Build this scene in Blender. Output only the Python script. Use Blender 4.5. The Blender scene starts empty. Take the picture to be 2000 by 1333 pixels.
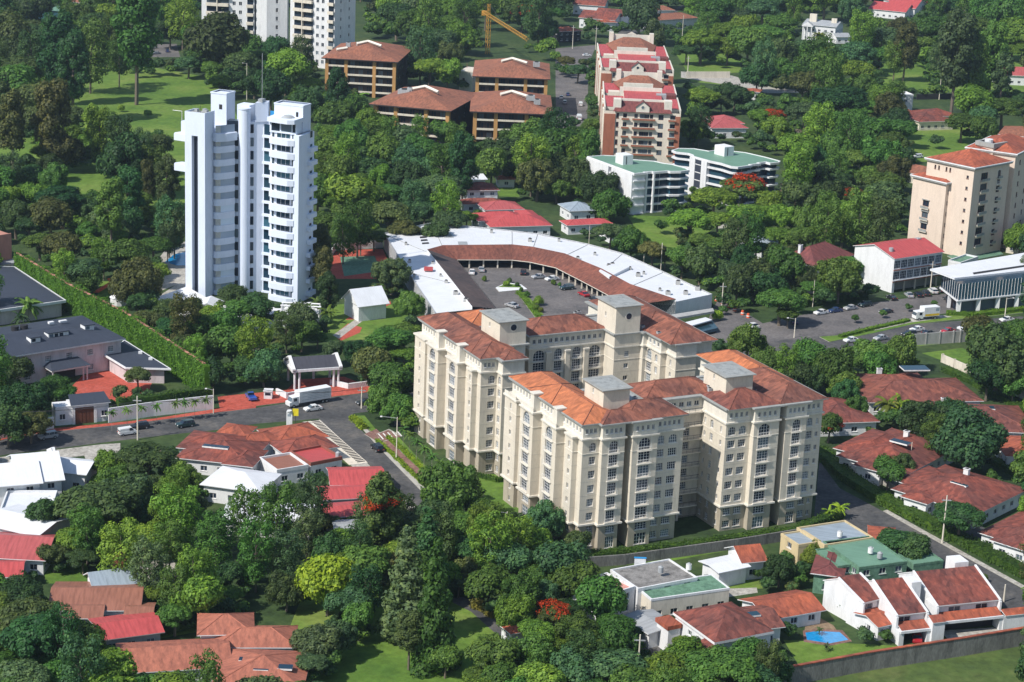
import bpy, math, random
from math import sin, cos, pi, radians, hypot, atan2, degrees, sqrt
import numpy as np

# ------------------------------------------------------------------ camera, light
SC = bpy.context.scene
COL = SC.collection
FPX, PITCH, ROLL, CAMH = 4000.0, radians(16.5), radians(2.4), 160.0
_c, _s = cos(ROLL), sin(ROLL)

def G(px, py, z=0.0):
    """metres on the level z for a point read off the photograph (camera calibrated from building edges)"""
    u, v = px - 1000, py - 666.5
    u0, v0 = u * _c + v * _s, -u * _s + v * _c
    dx, dy, dz = u0, FPX * cos(PITCH) - v0 * sin(PITCH), -FPX * sin(PITCH) - v0 * cos(PITCH)
    t = (z - CAMH) / dz
    return (dx * t, dy * t)

cam = bpy.data.cameras.new('camera'); cam_o = bpy.data.objects.new('camera', cam); COL.objects.link(cam_o)
cam.sensor_width = 36.0; cam.lens = 36.0 * FPX / 2000.0
cam.clip_start = 1.0; cam.clip_end = 20000.0
from mathutils import Matrix, Vector
R0 = Vector((1, 0, 0)); U0 = Vector((0, sin(PITCH), cos(PITCH))); F0 = Vector((0, cos(PITCH), -sin(PITCH)))
rx = R0 * _c + U0 * _s; ux = -R0 * _s + U0 * _c
m = Matrix((rx, ux, -F0)).transposed().to_4x4(); m.translation = Vector((0, 0, CAMH))
cam_o.matrix_world = m
SC.camera = cam_o

SUN_AZ, SUN_EL = 38.0, 46.0          # from the left, this many degrees towards the viewer; height above the horizon
sd = Vector((-cos(radians(SUN_AZ)) * cos(radians(SUN_EL)), -sin(radians(SUN_AZ)) * cos(radians(SUN_EL)), sin(radians(SUN_EL))))
W = bpy.data.worlds.new('World'); SC.world = W; W.use_nodes = True
nt = W.node_tree; bg = nt.nodes['Background']
sky = nt.nodes.new('ShaderNodeTexSky'); sky.sky_type = 'NISHITA'; sky.sun_disc = False
sky.sun_elevation = radians(SUN_EL); sky.sun_rotation = atan2(sd.x, sd.y); sky.air_density = 1.3; sky.dust_density = 0.7; sky.ozone_density = 2.0
nt.links.new(sky.outputs[0], bg.inputs[0]); bg.inputs[1].default_value = 0.115
sl = bpy.data.lights.new('sun', 'SUN'); sl.energy = 5.0; sl.angle = radians(0.5); sl.color = (1.0, 0.945, 0.86)
so = bpy.data.objects.new('sun', sl); COL.objects.link(so)
so.rotation_euler = sd.to_track_quat('Z', 'Y').to_euler(); so.location = (-300, 100, 400)
SC.view_settings.view_transform = 'Standard'; SC.view_settings.look = 'None'
SC.view_settings.gamma = 1.0; SC.view_settings.use_curve_mapping = False
SC.view_settings.exposure = 0.06
SC.render.engine = 'CYCLES'
SC.cycles.max_bounces = 5; SC.cycles.diffuse_bounces = 2; SC.cycles.glossy_bounces = 2; SC.cycles.transmission_bounces = 2; SC.cycles.transparent_max_bounces = 4

# ------------------------------------------------------------------ materials
def _mat(name):
    m = bpy.data.materials.new(name); m.use_nodes = True
    n = m.node_tree; b = n.nodes['Principled BSDF']; b.inputs['Specular IOR Level'].default_value = 0.3
    return m, n, b
def _n(n, t, **k):
    x = n.nodes.new(t)
    for a, v in k.items():
        if a in ('scale', 'detail', 'rough', 'dist'):
            x.inputs[{'scale': 'Scale', 'detail': 'Detail', 'rough': 'Roughness', 'dist': 'Distortion'}[a]].default_value = v
        else: setattr(x, a, v)
    return x
def _ramp(n, fac, stops):
    r = n.nodes.new('ShaderNodeValToRGB'); e = r.color_ramp.elements
    while len(e) < len(stops): e.new(0.5)
    for i, (p, c) in enumerate(stops):
        e[i].position = p; e[i].color = (*c, 1) if len(c) == 3 else c
    n.links.new(fac, r.inputs[0]); return r.outputs[0]
def _mix(n, fac, a, b, mode='MIX'):
    x = n.nodes.new('ShaderNodeMix'); x.data_type = 'RGBA'; x.blend_type = mode
    for s, v in ((0, fac), (6, a), (7, b)):
        if hasattr(v, 'is_output'): n.links.new(v, x.inputs[s])
        elif s == 0: x.inputs[0].default_value = v
        else: x.inputs[s].default_value = (*v, 1)
    return x.outputs[2]
def _bump(n, b, h, strength, dist=0.1):
    x = n.nodes.new('ShaderNodeBump'); x.inputs['Strength'].default_value = strength; x.inputs['Distance'].default_value = dist
    n.links.new(h, x.inputs['Height']); n.links.new(x.outputs[0], b.inputs['Normal'])
def sc3(c, k): return tuple(min(1, v * k) for v in c)

_mc = {}
def paint(c, rough=0.75, var=0.12, stain=0.25, name='plaster'):
    k = ('p', c, rough, var, stain)
    if k in _mc: return _mc[k]
    m, n, b = _mat(name); geo = _n(n, 'ShaderNodeNewGeometry')
    mp = _n(n, 'ShaderNodeMapping'); mp.inputs['Scale'].default_value = (1, 1, 0.25); n.links.new(geo.outputs['Position'], mp.inputs[0])
    a = _n(n, 'ShaderNodeTexNoise', scale=0.6, detail=6.0, rough=0.65); n.links.new(mp.outputs[0], a.inputs['Vector'])
    f = _n(n, 'ShaderNodeTexNoise', scale=5.0, detail=4.0); n.links.new(mp.outputs[0], f.inputs['Vector'])
    c1 = _ramp(n, a.outputs[0], [(0.3, sc3(c, 1 - stain)), (0.52, c), (0.8, sc3(c, 1 + var * 0.5))])
    c2 = _ramp(n, f.outputs[0], [(0.3, (1 - var,) * 3), (0.7, (1, 1, 1))])
    n.links.new(_mix(n, 1.0, c1, c2, 'MULTIPLY'), b.inputs['Base Color']); b.inputs['Roughness'].default_value = rough
    _mc[k] = m; return m
def tile(c, c2, rough=0.8, name='clay_roof_tiles', moss=0.5, scale=3.2):
    """clay tiles: rows down the slope (UV: u along the eave, v down the slope, metres)"""
    k = ('t', c, c2, moss, scale)
    if k in _mc: return _mc[k]
    m, n, b = _mat(name); uv = _n(n, 'ShaderNodeUVMap'); oi = _n(n, 'ShaderNodeObjectInfo')
    geo = _n(n, 'ShaderNodeNewGeometry')
    mp = _n(n, 'ShaderNodeMapping'); mp.inputs['Scale'].default_value = (1.0, 0.33, 1); n.links.new(uv.outputs[0], mp.inputs[0])
    a = _n(n, 'ShaderNodeTexNoise', scale=1.1, detail=6.0, rough=0.75); n.links.new(mp.outputs[0], a.inputs['Vector'])
    g = _n(n, 'ShaderNodeTexNoise', scale=0.11, detail=7.0, rough=0.68); n.links.new(geo.outputs['Position'], g.inputs['Vector'])
    mp2 = _n(n, 'ShaderNodeMapping'); mp2.inputs['Scale'].default_value = (scale * .6, scale * 0.4, 1); n.links.new(uv.outputs[0], mp2.inputs[0])
    v = _n(n, 'ShaderNodeTexVoronoi', scale=1.0); n.links.new(mp2.outputs[0], v.inputs['Vector'])
    big = _ramp(n, g.outputs[0], [(0.38, c), (0.6, c2)])
    st = _ramp(n, a.outputs[0], [(0.3, (0.42, 0.44, 0.47)), (0.5, (0.95, 0.95, 0.95)), (0.72, (1.45, 1.38, 1.3))])
    x = _mix(n, 0.85, big, st, 'MULTIPLY')
    sp = _n(n, 'ShaderNodeSeparateColor'); n.links.new(v.outputs['Color'], sp.inputs[0])
    x = _mix(n, moss, x, _ramp(n, sp.outputs[0], [(0.0, (0.55, 0.55, 0.6)), (0.6, (1.05, 1.0, 1.0)), (1.0, (1.3, 1.25, 1.2))]), 'MULTIPLY')
    n.links.new(x, b.inputs['Base Color']); b.inputs['Roughness'].default_value = rough
    w = _n(n, 'ShaderNodeTexWave', scale=3.0 / 1.6, wave_type='BANDS', bands_direction='X'); n.links.new(uv.outputs[0], w.inputs['Vector'])
    _bump(n, b, w.outputs[0], 0.35, 0.06)
    _mc[k] = m; return m
def sheet(c, rough=0.5, name='sheet_metal_roof', dirt=0.35, rib=1.3, metallic=0.0):
    k = ('s', c, rough, dirt, rib)
    if k in _mc: return _mc[k]
    m, n, b = _mat(name); uv = _n(n, 'ShaderNodeUVMap'); geo = _n(n, 'ShaderNodeNewGeometry')
    g = _n(n, 'ShaderNodeTexNoise', scale=0.25, detail=7.0, rough=0.7); n.links.new(geo.outputs['Position'], g.inputs['Vector'])
    mp = _n(n, 'ShaderNodeMapping'); mp.inputs['Scale'].default_value = (2.0, 0.25, 1); n.links.new(uv.outputs[0], mp.inputs[0])
    a = _n(n, 'ShaderNodeTexNoise', scale=1.0, detail=5.0); n.links.new(mp.outputs[0], a.inputs['Vector'])
    x = _mix(n, dirt, c, _ramp(n, g.outputs[0], [(0.3, sc3(c, 0.45)), (0.55, c), (0.75, sc3(c, 1.2))]))
    x = _mix(n, dirt, x, _ramp(n, a.outputs[0], [(0.3, sc3(c, 0.6)), (0.6, sc3(c, 1.1))]))
    n.links.new(x, b.inputs['Base Color']); b.inputs['Roughness'].default_value = rough
    w = _n(n, 'ShaderNodeTexWave', scale=rib, wave_type='BANDS', bands_direction='X'); n.links.new(uv.outputs[0], w.inputs['Vector'])
    _bump(n, b, w.outputs[0], 0.25, 0.05)
    _mc[k] = m; return m
def ground(c1, c2, c3, scale=0.15, name='ground', rough=0.95, fine=1.2):
    m, n, b = _mat(name); geo = _n(n, 'ShaderNodeNewGeometry')
    a = _n(n, 'ShaderNodeTexNoise', scale=scale, detail=8.0, rough=0.7); n.links.new(geo.outputs['Position'], a.inputs['Vector'])
    f = _n(n, 'ShaderNodeTexNoise', scale=fine, detail=6.0, rough=0.7); n.links.new(geo.outputs['Position'], f.inputs['Vector'])
    x = _ramp(n, a.outputs[0], [(0.33, c1), (0.5, c2), (0.68, c3)])
    x = _mix(n, 1.0, x, _ramp(n, f.outputs[0], [(0.3, (0.62, 0.62, 0.62)), (0.7, (1.2, 1.2, 1.2))]), 'MULTIPLY')
    n.links.new(x, b.inputs['Base Color']); b.inputs['Roughness'].default_value = rough
    _bump(n, b, f.outputs[0], 0.5, 0.15); return m
def leafmat(name='leaves', bumpy=True):
    m, n, b = _mat(name); oi = _n(n, 'ShaderNodeObjectInfo'); geo = _n(n, 'ShaderNodeNewGeometry')
    a = _n(n, 'ShaderNodeTexNoise', scale=0.55, detail=3.0); n.links.new(geo.outputs['Position'], a.inputs['Vector'])
    r = _ramp(n, geo.outputs['Random Per Island'], [(0.0, (0.6, 0.66, 0.6)), (0.5, (1, 1, 1)), (0.93, (1.35, 1.3, 1.0)), (1.0, (1.7, 1.5, 1.1))])
    x = _mix(n, 1.0, oi.outputs['Color'], r, 'MULTIPLY')
    x = _mix(n, 1.0, x, _ramp(n, a.outputs[0], [(0.35, (0.72, 0.8, 0.8)), (0.65, (1.25, 1.2, 0.95))]), 'MULTIPLY')
    n.links.new(x, b.inputs['Base Color']); b.inputs['Roughness'].default_value = 0.6; b.inputs['Specular IOR Level'].default_value = 0.25
    t = n.nodes.new('ShaderNodeBsdfTranslucent'); n.links.new(_mix(n, 1.0, x, (1.5, 1.7, 0.6), 'MULTIPLY'), t.inputs[0])
    mx = n.nodes.new('ShaderNodeMixShader'); mx.inputs[0].default_value = 0.27
    n.links.new(b.outputs[0], mx.inputs[1]); n.links.new(t.outputs[0], mx.inputs[2])
    n.links.new(mx.outputs[0], n.nodes['Material Output'].inputs[0]); return m
def flat(c, rough=0.6, name='paint', metallic=0.0, spec=0.3):
    k = ('f', c, rough, metallic, spec, name)
    if k in _mc: return _mc[k]
    m, n, b = _mat(name)
    b.inputs['Roughness'].default_value = rough; b.inputs['Metallic'].default_value = metallic; b.inputs['Specular IOR Level'].default_value = spec
    geo = _n(n, 'ShaderNodeNewGeometry'); f = _n(n, 'ShaderNodeTexNoise', scale=1.5, detail=5.0); n.links.new(geo.outputs['Position'], f.inputs['Vector'])
    n.links.new(_mix(n, 1.0, c, _ramp(n, f.outputs[0], [(0.3, (0.82,) * 3), (0.7, (1.08,) * 3)]), 'MULTIPLY'), b.inputs['Base Color'])
    _mc[k] = m; return m
def glassm(c=(0.012, 0.02, 0.035), c2=(0.06, 0.08, 0.10), name='window_glass', rough=0.12):
    m, n, b = _mat(name); oi = _n(n, 'ShaderNodeObjectInfo'); geo = _n(n, 'ShaderNodeNewGeometry')
    ad = _n(n, 'ShaderNodeMath', operation='ADD'); n.links.new(oi.outputs['Random'], ad.inputs[0]); n.links.new(geo.outputs['Random Per Island'], ad.inputs[1])
    fr = _n(n, 'ShaderNodeMath', operation='FRACT'); n.links.new(ad.outputs[0], fr.inputs[0])
    n.links.new(_ramp(n, fr.outputs[0], [(0.0, c), (0.55, sc3(c, 1.6)), (0.72, c2), (0.95, sc3(c2, 2.0))]), b.inputs['Base Color'])
    b.inputs['Roughness'].default_value = rough; b.inputs['Specular IOR Level'].default_value = 0.45; return m

M = dict(
    cream=paint((0.70, 0.64, 0.54), stain=.14), tan=paint((0.45, 0.40, 0.32)), creamtrim=paint((0.74, 0.70, 0.62), stain=.14), creamline=paint((0.56, 0.53, 0.47), stain=.16),
    white=paint((0.76, 0.77, 0.79), stain=0.14), towerwhite=paint((0.70, 0.77, 0.91), stain=0.06, var=0.05), grey=paint((0.42, 0.42, 0.41)), flatgrey=paint((0.36, 0.38, 0.38), stain=0.45, var=0.25),
    edge=paint((0.34, 0.35, 0.34)), peach=paint((0.74, 0.61, 0.51), stain=0.1), rowpeach=paint((0.76, 0.68, 0.58), stain=0.12), pink=paint((0.64, 0.56, 0.58)), brick=paint((0.38, 0.14, 0.085)), pinkwall=paint((0.5, 0.24, 0.18)),
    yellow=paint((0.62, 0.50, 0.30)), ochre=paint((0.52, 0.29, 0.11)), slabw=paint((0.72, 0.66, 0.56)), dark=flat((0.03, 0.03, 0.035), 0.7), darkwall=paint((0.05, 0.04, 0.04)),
    tileorange=tile((0.52, 0.18, 0.08), (0.42, 0.15, 0.075), moss=0.35, scale=1.6), tilemix=tile((0.16, 0.072, 0.058), (0.27, 0.105, 0.07), moss=0.8, scale=1.6),
    tiledark=tile((0.15, 0.062, 0.055), (0.24, 0.085, 0.06), moss=0.8, scale=1.6), tilehouse=tile((0.27, 0.078, 0.055), (0.15, 0.058, 0.05), moss=0.7, scale=1.7), tilebright=tile((0.42, 0.115, 0.06), (0.28, 0.085, 0.055), moss=0.5, scale=1.7),
    tilebrown=tile((0.24, 0.105, 0.07), (0.32, 0.13, 0.08), moss=0.4), tilemaroon=tile((0.16, 0.065, 0.05), (0.23, 0.085, 0.06), moss=0.5), tileshade=tile((0.085, 0.07, 0.07), (0.12, 0.09, 0.085), moss=0.4), tileplum=tile((0.16, 0.055, 0.055), (0.20, 0.065, 0.06), moss=0.3), tileterra=tile((0.40, 0.15, 0.10), (0.34, 0.125, 0.085), moss=0.2),
    redmetal=sheet((0.48, 0.085, 0.085), dirt=.6), redfade=sheet((0.42, 0.10, 0.10), dirt=0.6), whitemetal=sheet((0.72, 0.74, 0.78), dirt=0.15), greenmetal=sheet((0.15, 0.28, 0.20), dirt=0.3, rib=0.4),
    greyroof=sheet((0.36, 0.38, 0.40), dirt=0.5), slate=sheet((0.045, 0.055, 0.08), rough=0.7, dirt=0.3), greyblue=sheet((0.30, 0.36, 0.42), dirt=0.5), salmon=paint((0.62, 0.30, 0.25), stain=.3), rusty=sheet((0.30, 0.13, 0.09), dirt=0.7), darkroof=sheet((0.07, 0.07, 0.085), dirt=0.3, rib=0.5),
    mottled=paint((0.30, 0.29, 0.28), stain=0.6, var=0.4), redroofw=sheet((0.28, 0.10, 0.075), dirt=0.4), glass=glassm(), bluegl=glassm((0.010, 0.028, 0.05), (0.02, 0.055, 0.08)),
    curtain=flat((0.55, 0.55, 0.52)), paleglass=glassm((0.22, 0.28, 0.36), (0.32, 0.38, 0.45)), whitefr=flat((0.8, 0.8, 0.8), name='white_paint'), iron=flat((0.05, 0.05, 0.055), name='iron'), asphalt=ground((0.055, 0.057, 0.062), (0.09, 0.09, 0.093), (0.15, 0.14, 0.13), 0.12, 'asphalt', fine=0.9),
    parking=ground((0.10, 0.098, 0.10), (0.15, 0.14, 0.14), (0.20, 0.185, 0.18), 0.1, 'parking_asphalt'), concrete=ground((0.30, 0.28, 0.25), (0.42, 0.40, 0.36), (0.5, 0.48, 0.44), 0.3, 'concrete'),
    redpave=ground((0.36, 0.075, 0.05), (0.46, 0.09, 0.06), (0.5, 0.12, 0.09), 0.2, 'red_paving'), brickpave=ground((0.17, 0.10, 0.08), (0.24, 0.13, 0.11), (0.28, 0.17, 0.14), 0.3, 'brick_paving'),
    kerb=paint((0.45, 0.43, 0.39)), lawn=ground((0.070, 0.15, 0.022), (0.12, 0.21, 0.03), (0.20, 0.26, 0.06), 0.035, 'lawn', fine=0.5), meadow=ground((0.045, 0.075, 0.025), (0.08, 0.125, 0.03), (0.13, 0.15, 0.05), 0.05, 'rough_grass', fine=0.5), rough=ground((0.022, 0.045, 0.016), (0.04, 0.075, 0.022), (0.07, 0.10, 0.03), 0.05, 'ground_cover', fine=0.4),
    dirt=ground((0.16, 0.11, 0.07), (0.24, 0.17, 0.11), (0.30, 0.22, 0.15), 0.2, 'bare_earth'), bark=paint((0.17, 0.14, 0.11), name='bark'), barkpale=paint((0.36, 0.33, 0.29), name='bark'), leaf=leafmat(),
    pool=flat((0.01, 0.27, 0.60), 0.08, 'pool_water', spec=0.6), court=ground((0.10, 0.20, 0.14), (0.13, 0.25, 0.17), (0.15, 0.28, 0.2), 0.3, 'court_green'), stone=paint((0.22, 0.22, 0.21), stain=0.5, var=0.4), orange=flat((0.7, 0.12, 0.05)), crane=flat((0.55, 0.29, 0.05)), wood=paint((0.16, 0.06, 0.035)),
    rubber=flat((0.02, 0.02, 0.02), 0.8), linew=flat((0.75, 0.75, 0.72)), bluetarp=flat((0.03, 0.28, 0.62)),
)

# ------------------------------------------------------------------ mesh builder
class Bm:
    """collects faces; build() links them as one mesh object"""
    def __init__(s): s.v = []; s.f = []; s.mi = []; s.uv = []; s.mats = []
    def mat(s, m):
        if m not in s.mats: s.mats.append(m)
        return s.mats.index(m)
    def face(s, pts, m, uv=None):
        i = len(s.v); s.v += [tuple(p) for p in pts]; s.f.append(tuple(range(i, i + len(pts)))); s.mi.append(s.mat(m))
        s.uv += uv if uv else [(p[0] + p[1], p[2]) for p in pts]
    def slope(s, pts, m):
        """roof face: first two points are the eave"""
        a, b = Vector(pts[0]), Vector(pts[1]); e = (b - a).normalized()
        nn = e.cross(Vector(pts[2]) - a).normalized(); d = nn.cross(e)
        s.face(pts, m, [((Vector(p) - a).dot(e) + a.x, -(Vector(p) - a).dot(d) + a.y) for p in pts])
    def box(s, x0, y0, z0, x1, y1, z1, m, top=None, bottom=True):
        p = [(x0, y0), (x1, y0), (x1, y1), (x0, y1)]
        s.prism(p, z0, z1, m, top, bottom)
    def prism(s, p, z0, z1, m, top=None, bottom=True):
        n = len(p)
        for i in range(n):
            a, b = p[i], p[(i + 1) % n]
            s.face([(a[0], a[1], z0), (b[0], b[1], z0), (b[0], b[1], z1), (a[0], a[1], z1)], m)
        s.face([(x, y, z1) for x, y in p], top or m)
        if bottom: s.face([(x, y, z0) for x, y in reversed(p)], m)
    def beam(s, a, b, r, m, r2=None, n=4):
        a, b = Vector(a), Vector(b); d = (b - a).normalized(); q = d.orthogonal().normalized(); w = d.cross(q); r2 = r if r2 is None else r2
        A = [a + (q * cos(2 * pi * (k + .5) / n) + w * sin(2 * pi * (k + .5) / n)) * r for k in range(n)]
        B_ = [b + (q * cos(2 * pi * (k + .5) / n) + w * sin(2 * pi * (k + .5) / n)) * r2 for k in range(n)]
        for k in range(n):
            j = (k + 1) % n; s.face([A[k], A[j], B_[j], B_[k]], m)
        s.face(B_, m); s.face(A[::-1], m)
    def cyl(s, x, y, z0, z1, r, m, n=10, r2=None): s.beam((x, y, z0), (x, y, z1), r, m, r2, n)
    def wall(s, a, b, z0, z1, m, holes=(), depth=0.22, reveal=None):
        """one wall from a to b seen from outside (outside is on the right of a->b); holes (s0,s1,za,zb[,arch])"""
        ax, ay = a; L = hypot(b[0] - ax, b[1] - ay)
        if L < 0.01: return
        ux, uy = (b[0] - ax) / L, (b[1] - ay) / L; nx, ny = uy, -ux
        P = lambda t, z, d=0.0: (ax + ux * t - nx * d, ay + uy * t - ny * d, z)
        holes = [h for h in holes if h[0] > 0.01 and h[1] < L - 0.01 and h[2] >= z0 and h[3] <= z1]
        S = sorted({0.0, L} | {h[0] for h in holes} | {h[1] for h in holes}); Z = sorted({z0, z1} | {h[2] for h in holes} | {h[3] for h in holes})
        for i in range(len(Z) - 1):
            run = None; zc = (Z[i] + Z[i + 1]) / 2
            for j in range(len(S) - 1):
                sc_ = (S[j] + S[j + 1]) / 2
                inh = any(h[0] < sc_ < h[1] and h[2] < zc < h[3] for h in holes)
                if not inh and run is None: run = S[j]
                if run is not None and (inh or j == len(S) - 2):
                    e = S[j] if inh else S[j + 1]
                    s.face([P(run, Z[i]), P(e, Z[i]), P(e, Z[i + 1]), P(run, Z[i + 1])], m); run = None
        rv = reveal or m
        for h in holes:
            q = [(h[0], h[2]), (h[1], h[2]), (h[1], h[3]), (h[0], h[3])]
            for k in range(4):
                (t0, a0), (t1, a1) = q[k], q[(k + 1) % 4]
                s.face([P(t1, a1), P(t0, a0), P(t0, a0, depth), P(t1, a1, depth)], rv)
            if len(h) > 4 and h[4]:
                w = (h[1] - h[0]) / 2; c = (h[0] + h[1]) / 2; zb = h[3]; ar = min(w, (h[3] - h[2]) * .6)
                for sg in (-1, 1):
                    arc = [P(c + sg * w * cos(t), zb - ar + ar * sin(t), .04) for t in [pi / 2 * k / 4 for k in range(5)]]
                    s.face([P(c + sg * w, zb, .04)] + (arc if sg < 0 else arc)[::(1 if sg > 0 else -1)], m)
    def walls(s, poly, z0, z1, m, holes=None, cap=None, depth=0.22):
        holes = holes or {}; n = len(poly)
        for i in range(n): s.wall(poly[i], poly[(i + 1) % n], z0, z1, m, holes.get(i, ()), depth)
        if cap: s.face([(x, y, z1) for x, y in poly], cap)
    def hip(s, x0, y0, x1, y1, z, pitch, m, over=0.6, soffit=None, thick=0.18):
        x0 -= over; y0 -= over; x1 += over; y1 += over; w, d = x1 - x0, y1 - y0; t = math.tan(radians(pitch))
        f = soffit or m
        s.prism([(x0, y0), (x1, y0), (x1, y1), (x0, y1)], z - thick, z, f, top=f)
        z += 0.003
        if w >= d:
            h = d / 2 * t; a, b = (x0 + d / 2, (y0 + y1) / 2, z + h), (x1 - d / 2, (y0 + y1) / 2, z + h)
        else:
            h = w / 2 * t; a, b = ((x0 + x1) / 2, y0 + w / 2, z + h), ((x0 + x1) / 2, y1 - w / 2, z + h)
        A, B_, C, D = (x0, y0, z), (x1, y0, z), (x1, y1, z), (x0, y1, z)
        if w >= d:
            s.slope([A, B_, b, a], m); s.slope([C, D, a, b], m); s.slope([D, A, a], m); s.slope([B_, C, b], m)
        else:
            s.slope([A, B_, a], m); s.slope([C, D, b], m); s.slope([D, A, a, b], m); s.slope([B_, C, b, a], m)
        return h, a, b, (A, B_, C, D)
    def gable(s, x0, y0, x1, y1, z, pitch, m, wallm, over=0.4, axis='x', thick=0.16):
        t = math.tan(radians(pitch))
        if axis == 'x': w = (y1 - y0) / 2; h = w * t
        else: w = (x1 - x0) / 2; h = w * t
        o = over; oh = o * t
        if axis == 'x':
            ym = (y0 + y1) / 2
            for xa in (x0, x1): s.face([(xa, y0, z), (xa, y1, z), (xa, ym, z + h)], wallm)
            for sg, ye in ((-1, y0 - o), (1, y1 + o)):
                q = [(x0 - o, ye, z - oh), (x1 + o, ye, z - oh), (x1 + o, ym, z + h), (x0 - o, ym, z + h)]
                s.slab(q if sg < 0 else [q[1], q[0], q[3], q[2]], thick, m, wallm)
        else:
            xm = (x0 + x1) / 2
            for ya in (y0, y1): s.face([(x0, ya, z), (x1, ya, z), (xm, ya, z + h)], wallm)
            for sg, xe in ((-1, x0 - o), (1, x1 + o)):
                q = [(xe, y1 + o, z - oh), (xe, y0 - o, z - oh), (xm, y0 - o, z + h), (xm, y1 + o, z + h)]
                s.slab(q if sg < 0 else [q[1], q[0], q[3], q[2]], thick, m, wallm)
        return h
    def slab(s, q, th, m, side):
        s.slope([(p[0], p[1], p[2] + th) for p in q], m)
        s.face([q[3], q[2], q[1], q[0]], side)
        for k in range(4):
            a, b = q[k], q[(k + 1) % 4]; s.face([a, b, (b[0], b[1], b[2] + th), (a[0], a[1], a[2] + th)], side)
    def mesh(s, name):
        me = bpy.data.meshes.new(name); me.from_pydata(s.v, [], s.f)
        for m in s.mats: me.materials.append(m)
        me.polygons.foreach_set('material_index', s.mi)
        ul = me.uv_layers.new(name='UVMap'); ul.data.foreach_set('uv', [c for t in s.uv for c in t])
        me.update(); return me
    def build(s, name, parent=None, loc=(0, 0, 0), rz=0.0, **props):
        return put(name, s.mesh(name), parent, loc, rz, **props)

def put(name, mesh, parent=None, loc=(0, 0, 0), rz=0.0, **props):
    o = bpy.data.objects.new(name, mesh); COL.objects.link(o); o.location = loc; o.rotation_euler = (0, 0, rz)
    if parent: o.parent = parent
    for k, v in props.items(): o[k] = v
    return o
def thing(name, label, cat, x, y, rz=0.0, group=None, z=0.0):
    o = bpy.data.objects.new(name, None); COL.objects.link(o); o.empty_display_size = 0.5
    o.location = (x, y, z); o.rotation_euler = (0, 0, rz); o['label'] = label; o['category'] = cat
    if group: o['group'] = group
    return o
def copy_tree(o, parent=None):
    c = o.copy(); COL.objects.link(c)
    if parent: c.parent = parent
    for ch in o.children: copy_tree(ch, c)
    return c
def offset(poly, d):
    """move every edge of a counter-clockwise polygon outwards by d"""
    n = len(poly); out = []
    for i in range(n):
        a, b, c = poly[i - 1], poly[i], poly[(i + 1) % n]
        def nrm(p, q):
            L = hypot(q[0] - p[0], q[1] - p[1]) or 1; return ((q[1] - p[1]) / L, -(q[0] - p[0]) / L)
        n1, n2 = nrm(a, b), nrm(b, c); k = 1 + n1[0] * n2[0] + n1[1] * n2[1]; k = max(k, 0.3)
        out.append((b[0] + d * (n1[0] + n2[0]) / k, b[1] + d * (n1[1] + n2[1]) / k))
    return out
def ring(bm, poly, z0, z1, d0, d1, m):
    """moulding strip round a polygon from offset d0 (inside) to d1 (outside)"""
    a = offset(poly, d0); b = offset(poly, d1); n = len(poly)
    for i in range(n):
        j = (i + 1) % n
        bm.face([(*b[i], z0), (*b[j], z0), (*b[j], z1), (*b[i], z1)], m)
        bm.face([(*b[i], z1), (*b[j], z1), (*a[j], z1), (*a[i], z1)], m)
        bm.face([(*a[i], z0), (*a[j], z0), (*b[j], z0), (*b[i], z0)], m)
def sheet_poly(name, pts, z, m, kind='structure', pxz=True, **props):
    """flat ground sheet with straight sides; points read off the photograph"""
    p = [G(x, y, z) for x, y in pts] if pxz else pts
    a = sum(p[i][0] * p[(i + 1) % len(p)][1] - p[(i + 1) % len(p)][0] * p[i][1] for i in range(len(p)))
    if a < 0: p = p[::-1]
    b = Bm(); b.face([(x, y, z) for x, y in p], m)
    if z > 0.05: b.prism(p, 0.0, z - 0.002, M['kerb'], bottom=False)
    o = b.build(name, **props)
    if kind: o['kind'] = kind
    return o

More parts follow.
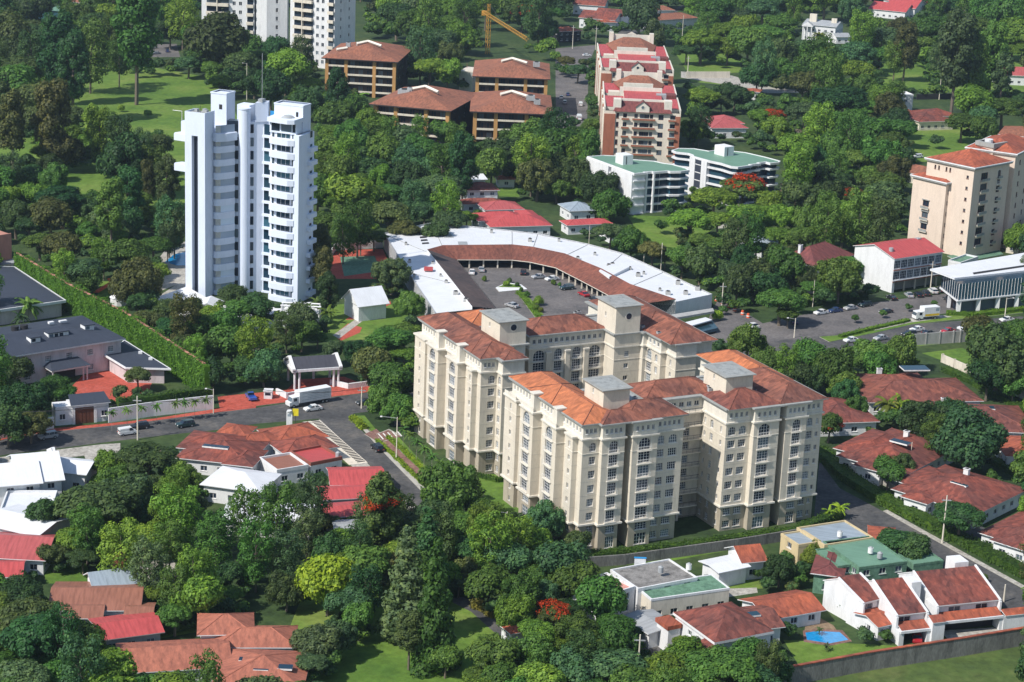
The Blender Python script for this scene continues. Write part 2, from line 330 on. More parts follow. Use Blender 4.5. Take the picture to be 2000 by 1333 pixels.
# ------------------------------------------------------------------ windows (shared meshes)
_wc = {}
def win_mesh(w, h, style='plain', fr=None, gl=None):
    """origin at the middle of the sill, facing -y; y=0 is the back of the reveal"""
    fr = fr or M['whitefr']; gl = gl or M['glass']
    k = (round(w, 2), round(h, 2), style, fr.name, gl.name)
    if k in _wc: return _wc[k]
    f = Bm(); p = Bm(); t = 0.07; d = 0.05
    p.face([(-w / 2, -0.01, 0), (w / 2, -0.01, 0), (w / 2, -0.01, h), (-w / 2, -0.01, h)], gl)
    def bar(x0, z0, x1, z1): f.box(x0, -d - 0.01, z0, x1, -0.012, z1, fr)
    bar(-w / 2, 0, -w / 2 + t, h); bar(w / 2 - t, 0, w / 2, h); bar(-w / 2 + t, 0, w / 2 - t, t); bar(-w / 2 + t, h - t, w / 2 - t, h)
    nx = {'plain': 1, 'grid': 3, 'wide': 3, 'bay': 3, 'strip': max(1, round(w / 1.5) - 1), 'none': 0}[style]
    nz = {'plain': 0, 'grid': 2, 'wide': 1, 'bay': 3, 'strip': 0, 'none': 0}[style]
    for i in range(1, nx + 1):
        x = -w / 2 + w * i / (nx + 1); q = 0.03 if style == 'bay' and i != 2 else 0.04; bar(x - q, t, x + q, h - t)
    for i in range(1, nz + 1):
        z = h * i / (nz + 1); f.box(-w / 2 + t, -d * 0.8 - 0.01, z - 0.025, w / 2 - t, -0.013, z + 0.025, fr)
    if style == 'bay':       # stone surround, balcony slab and railing
        q = 0.25; f.box(-w / 2 - 0.35, -0.62, -0.28, w / 2 + 0.35, -0.23, -0.1, M['creamtrim'])
        f.box(-w / 2 - q, -0.33, -0.1, -w / 2, -0.225, h + 0.12, M['creamtrim']); f.box(w / 2, -0.33, -0.1, w / 2 + q, -0.225, h + 0.12, M['creamtrim'])
        f.box(-w / 2 - q, -0.36, h + 0.12, w / 2 + q, -0.225, h + 0.32, M['creamtrim'])
        for i in range(9):
            x = -w / 2 - 0.25 + (w + 0.5) * i / 8; f.beam((x, -0.56, -0.1), (x, -0.56, 0.75), 0.018, M['whitefr'])
        f.beam((-w / 2 - 0.3, -0.56, 0.75), (w / 2 + 0.3, -0.56, 0.75), 0.03, M['whitefr'])
    elif style in ('grid', 'wide', 'plain'): f.box(-w / 2 - 0.1, -0.32, -0.1, w / 2 + 0.1, 0.0, -0.002, fr)
    _wc[k] = (f.mesh('window'), p.mesh('pane')); return _wc[k]
def add_window(parent, a, b, s, z, w, h, style='plain', depth=0.22, fr=None, gl=None, name='window', nopane=False):
    fm, pm = win_mesh(w, h, style, fr, gl)
    L = hypot(b[0] - a[0], b[1] - a[1]); ux, uy = (b[0] - a[0]) / L, (b[1] - a[1]) / L; nx, ny = uy, -ux
    o = put(name, fm, parent, (a[0] + ux * s - nx * depth, a[1] + uy * s - ny * depth, z), atan2(uy, ux))
    put('pane', pm, o)
    return o
def facade(bm, root, poly, z0, z1, m, spec, cap=None, depth=0.22, fr=None, gl=None):
    """spec {edge: [(s, w, sill z, h, style[, arch])]}: cuts the openings and sets the windows"""
    holes = {e: [(s - w / 2, s + w / 2, z, z + h, (r[0] if r else False)) for s, w, z, h, st, *r in L] for e, L in spec.items()}
    bm.walls(poly, z0, z1, m, holes, cap, depth)
    n = len(poly)
    for e, L in spec.items():
        a, b = poly[e], poly[(e + 1) % n]; ln = hypot(b[0] - a[0], b[1] - a[1])
        for s, w, z, h, st, *r in L:
            if s - w / 2 > 0.01 and s + w / 2 < ln - 0.01 and z >= z0 and z + h <= z1: add_window(root, a, b, s, z, w, h, st, depth, fr, gl)
# ------------------------------------------------------------------ ground, roads, lawns, paths (sheets 4 mm apart)
b = Bm(); b.face([(-4000, -500, 0), (4000, -500, 0), (4000, 9000, 0), (-4000, 9000, 0)], M['rough']); g = b.build('ground'); g['kind'] = 'structure'
sky_far = None
def S(name, pts, lvl, m, **k): return sheet_poly(name, pts, .004 * lvl if lvl < 10 else lvl / 100.0, M[m], **k)
# lawns
S('golf_lawn', [(-60, 115), (120, 120), (300, 132), (400, 150), (445, 175), (470, 250), (470, 420), (300, 425), (160, 400), (-60, 415)], 1, 'lawn')
S('lawn', [(600, 1140), (800, 1140), (900, 1175), (975, 1215), (1010, 1260), (960, 1345), (620, 1345), (560, 1240)], 1, 'lawn')
S('lawn', [(1690, 90), (2010, 90), (2010, 182), (1760, 180), (1690, 150)], 1, 'lawn')
S('lawn', [(1600, 250), (1880, 240), (1960, 262), (1830, 315), (1740, 320), (1600, 312)], 1, 'lawn')
S('lawn', [(1320, 105), (1440, 105), (1450, 142), (1345, 145)], 1, 'lawn')
S('lawn', [(1345, 152), (1425, 156), (1475, 166), (1470, 172), (1350, 160)], 2, 'lawn')
S('lawn', [(1225, 420), (1320, 424), (1420, 430), (1330, 490), (1255, 470)], 1, 'lawn')
S('lawn', [(930, 925), (1010, 930), (1040, 1000), (960, 1000)], 1, 'lawn')
S('lawn', [(1800, 690), (1880, 680), (1990, 735), (2010, 770), (1860, 712)], 1, 'lawn')
S('field', [(1500, 1345), (1700, 1300), (2010, 1245), (2010, 1400), (1480, 1400)], 1, 'meadow')
S('lawn', [(880, 175), (925, 180), (925, 240), (880, 232)], 1, 'lawn')
S('lawn', [(965, 362), (1010, 362), (1015, 385), (975, 384)], 1, 'lawn')
S('lawn', [(640, 598), (740, 585), (800, 610), (790, 660), (620, 668)], 1, 'lawn')
S('lawn', [(1530, 1250), (1640, 1256), (1755, 1262), (1560, 1300)], 1, 'lawn')
S('lawn', [(1375, 1120), (1480, 1118), (1490, 1150), (1400, 1150)], 1, 'lawn')
S('lawn', [(195, 550), (240, 550), (245, 580), (190, 582)], 1, 'lawn')
S('lawn', [(80, 1075), (160, 1070), (180, 1140), (90, 1140)], 1, 'lawn')
S('lawn', [(290, 1190), (430, 1190), (440, 1225), (300, 1250)], 1, 'lawn')
S('lawn', [(1120, 1080), (1300, 1062), (1640, 1020), (1560, 1050), (1300, 1098), (1130, 1110)], 1, 'lawn')
# roads
S('street', [(-60, 876), (32, 852), (115, 842), (215, 832), (300, 822), (415, 807), (500, 797), (565, 787), (700, 770), (820, 752), (960, 735), (1380, 690), (1500, 668), (1700, 640), (2010, 617), (2010, 640), (1900, 655), (1560, 693), (1380, 715), (960, 765), (820, 778), (760, 800), (690, 808), (685, 822), (625, 818), (500, 828), (425, 840), (325, 850), (200, 865), (100, 878), (25, 886), (-60, 900)], 2, 'asphalt')
S('side_street', [(622, 819), (686, 809), (690, 826), (735, 868), (825, 951), (870, 1000), (840, 1010), (795, 971), (717, 904)], 3, 'asphalt')
S('forecourt_road', [(1400, 590), (1425, 592), (1490, 632), (1552, 618), (1700, 592), (1845, 574), (2010, 566), (2010, 596), (1850, 612), (1775, 622), (1710, 640), (1600, 657), (1530, 664), (1410, 690), (1370, 650)], 3, 'parking')
S('lane', [(1600, 900), (1640, 954), (1725, 999), (1810, 1045), (2010, 1158), (2010, 1215), (1910, 1158), (1810, 1095), (1720, 1050), (1640, 1022), (1590, 1010)], 2, 'asphalt')
S('private_drive', [(1790, 985), (1890, 1055), (2010, 1118), (2010, 1080), (1920, 1030), (1850, 990)], 2, 'asphalt')
S('private_drive', [(1625, 905), (1650, 900), (1720, 935), (1700, 950)], 2, 'asphalt')
S('driveway', [(870, 1170), (905, 1166), (985, 1215), (1015, 1240), (1005, 1262), (965, 1235), (920, 1195)], 2, 'asphalt')
S('access_road', [(1085, 95), (1165, 88), (1150, 125), (1145, 300), (1150, 330), (1090, 330), (1085, 180)], 2, 'parking')
S('access_road', [(1330, 140), (1430, 148), (1510, 172), (1600, 180), (1500, 183), (1420, 166), (1330, 152)], 3, 'concrete')
S('path', [(1395, 422), (1412, 420), (1425, 445), (1400, 447)], 2, 'concrete')
S('car_park', [(880, 620), (900, 505), (1000, 503), (1085, 520), (1240, 600), (1200, 640), (1000, 650)], 2, 'parking')
S('car_park', [(262, 88), (345, 86), (352, 112), (265, 112)], 2, 'parking')
S('back_street', [(1355, 0), (1230, 58), (1205, 60), (1215, 80), (1300, 40)], 2, 'asphalt')
S('car_park', [(770, 800), (830, 795), (830, 832), (770, 832)], 4, 'parking')
# pavements
S('pavement', [(-60, 868), (32, 847), (115, 836), (215, 827), (300, 818), (415, 800), (500, 790), (500, 797), (415, 807), (300, 822), (215, 832), (115, 842), (32, 852), (-60, 876)], 12, 'redpave')
S('red_forecourt', [(425, 775), (475, 770), (560, 762), (580, 742), (672, 736), (720, 755), (815, 744), (815, 750), (700, 769), (565, 785), (500, 793), (430, 801)], 10, 'redpave')
S('pavement', [(602, 826), (625, 820), (717, 905), (860, 1035), (835, 1035), (675, 900)], 12, 'concrete')
S('pavement', [(686, 812), (692, 812), (742, 864), (829, 948), (833, 962), (826, 962), (735, 869)], 12, 'kerb')
S('verge', [(692, 812), (740, 858), (833, 948), (833, 930), (760, 870), (712, 812)], 11, 'lawn')
S('brick_path', [(712, 848), (735, 838), (760, 862), (832, 928), (832, 945), (745, 868)], 13, 'brickpave')
S('striped_forecourt', [(735, 848), (760, 838), (785, 852), (745, 864)], 14, 'concrete')
S('verge', [(760, 855), (775, 850), (850, 930), (833, 940)], 11, 'lawn')
S('median', [(1600, 658), (1640, 655), (1700, 640), (1780, 625), (1850, 617), (2010, 600), (2010, 610), (1860, 625), (1780, 634), (1710, 650), (1620, 668)], 12, 'lawn')
S('paved_strip', [(1700, 640), (1780, 622), (1840, 616), (1860, 619), (1780, 630), (1708, 646)], 13, 'concrete')
S('verge', [(1380, 718), (1560, 694), (1900, 656), (1900, 664), (1560, 704), (1385, 726)], 12, 'lawn')
S('pavement', [(1725, 998), (1733, 996), (1812, 1040), (2010, 1149), (2010, 1156), (1808, 1045)], 12, 'concrete')
S('pavement', [(-60, 904), (25, 889), (200, 868), (235, 866), (235, 920), (180, 935), (165, 890), (30, 905), (-60, 915)], 12, 'concrete')
S('red_courtyard', [(130, 765), (160, 735), (205, 722), (262, 722), (300, 740), (290, 765), (215, 790), (140, 785)], 2, 'redpave')
S('villa_drive', [(150, 935), (235, 900), (240, 960), (175, 975)], 3, 'brickpave')
S('pool_terrace', [(300, 520), (330, 478), (375, 470), (375, 545), (310, 570)], 2, 'concrete')
S('tiled_terrace', [(300, 585), (362, 545), (375, 580), (320, 600)], 3, 'concrete')
S('swimming_pool', [(322, 512), (340, 497), (366, 492), (400, 496), (400, 518), (345, 519)], 6, 'pool')
S('court_surround', [(650, 500), (660, 488), (748, 487), (762, 520), (735, 545), (640, 545)], 3, 'redpave')
S('sports_court', [(664, 502), (732, 500), (742, 530), (672, 540)], 5, 'court')
for pts in ([(692, 612), (715, 592), (730, 594), (700, 624), (675, 625)], [(655, 652), (680, 632), (707, 640), (703, 650), (662, 668)], [(735, 598), (762, 588), (764, 594), (740, 606)]): S('red_path', pts, 3, 'redpave')
S('garden_path', [(650, 655), (700, 620), (735, 598), (748, 600), (715, 622), (662, 662)], 4, 'concrete')
S('bare_earth', [(1285, 1280), (1300, 1275), (1345, 1330), (1330, 1360), (1280, 1340)], 2, 'dirt')
S('patio', [(1574, 1218), (1600, 1206), (1628, 1222), (1640, 1240), (1600, 1236), (1570, 1238)], 2, 'dirt')
S('swimming_pool', [(1573, 1236), (1596, 1233), (1640, 1235), (1657, 1250), (1620, 1257), (1576, 1250)], 4, 'pool')
S('pool_edge', [(1568, 1232), (1596, 1229), (1645, 1231), (1664, 1253), (1620, 1262), (1570, 1254)], 3, 'brickpave')
S('patio', [(1836, 1232), (1940, 1226), (1960, 1232), (1850, 1248)], 3, 'concrete')
S('villa_terrace', [(270, 1100), (340, 1090), (350, 1140), (270, 1135)], 3, 'concrete')
S('yard', [(1325, 1160), (1425, 1150), (1478, 1148), (1480, 1158), (1330, 1180)], 2, 'concrete')
S('lower_road', [(1215, 1240), (1290, 1240), (1290, 1345), (1200, 1345)], 2, 'asphalt')
S('planter', [(1010, 572), (1025, 570), (1062, 615), (1045, 620)], 14, 'lawn')
S('planter', [(968, 562), (990, 552), (1018, 556), (1030, 565), (975, 570)], 30, 'white')
S('planter', [(972, 561), (990, 554), (1015, 557), (1020, 562)], 34, 'lawn')
S('stripe_court', [(735, 849), (758, 840), (783, 853), (747, 862)], 16, 'brickpave')
for i in range(5):   # painted bars
    x = 738 + i * 9; S('bay_marking', [(x, 848 - i * 1.5), (x + 2.2, 847.4 - i * 1.5), (x + 12, 858 - i * 1.5), (x + 9.5, 858.6 - i * 1.5)], 17, 'linew')
# black and white kerb slabs along the striped pavement
p0, p1 = Vector(G(622, 822)), Vector(G(716, 905)); n = 30
kp = thing('striped_kerb', 'white pavement edge with a row of dark slats along the side street', 'kerb', p0.x, p0.y)
sm = Bm(); sm.box(-.22, -1.9, .128, .22, 0, .2, M['dark']); sm = sm.mesh('slat'); an = atan2(p1.y - p0.y, p1.x - p0.x)
for i in range(n):
    p = (p1 - p0) * (i / n); put('slat', sm, kp, (p.x, p.y, 0), an)
b = Bm(); L = (p1 - p0).length
b.box(0, -4.2, 0, L, .25, .125, M['slabw']); b.build('paving_slab', kp, (0, 0, 0), an)
# ------------------------------------------------------------------ the two cream apartment blocks
COMPLEX_ANG = radians(26.5)
ROWS = [7.4, 10.4, 13.4, 16.5, 19.5]
BASE = [1.5, 4.3]
def col(s, st, w, rows=ROWS, base=BASE, arch=True):
    """one column of windows on an edge: (upper spec, base spec)"""
    h = {'bay': 2.4, 'grid': 1.65, 'plain': 1.1, 'wide': 1.5}[st]; up = []; w = w * (1.18 if st != 'plain' else 1.05)
    for z in rows: up.append((s, w, z - h / 2, h, st))
    if arch: up.append((s, w, 22.4 - h / 2 - .1, h + .2, 'bay' if st == 'bay' else 'grid', st != 'plain'))
    lo = [(s, w, z - (h if z < 2 and st == 'bay' else min(h, 1.5)) / 2, h if z < 2 and st == 'bay' else min(h, 1.5), 'grid' if st != 'plain' else 'plain') for z in base]
    return up, lo
def block(name, label, ox, oy, upper, cols, attic, atticwin, roofs, gutters, tiles):
    x = O_[0] + ox * cos(COMPLEX_ANG) - oy * sin(COMPLEX_ANG); y = O_[1] + ox * sin(COMPLEX_ANG) + oy * cos(COMPLEX_ANG)
    r = thing(name, label, 'apartment building', x, y, COMPLEX_ANG)
    up, lo = {}, {}
    for e, L in cols.items():
        for c in L:
            u, l = col(*c[:3]) if len(c) == 3 else col(*c[:3], **c[3]); up.setdefault(e, []).extend(u); lo.setdefault(e, []).extend(l)
    b = Bm(); facade(b, r, upper, 5.75, 24.3, M['cream'], up, depth=0.3); b.build('wall', r)
    b = Bm(); base = offset(upper, -0.35); facade(b, r, base, 0, 5.75, M['tan'], lo, depth=0.25); b.build('wall', r, label='darker tan lower two storeys')
    b = Bm(); ring(b, upper, 5.55, 5.9, -0.5, 0.3, M['creamtrim']); b.build('string_course', r)
    b = Bm(); ring(b, upper, 24.1, 24.45, -0.4, 0.35, M['creamtrim']); b.face([(p[0], p[1], 24.42) for p in upper], M['creamtrim']); b.build('cornice', r)
    b = Bm(); ring(b, upper, 21.05, 21.15, -0.1, 0.08, M['creamtrim']);
    for z in ROWS[:-1]: ring(b, upper, z + 1.62, z + 1.68, -0.1, 0.02, M['creamline'])
    b.build('string_course', r)
    b = Bm(); facade(b, r, attic, 24.42, 27.4, M['creamtrim'], atticwin, depth=0.2); b.build('attic_wall', r)
    b = Bm(); b.face([(p[0], p[1], 27.42) for p in attic], M['flatgrey']); ring(b, attic, 27.3, 27.62, -0.5, 0.75, M['edge']); b.build('flat_roof', r)
    for (x0, y0, x1, y1, mt) in roofs:
        b = Bm(); h, a, c, q = b.hip(x0, y0, x1, y1, 27.66, 22, M[mt], over=0.65, soffit=M['edge'])
        o = b.build('tile_roof', r)
        b = Bm(); ends = [(q[0], a), (q[3], a if (x1 - x0) >= (y1 - y0) else c), (q[1], c if (x1 - x0) >= (y1 - y0) else a), (q[2], c), (a, c)]
        for p0, p1 in ends:
            if (Vector(p0) - Vector(p1)).length > 0.5: b.beam(Vector(p0) + Vector((0, 0, .03)), Vector(p1) + Vector((0, 0, .0)), 0.1, M['tilemix'])
        b.build('ridge_cap', o)
    return r
def stair_tower(r, x0, y0, x1, y1, top, z0=27.4, bands=(), roof='flatgrey', trim='edge'):
    b = Bm(); P4 = [(x0, y0), (x1, y0), (x1, y1), (x0, y1)]; L = y1 - y0
    spec = {3: [(L * .45, 0.55, 30.6, 1.1, 'plain', True)]}
    if bands: spec[0] = [((x1 - x0) / 2, 1.1, z, 1.1, 'plain') for z in bands]
    o = thing_part('stair_tower', r)
    facade(b, o, P4, z0, top, M['cream'], spec); b.build('wall', o)
    b = Bm(); ring(b, P4, top, top + 0.2, -0.6, 0.5, M[trim]); b.face([(x, y, top + 0.18) for x, y in offset(P4, 0.4)], M[roof]); b.build('roof_slab', o)
    b = Bm()
    for z in bands: ring(b, P4, z - 1.1, z - 0.9, -.1, 0.12, M['creamtrim'])
    if bands: b.build('string_course', o)
    return o
def thing_part(name, parent, loc=(0, 0, 0), rz=0.0):
    o = bpy.data.objects.new(name, None); COL.objects.link(o); o.parent = parent; o.location = loc; o.rotation_euler = (0, 0, rz); o.empty_display_size = 0.3; return o

O_ = G(1127, 1078)
U1 = [(0, 0), (3.8, 0), (3.8, -1.3), (9.0, -1.3), (9.0, 3.2), (10.6, 3.2), (10.6, -1.7), (16.4, -1.7), (16.4, -.7), (23, -.7), (23, 9), (33.3, 9), (33.3, -.9), (39.3, -.9), (39.3, -2.3), (45.5, -2.3), (45.5, 3), (47.2, 3), (47.2, -2.2), (52.4, -2.2), (52.4, -1.2), (57, -1.2), (57, 34.4), (48, 34.4), (48, 20), (9.2, 20), (9.2, 33.5), (-1.9, 32.3), (-1.9, 26.6), (-1.0, 26.6), (-1.0, 24.2), (-2.1, 24.2), (-2.1, 18.3), (0, 18.3), (0, 14), (-2, 14), (-2, 7.8), (0, 7.8), (0, 5), (-1.2, 5), (-1.2, 2), (0, 2)]
NB = dict(arch=False)
C1 = {0: [(2.35, 'grid', 1.25)], 2: [(2.7, 'bay', 1.7)], 6: [(2.9, 'bay', 2.3)], 8: [(1.5, 'grid', 1.3), (4.3, 'grid', 1.7)],
      10: [(3.1, 'grid', 2.2, NB), (6.6, 'grid', 1.6, NB)], 11: [(1.6, 'plain', .7), (4.3, 'grid', 1.0), (8.0, 'plain', .7)], 12: [(1.5, 'grid', 1.5), (4.1, 'grid', 1.5)], 14: [(2.6, 'bay', 2.3)],
      18: [(2.8, 'bay', 1.7)], 20: [(1.6, 'grid', 1.3), (3.5, 'plain', .7)], 27: [(3.0, 'plain', .8)], 31: [(2.9, 'bay', 2.5)], 35: [(3.0, 'bay', 2.5)], 39: [(1.5, 'plain', .8)], 21: [(4, 'grid', 1.4), (12, 'grid', 1.4), (20, 'grid', 1.4)]}
A1 = [(0, 0.02), (3.8, 0.02), (3.8, -1.3), (9.0, -1.3), (9.0, 3.2), (10.6, 3.2), (10.6, -1.7), (16.4, -1.7), (16.4, -.7), (23, -.7), (23, 9), (33.3, 9), (33.3, -.9), (39.3, -.9), (39.3, -2.3), (45.5, -2.3), (45.5, 3), (47.2, 3), (47.2, -2.2), (52.4, -2.2), (52.4, -1.2), (57, -1.2), (57, 34.4), (48, 34.4), (48, 20), (9.2, 20), (9.2, 33.5), (-0.2, 32.3)]
def row(L, n, w=.62, m=.5): return [(m + (L - 2 * m) * (i + .5) / n, w, 25.35, 1.05, 'plain') for i in range(n)]
W1 = {0: row(3.8, 3), 2: row(5.2, 4), 6: row(5.8, 4), 8: row(6.6, 5), 10: row(10.3, 5, 1.1), 12: row(6, 4), 14: row(6.2, 4), 18: row(5.2, 4), 20: row(4.6, 3), 27: row(32.3, 22, .7)}
front = block('apartment_block', 'cream apartment block with hipped orange tile roofs, nearer of the two, beside the hedge', 0, 0, U1, C1, A1, W1,
    [(0, 14.0, 9.2, 33, 'tileorange'), (0.02, .02, 9.25, 24, 'tileorange'), (9.4, -.9, 22.9, 9.0, 'tilemix'), (4.0, -1.2, 14, 5.2, 'tilemix'), (20.3, 10.2, 37.5, 19.6, 'tilemix'), (33.6, -1.5, 45.4, 9, 'tiledark'), (46, -1.6, 56.8, 20, 'tilemix'), (47.5, 12, 56.9, 34.2, 'tileorange')], None, None)
stair_tower(front, 6.9, 4.8, 13, 13, 32.4); stair_tower(front, 36, 4.5, 42.6, 13.5, 32.4)
for (x, y) in ((-1.7, 19.0), (-1.6, 8.6)):      # stone piers rising through the eave
    b = Bm(); b.box(x, y, 24.4, x + 1.9, y + 1.6, 28.1, M['creamtrim']); b.box(x - .2, y - .2, 28.1, x + 2.1, y + 1.8, 28.35, M['creamtrim']); b.build('roof_pier', front)
for (y0, y1) in ((18.4, 24.1), (7.9, 13.9), (26.7, 32.2)): b = Bm(); b.box(-2.1, y0, 24.45, -1.9, y1, 25.3, M['creamtrim']); b.build('balustrade', front)
for (x, y, z) in ((15.0, 9.6, 28.0), (14.2, 10.6, 28), (17.4, 10.4, 27.9), (35.0, 9.4, 28.3), (35.6, 10.8, 28.3), (44, 6, 28), (44.3, 8, 28)):
    b = Bm(); b.box(x, y, 27.45, x + .8, y + .8, z + .3, M['greyroof']); b.cyl(x + .4, y + .4, z + .3, z + .42, .3, M['dark'], 8); b.build('air_conditioner', front)
for s in (0.3, 0.5, 0.8): pass
b = Bm()
for x, z0 in ((23.1, 0),):                       # dark loggias of the deep recess
    for z in [1.3] + [4.4 + 3.02 * i for i in range(8)]:
        b.box(23.3, 7.9, z - 1.6, 33.0, 8.95, z - 1.35, M['cream'])
        for i in range(7): b.beam((23.6 + i * 1.5, 8.0, z - 1.35), (23.6 + i * 1.5, 8.0, z - .5), 0.03, M['iron'])
        b.beam((23.4, 8.0, z - .5), (33, 8.0, z - .5), 0.05, M['iron'])
    b.box(27.9, 7.85, 0, 28.4, 8.9, 24.3, M['cream'])
b.build('loggia', front)

dv = 0
U2 = [(-.5, 47.5), (3.4, 47.4), (3.4, 44.6), (8.7, 44.6), (8.7, 55), (14, 55), (14, 64.3), (17.7, 64.3), (17.7, 60.3), (37.4, 60.3), (37.4, 55.4), (44.3, 55.4), (44.6, 54.6), (45.6, 54.6), (45.6, 48), (47.1, 48), (47.1, 43.6), (52.5, 43.6), (52.5, 45), (57.4, 45), (57.4, 82), (44.5, 82), (44.5, 71), (9, 71), (9, 81.5), (-2.3, 80.3), (-2.3, 74.3), (-1.6, 74.3), (-1.6, 72.4), (-2.6, 72.4), (-2.6, 66.2), (-.5, 66.2), (-.5, 61.3), (-2.6, 61.3), (-2.6, 55.3), (-.6, 55.3), (-.6, 51.6), (-1.8, 51.6), (-1.8, 49.4), (-.5, 49.4)]
C2 = {0: [(2.6, 'grid', 1.3)], 1: [(1.3, 'grid', 1.1)], 8: [(2.6, 'bay', 2.5), (7.6, 'bay', 1.7), (12.4, 'bay', 1.8), (17.2, 'bay', 2.3)], 10: [(3.3, 'plain', 1.1)], 13: [(1.3, 'bay', 1.9), (4.6, 'grid', 1.0)], 15: [(2, 'plain', .7)],
      25: [(3, 'plain', .8)], 29: [(3, 'bay', 2.5)], 33: [(3, 'bay', 2.5)], 37: [(1.2, 'plain', .8)], 19: [(5, 'grid', 1.4), (15, 'grid', 1.4), (25, 'grid', 1.4)]}
U2 = [(x, y - 47.5) for x, y in U2]
A2 = [p for i, p in enumerate(U2) if i < 25] + [(-0.6, 32.8)]
W2 = {0: row(3.9, 3), 8: row(19.7, 13, .8), 13: row(6.6, 3, 1.0), 25: row(32.8, 22, .7)}
back = block('apartment_block', 'cream apartment block with hipped brown tile roofs, the farther one, behind the orange roofed block', 0, 47.5, U2, C2, A2, W2,
    [(-.5, 5, 9, 34, 'tilemix'), (-.52, 0, 8.9, 16, 'tilemix'), (4, -2.6, 8.7, 6, 'tilemix'), (18, 13, 37.2, 23.5, 'tilemix'), (45.8, -3.6, 57.2, 18, 'tilemix'), (45.5, 8, 57.3, 34.5, 'tilemix'), (8, 24, 18, 34, 'tileorange')], None, None)
b = Bm()
for x in (4.9, 9.9, 14.8):
    b.box(17.7 + x - .6, 12.25, 0, 17.7 + x + .55, 12.79, 23.0, M['cream']); b.box(17.7 + x - .75, 12.1, 23.0, 17.7 + x + .7, 12.79, 23.35, M['creamtrim'])
b.build('pilaster', back)
stair_tower(back, 7.4, 7.5, 14, 17.3, 33, bands=()); stair_tower(back, 37.2, 7.6, 43.7, 16.6, 34, z0=24.3)
for (x, y) in ((-2.1, 19.6), (-2.0, 8.4)):
    b = Bm(); b.box(x, y, 24.4, x + 1.9, y + 1.6, 28.1, M['creamtrim']); b.box(x - .2, y - .2, 28.1, x + 2.1, y + 1.8, 28.35, M['creamtrim']); b.build('roof_pier', back)
for (x, y) in ((16, 14), (16.4, 16), (35.2, 24), (36.3, 24.6), (45, 9), (44.6, 11.5), (46, 3)):
    b = Bm(); b.box(x, y, 27.45, x + .9, y + .9, 28.5, M['greyroof']); b.cyl(x + .45, y + .45, 28.5, 28.62, .35, M['dark'], 8); b.build('air_conditioner', back)
b = Bm()                                          # round windows with a ring
def oculus(b, x, y, z, r):
    n = 14
    for k in range(n):
        a0, a1 = 2 * pi * k / n, 2 * pi * (k + 1) / n
        q = [(x + rr * cos(a), y - d, z + rr * sin(a)) for rr, a, d in ((r * 1.35, a0, .06), (r * 1.35, a1, .06), (r, a1, .09), (r, a0, .09))]; b.face(q[::-1], M['creamtrim'])
    b.face([(x + r * cos(2 * pi * k / n), y - .05, z + r * sin(2 * pi * k / n)) for k in range(n)], M['glass'])
oculus(b, 40.6, 7.6, 31.6, .75); oculus(b, 10.8, 7.5, 31.6, .75); b.build('round_window', back)
# ------------------------------------------------------------------ white tower
TA = radians(-21); tx, ty = G(365, 577)
tw = thing('white_tower', 'tall white tower with curved balconies and a dark vertical slot', 'apartment tower', tx, ty, TA)
FL = [3.94 + 3.86 * i for i in range(-1, 12)]
HT = 53.5
b = Bm(); wm = M['towerwhite']
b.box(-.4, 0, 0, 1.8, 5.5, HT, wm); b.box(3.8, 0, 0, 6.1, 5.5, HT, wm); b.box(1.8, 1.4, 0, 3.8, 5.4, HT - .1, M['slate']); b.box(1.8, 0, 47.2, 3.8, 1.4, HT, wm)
b.box(-.2, .3, HT, 5.9, 5.3, HT + .05, M['edge'])
for x in (-.4, 5.9): b.box(x, 0, HT, x + .2, 5.5, HT + .5, wm)
b.box(-.2, 0, HT, 5.9, .2, HT + .5, wm); b.build('slab_wall', tw)
b = Bm(); b.prism([(6.1, 5.2), (9.6, 10.1), (11.4, 10.9), (13.4, 12.0), (13.4, 20), (-.3, 20), (-.3, 5.5), (6.1, 5.5)], 0, 48.0, wm); b.build('wall', tw)
q0, q1 = Vector((6.15, 4.4)), Vector((9.9, 9.9)); dq = (q1 - q0).normalized(); nq = Vector((dq.y, -dq.x)); Lq = (q1 - q0).length
def BQ(s, d): return tuple(q0 + dq * s + nq * d)
for z in FL:
    b = Bm(); n = 6
    b.prism([BQ(0.2, -.2)] + [tuple(q0 + dq * (1.3 - 1.1 * cos(pi / 2 * k / n) * 1) + nq * (1.3 * sin(pi / 2 * k / n))) for k in range(n + 1)] + [BQ(3.4, 1.25), BQ(Lq, .75), BQ(Lq, -.2)], z - .6, z + 1.3, wm); b.build('balcony', tw)
    b = Bm(); b.face([(*BQ(.6, .45), z + .95), (*BQ(2.0, .9), z + .95), (*BQ(2.0, .9), z + 3.5), (*BQ(.6, .45), z + 3.5)], M['curtain']); b.face([(*BQ(2.0, .9), z + .95), (*BQ(Lq, .5), z + .95), (*BQ(Lq, .5), z + 3.5), (*BQ(2.0, .9), z + 3.5)], M['paleglass']); b.build('balcony_glazing', tw)
    add_window(tw, (9.6, 10.1), (11.4, 10.9), .95, z + .9, 1.55, 2.5, 'none', depth=-.1, fr=M['iron'])
b = Bm(); b.cyl(12.4, 11.6, 0, 54.2, 1.75, wm, 24); b.cyl(12.4, 11.6, 54.2, 54.55, 1.9, wm, 24); b.build('round_column', tw)
b = Bm(); b.prism([(13.3, 11.6), (15.0, 12.9), (17.9, 15.6), (17.9, 19), (13.3, 19)], 0, 50.5, wm); b.prism([(15.2, 12.8), (18.0, 15.4), (17, 18), (14.6, 16)], 50.5, 56.1, wm); b.box(9.2, 13, 48, 13.2, 17, 55, wm); b.build('wall', tw)
for z in FL: add_window(tw, (13.3, 11.6), (15.0, 12.9), 1.2, z + .9, 1.25, 2.5, 'none', depth=-.1, fr=M['iron'])
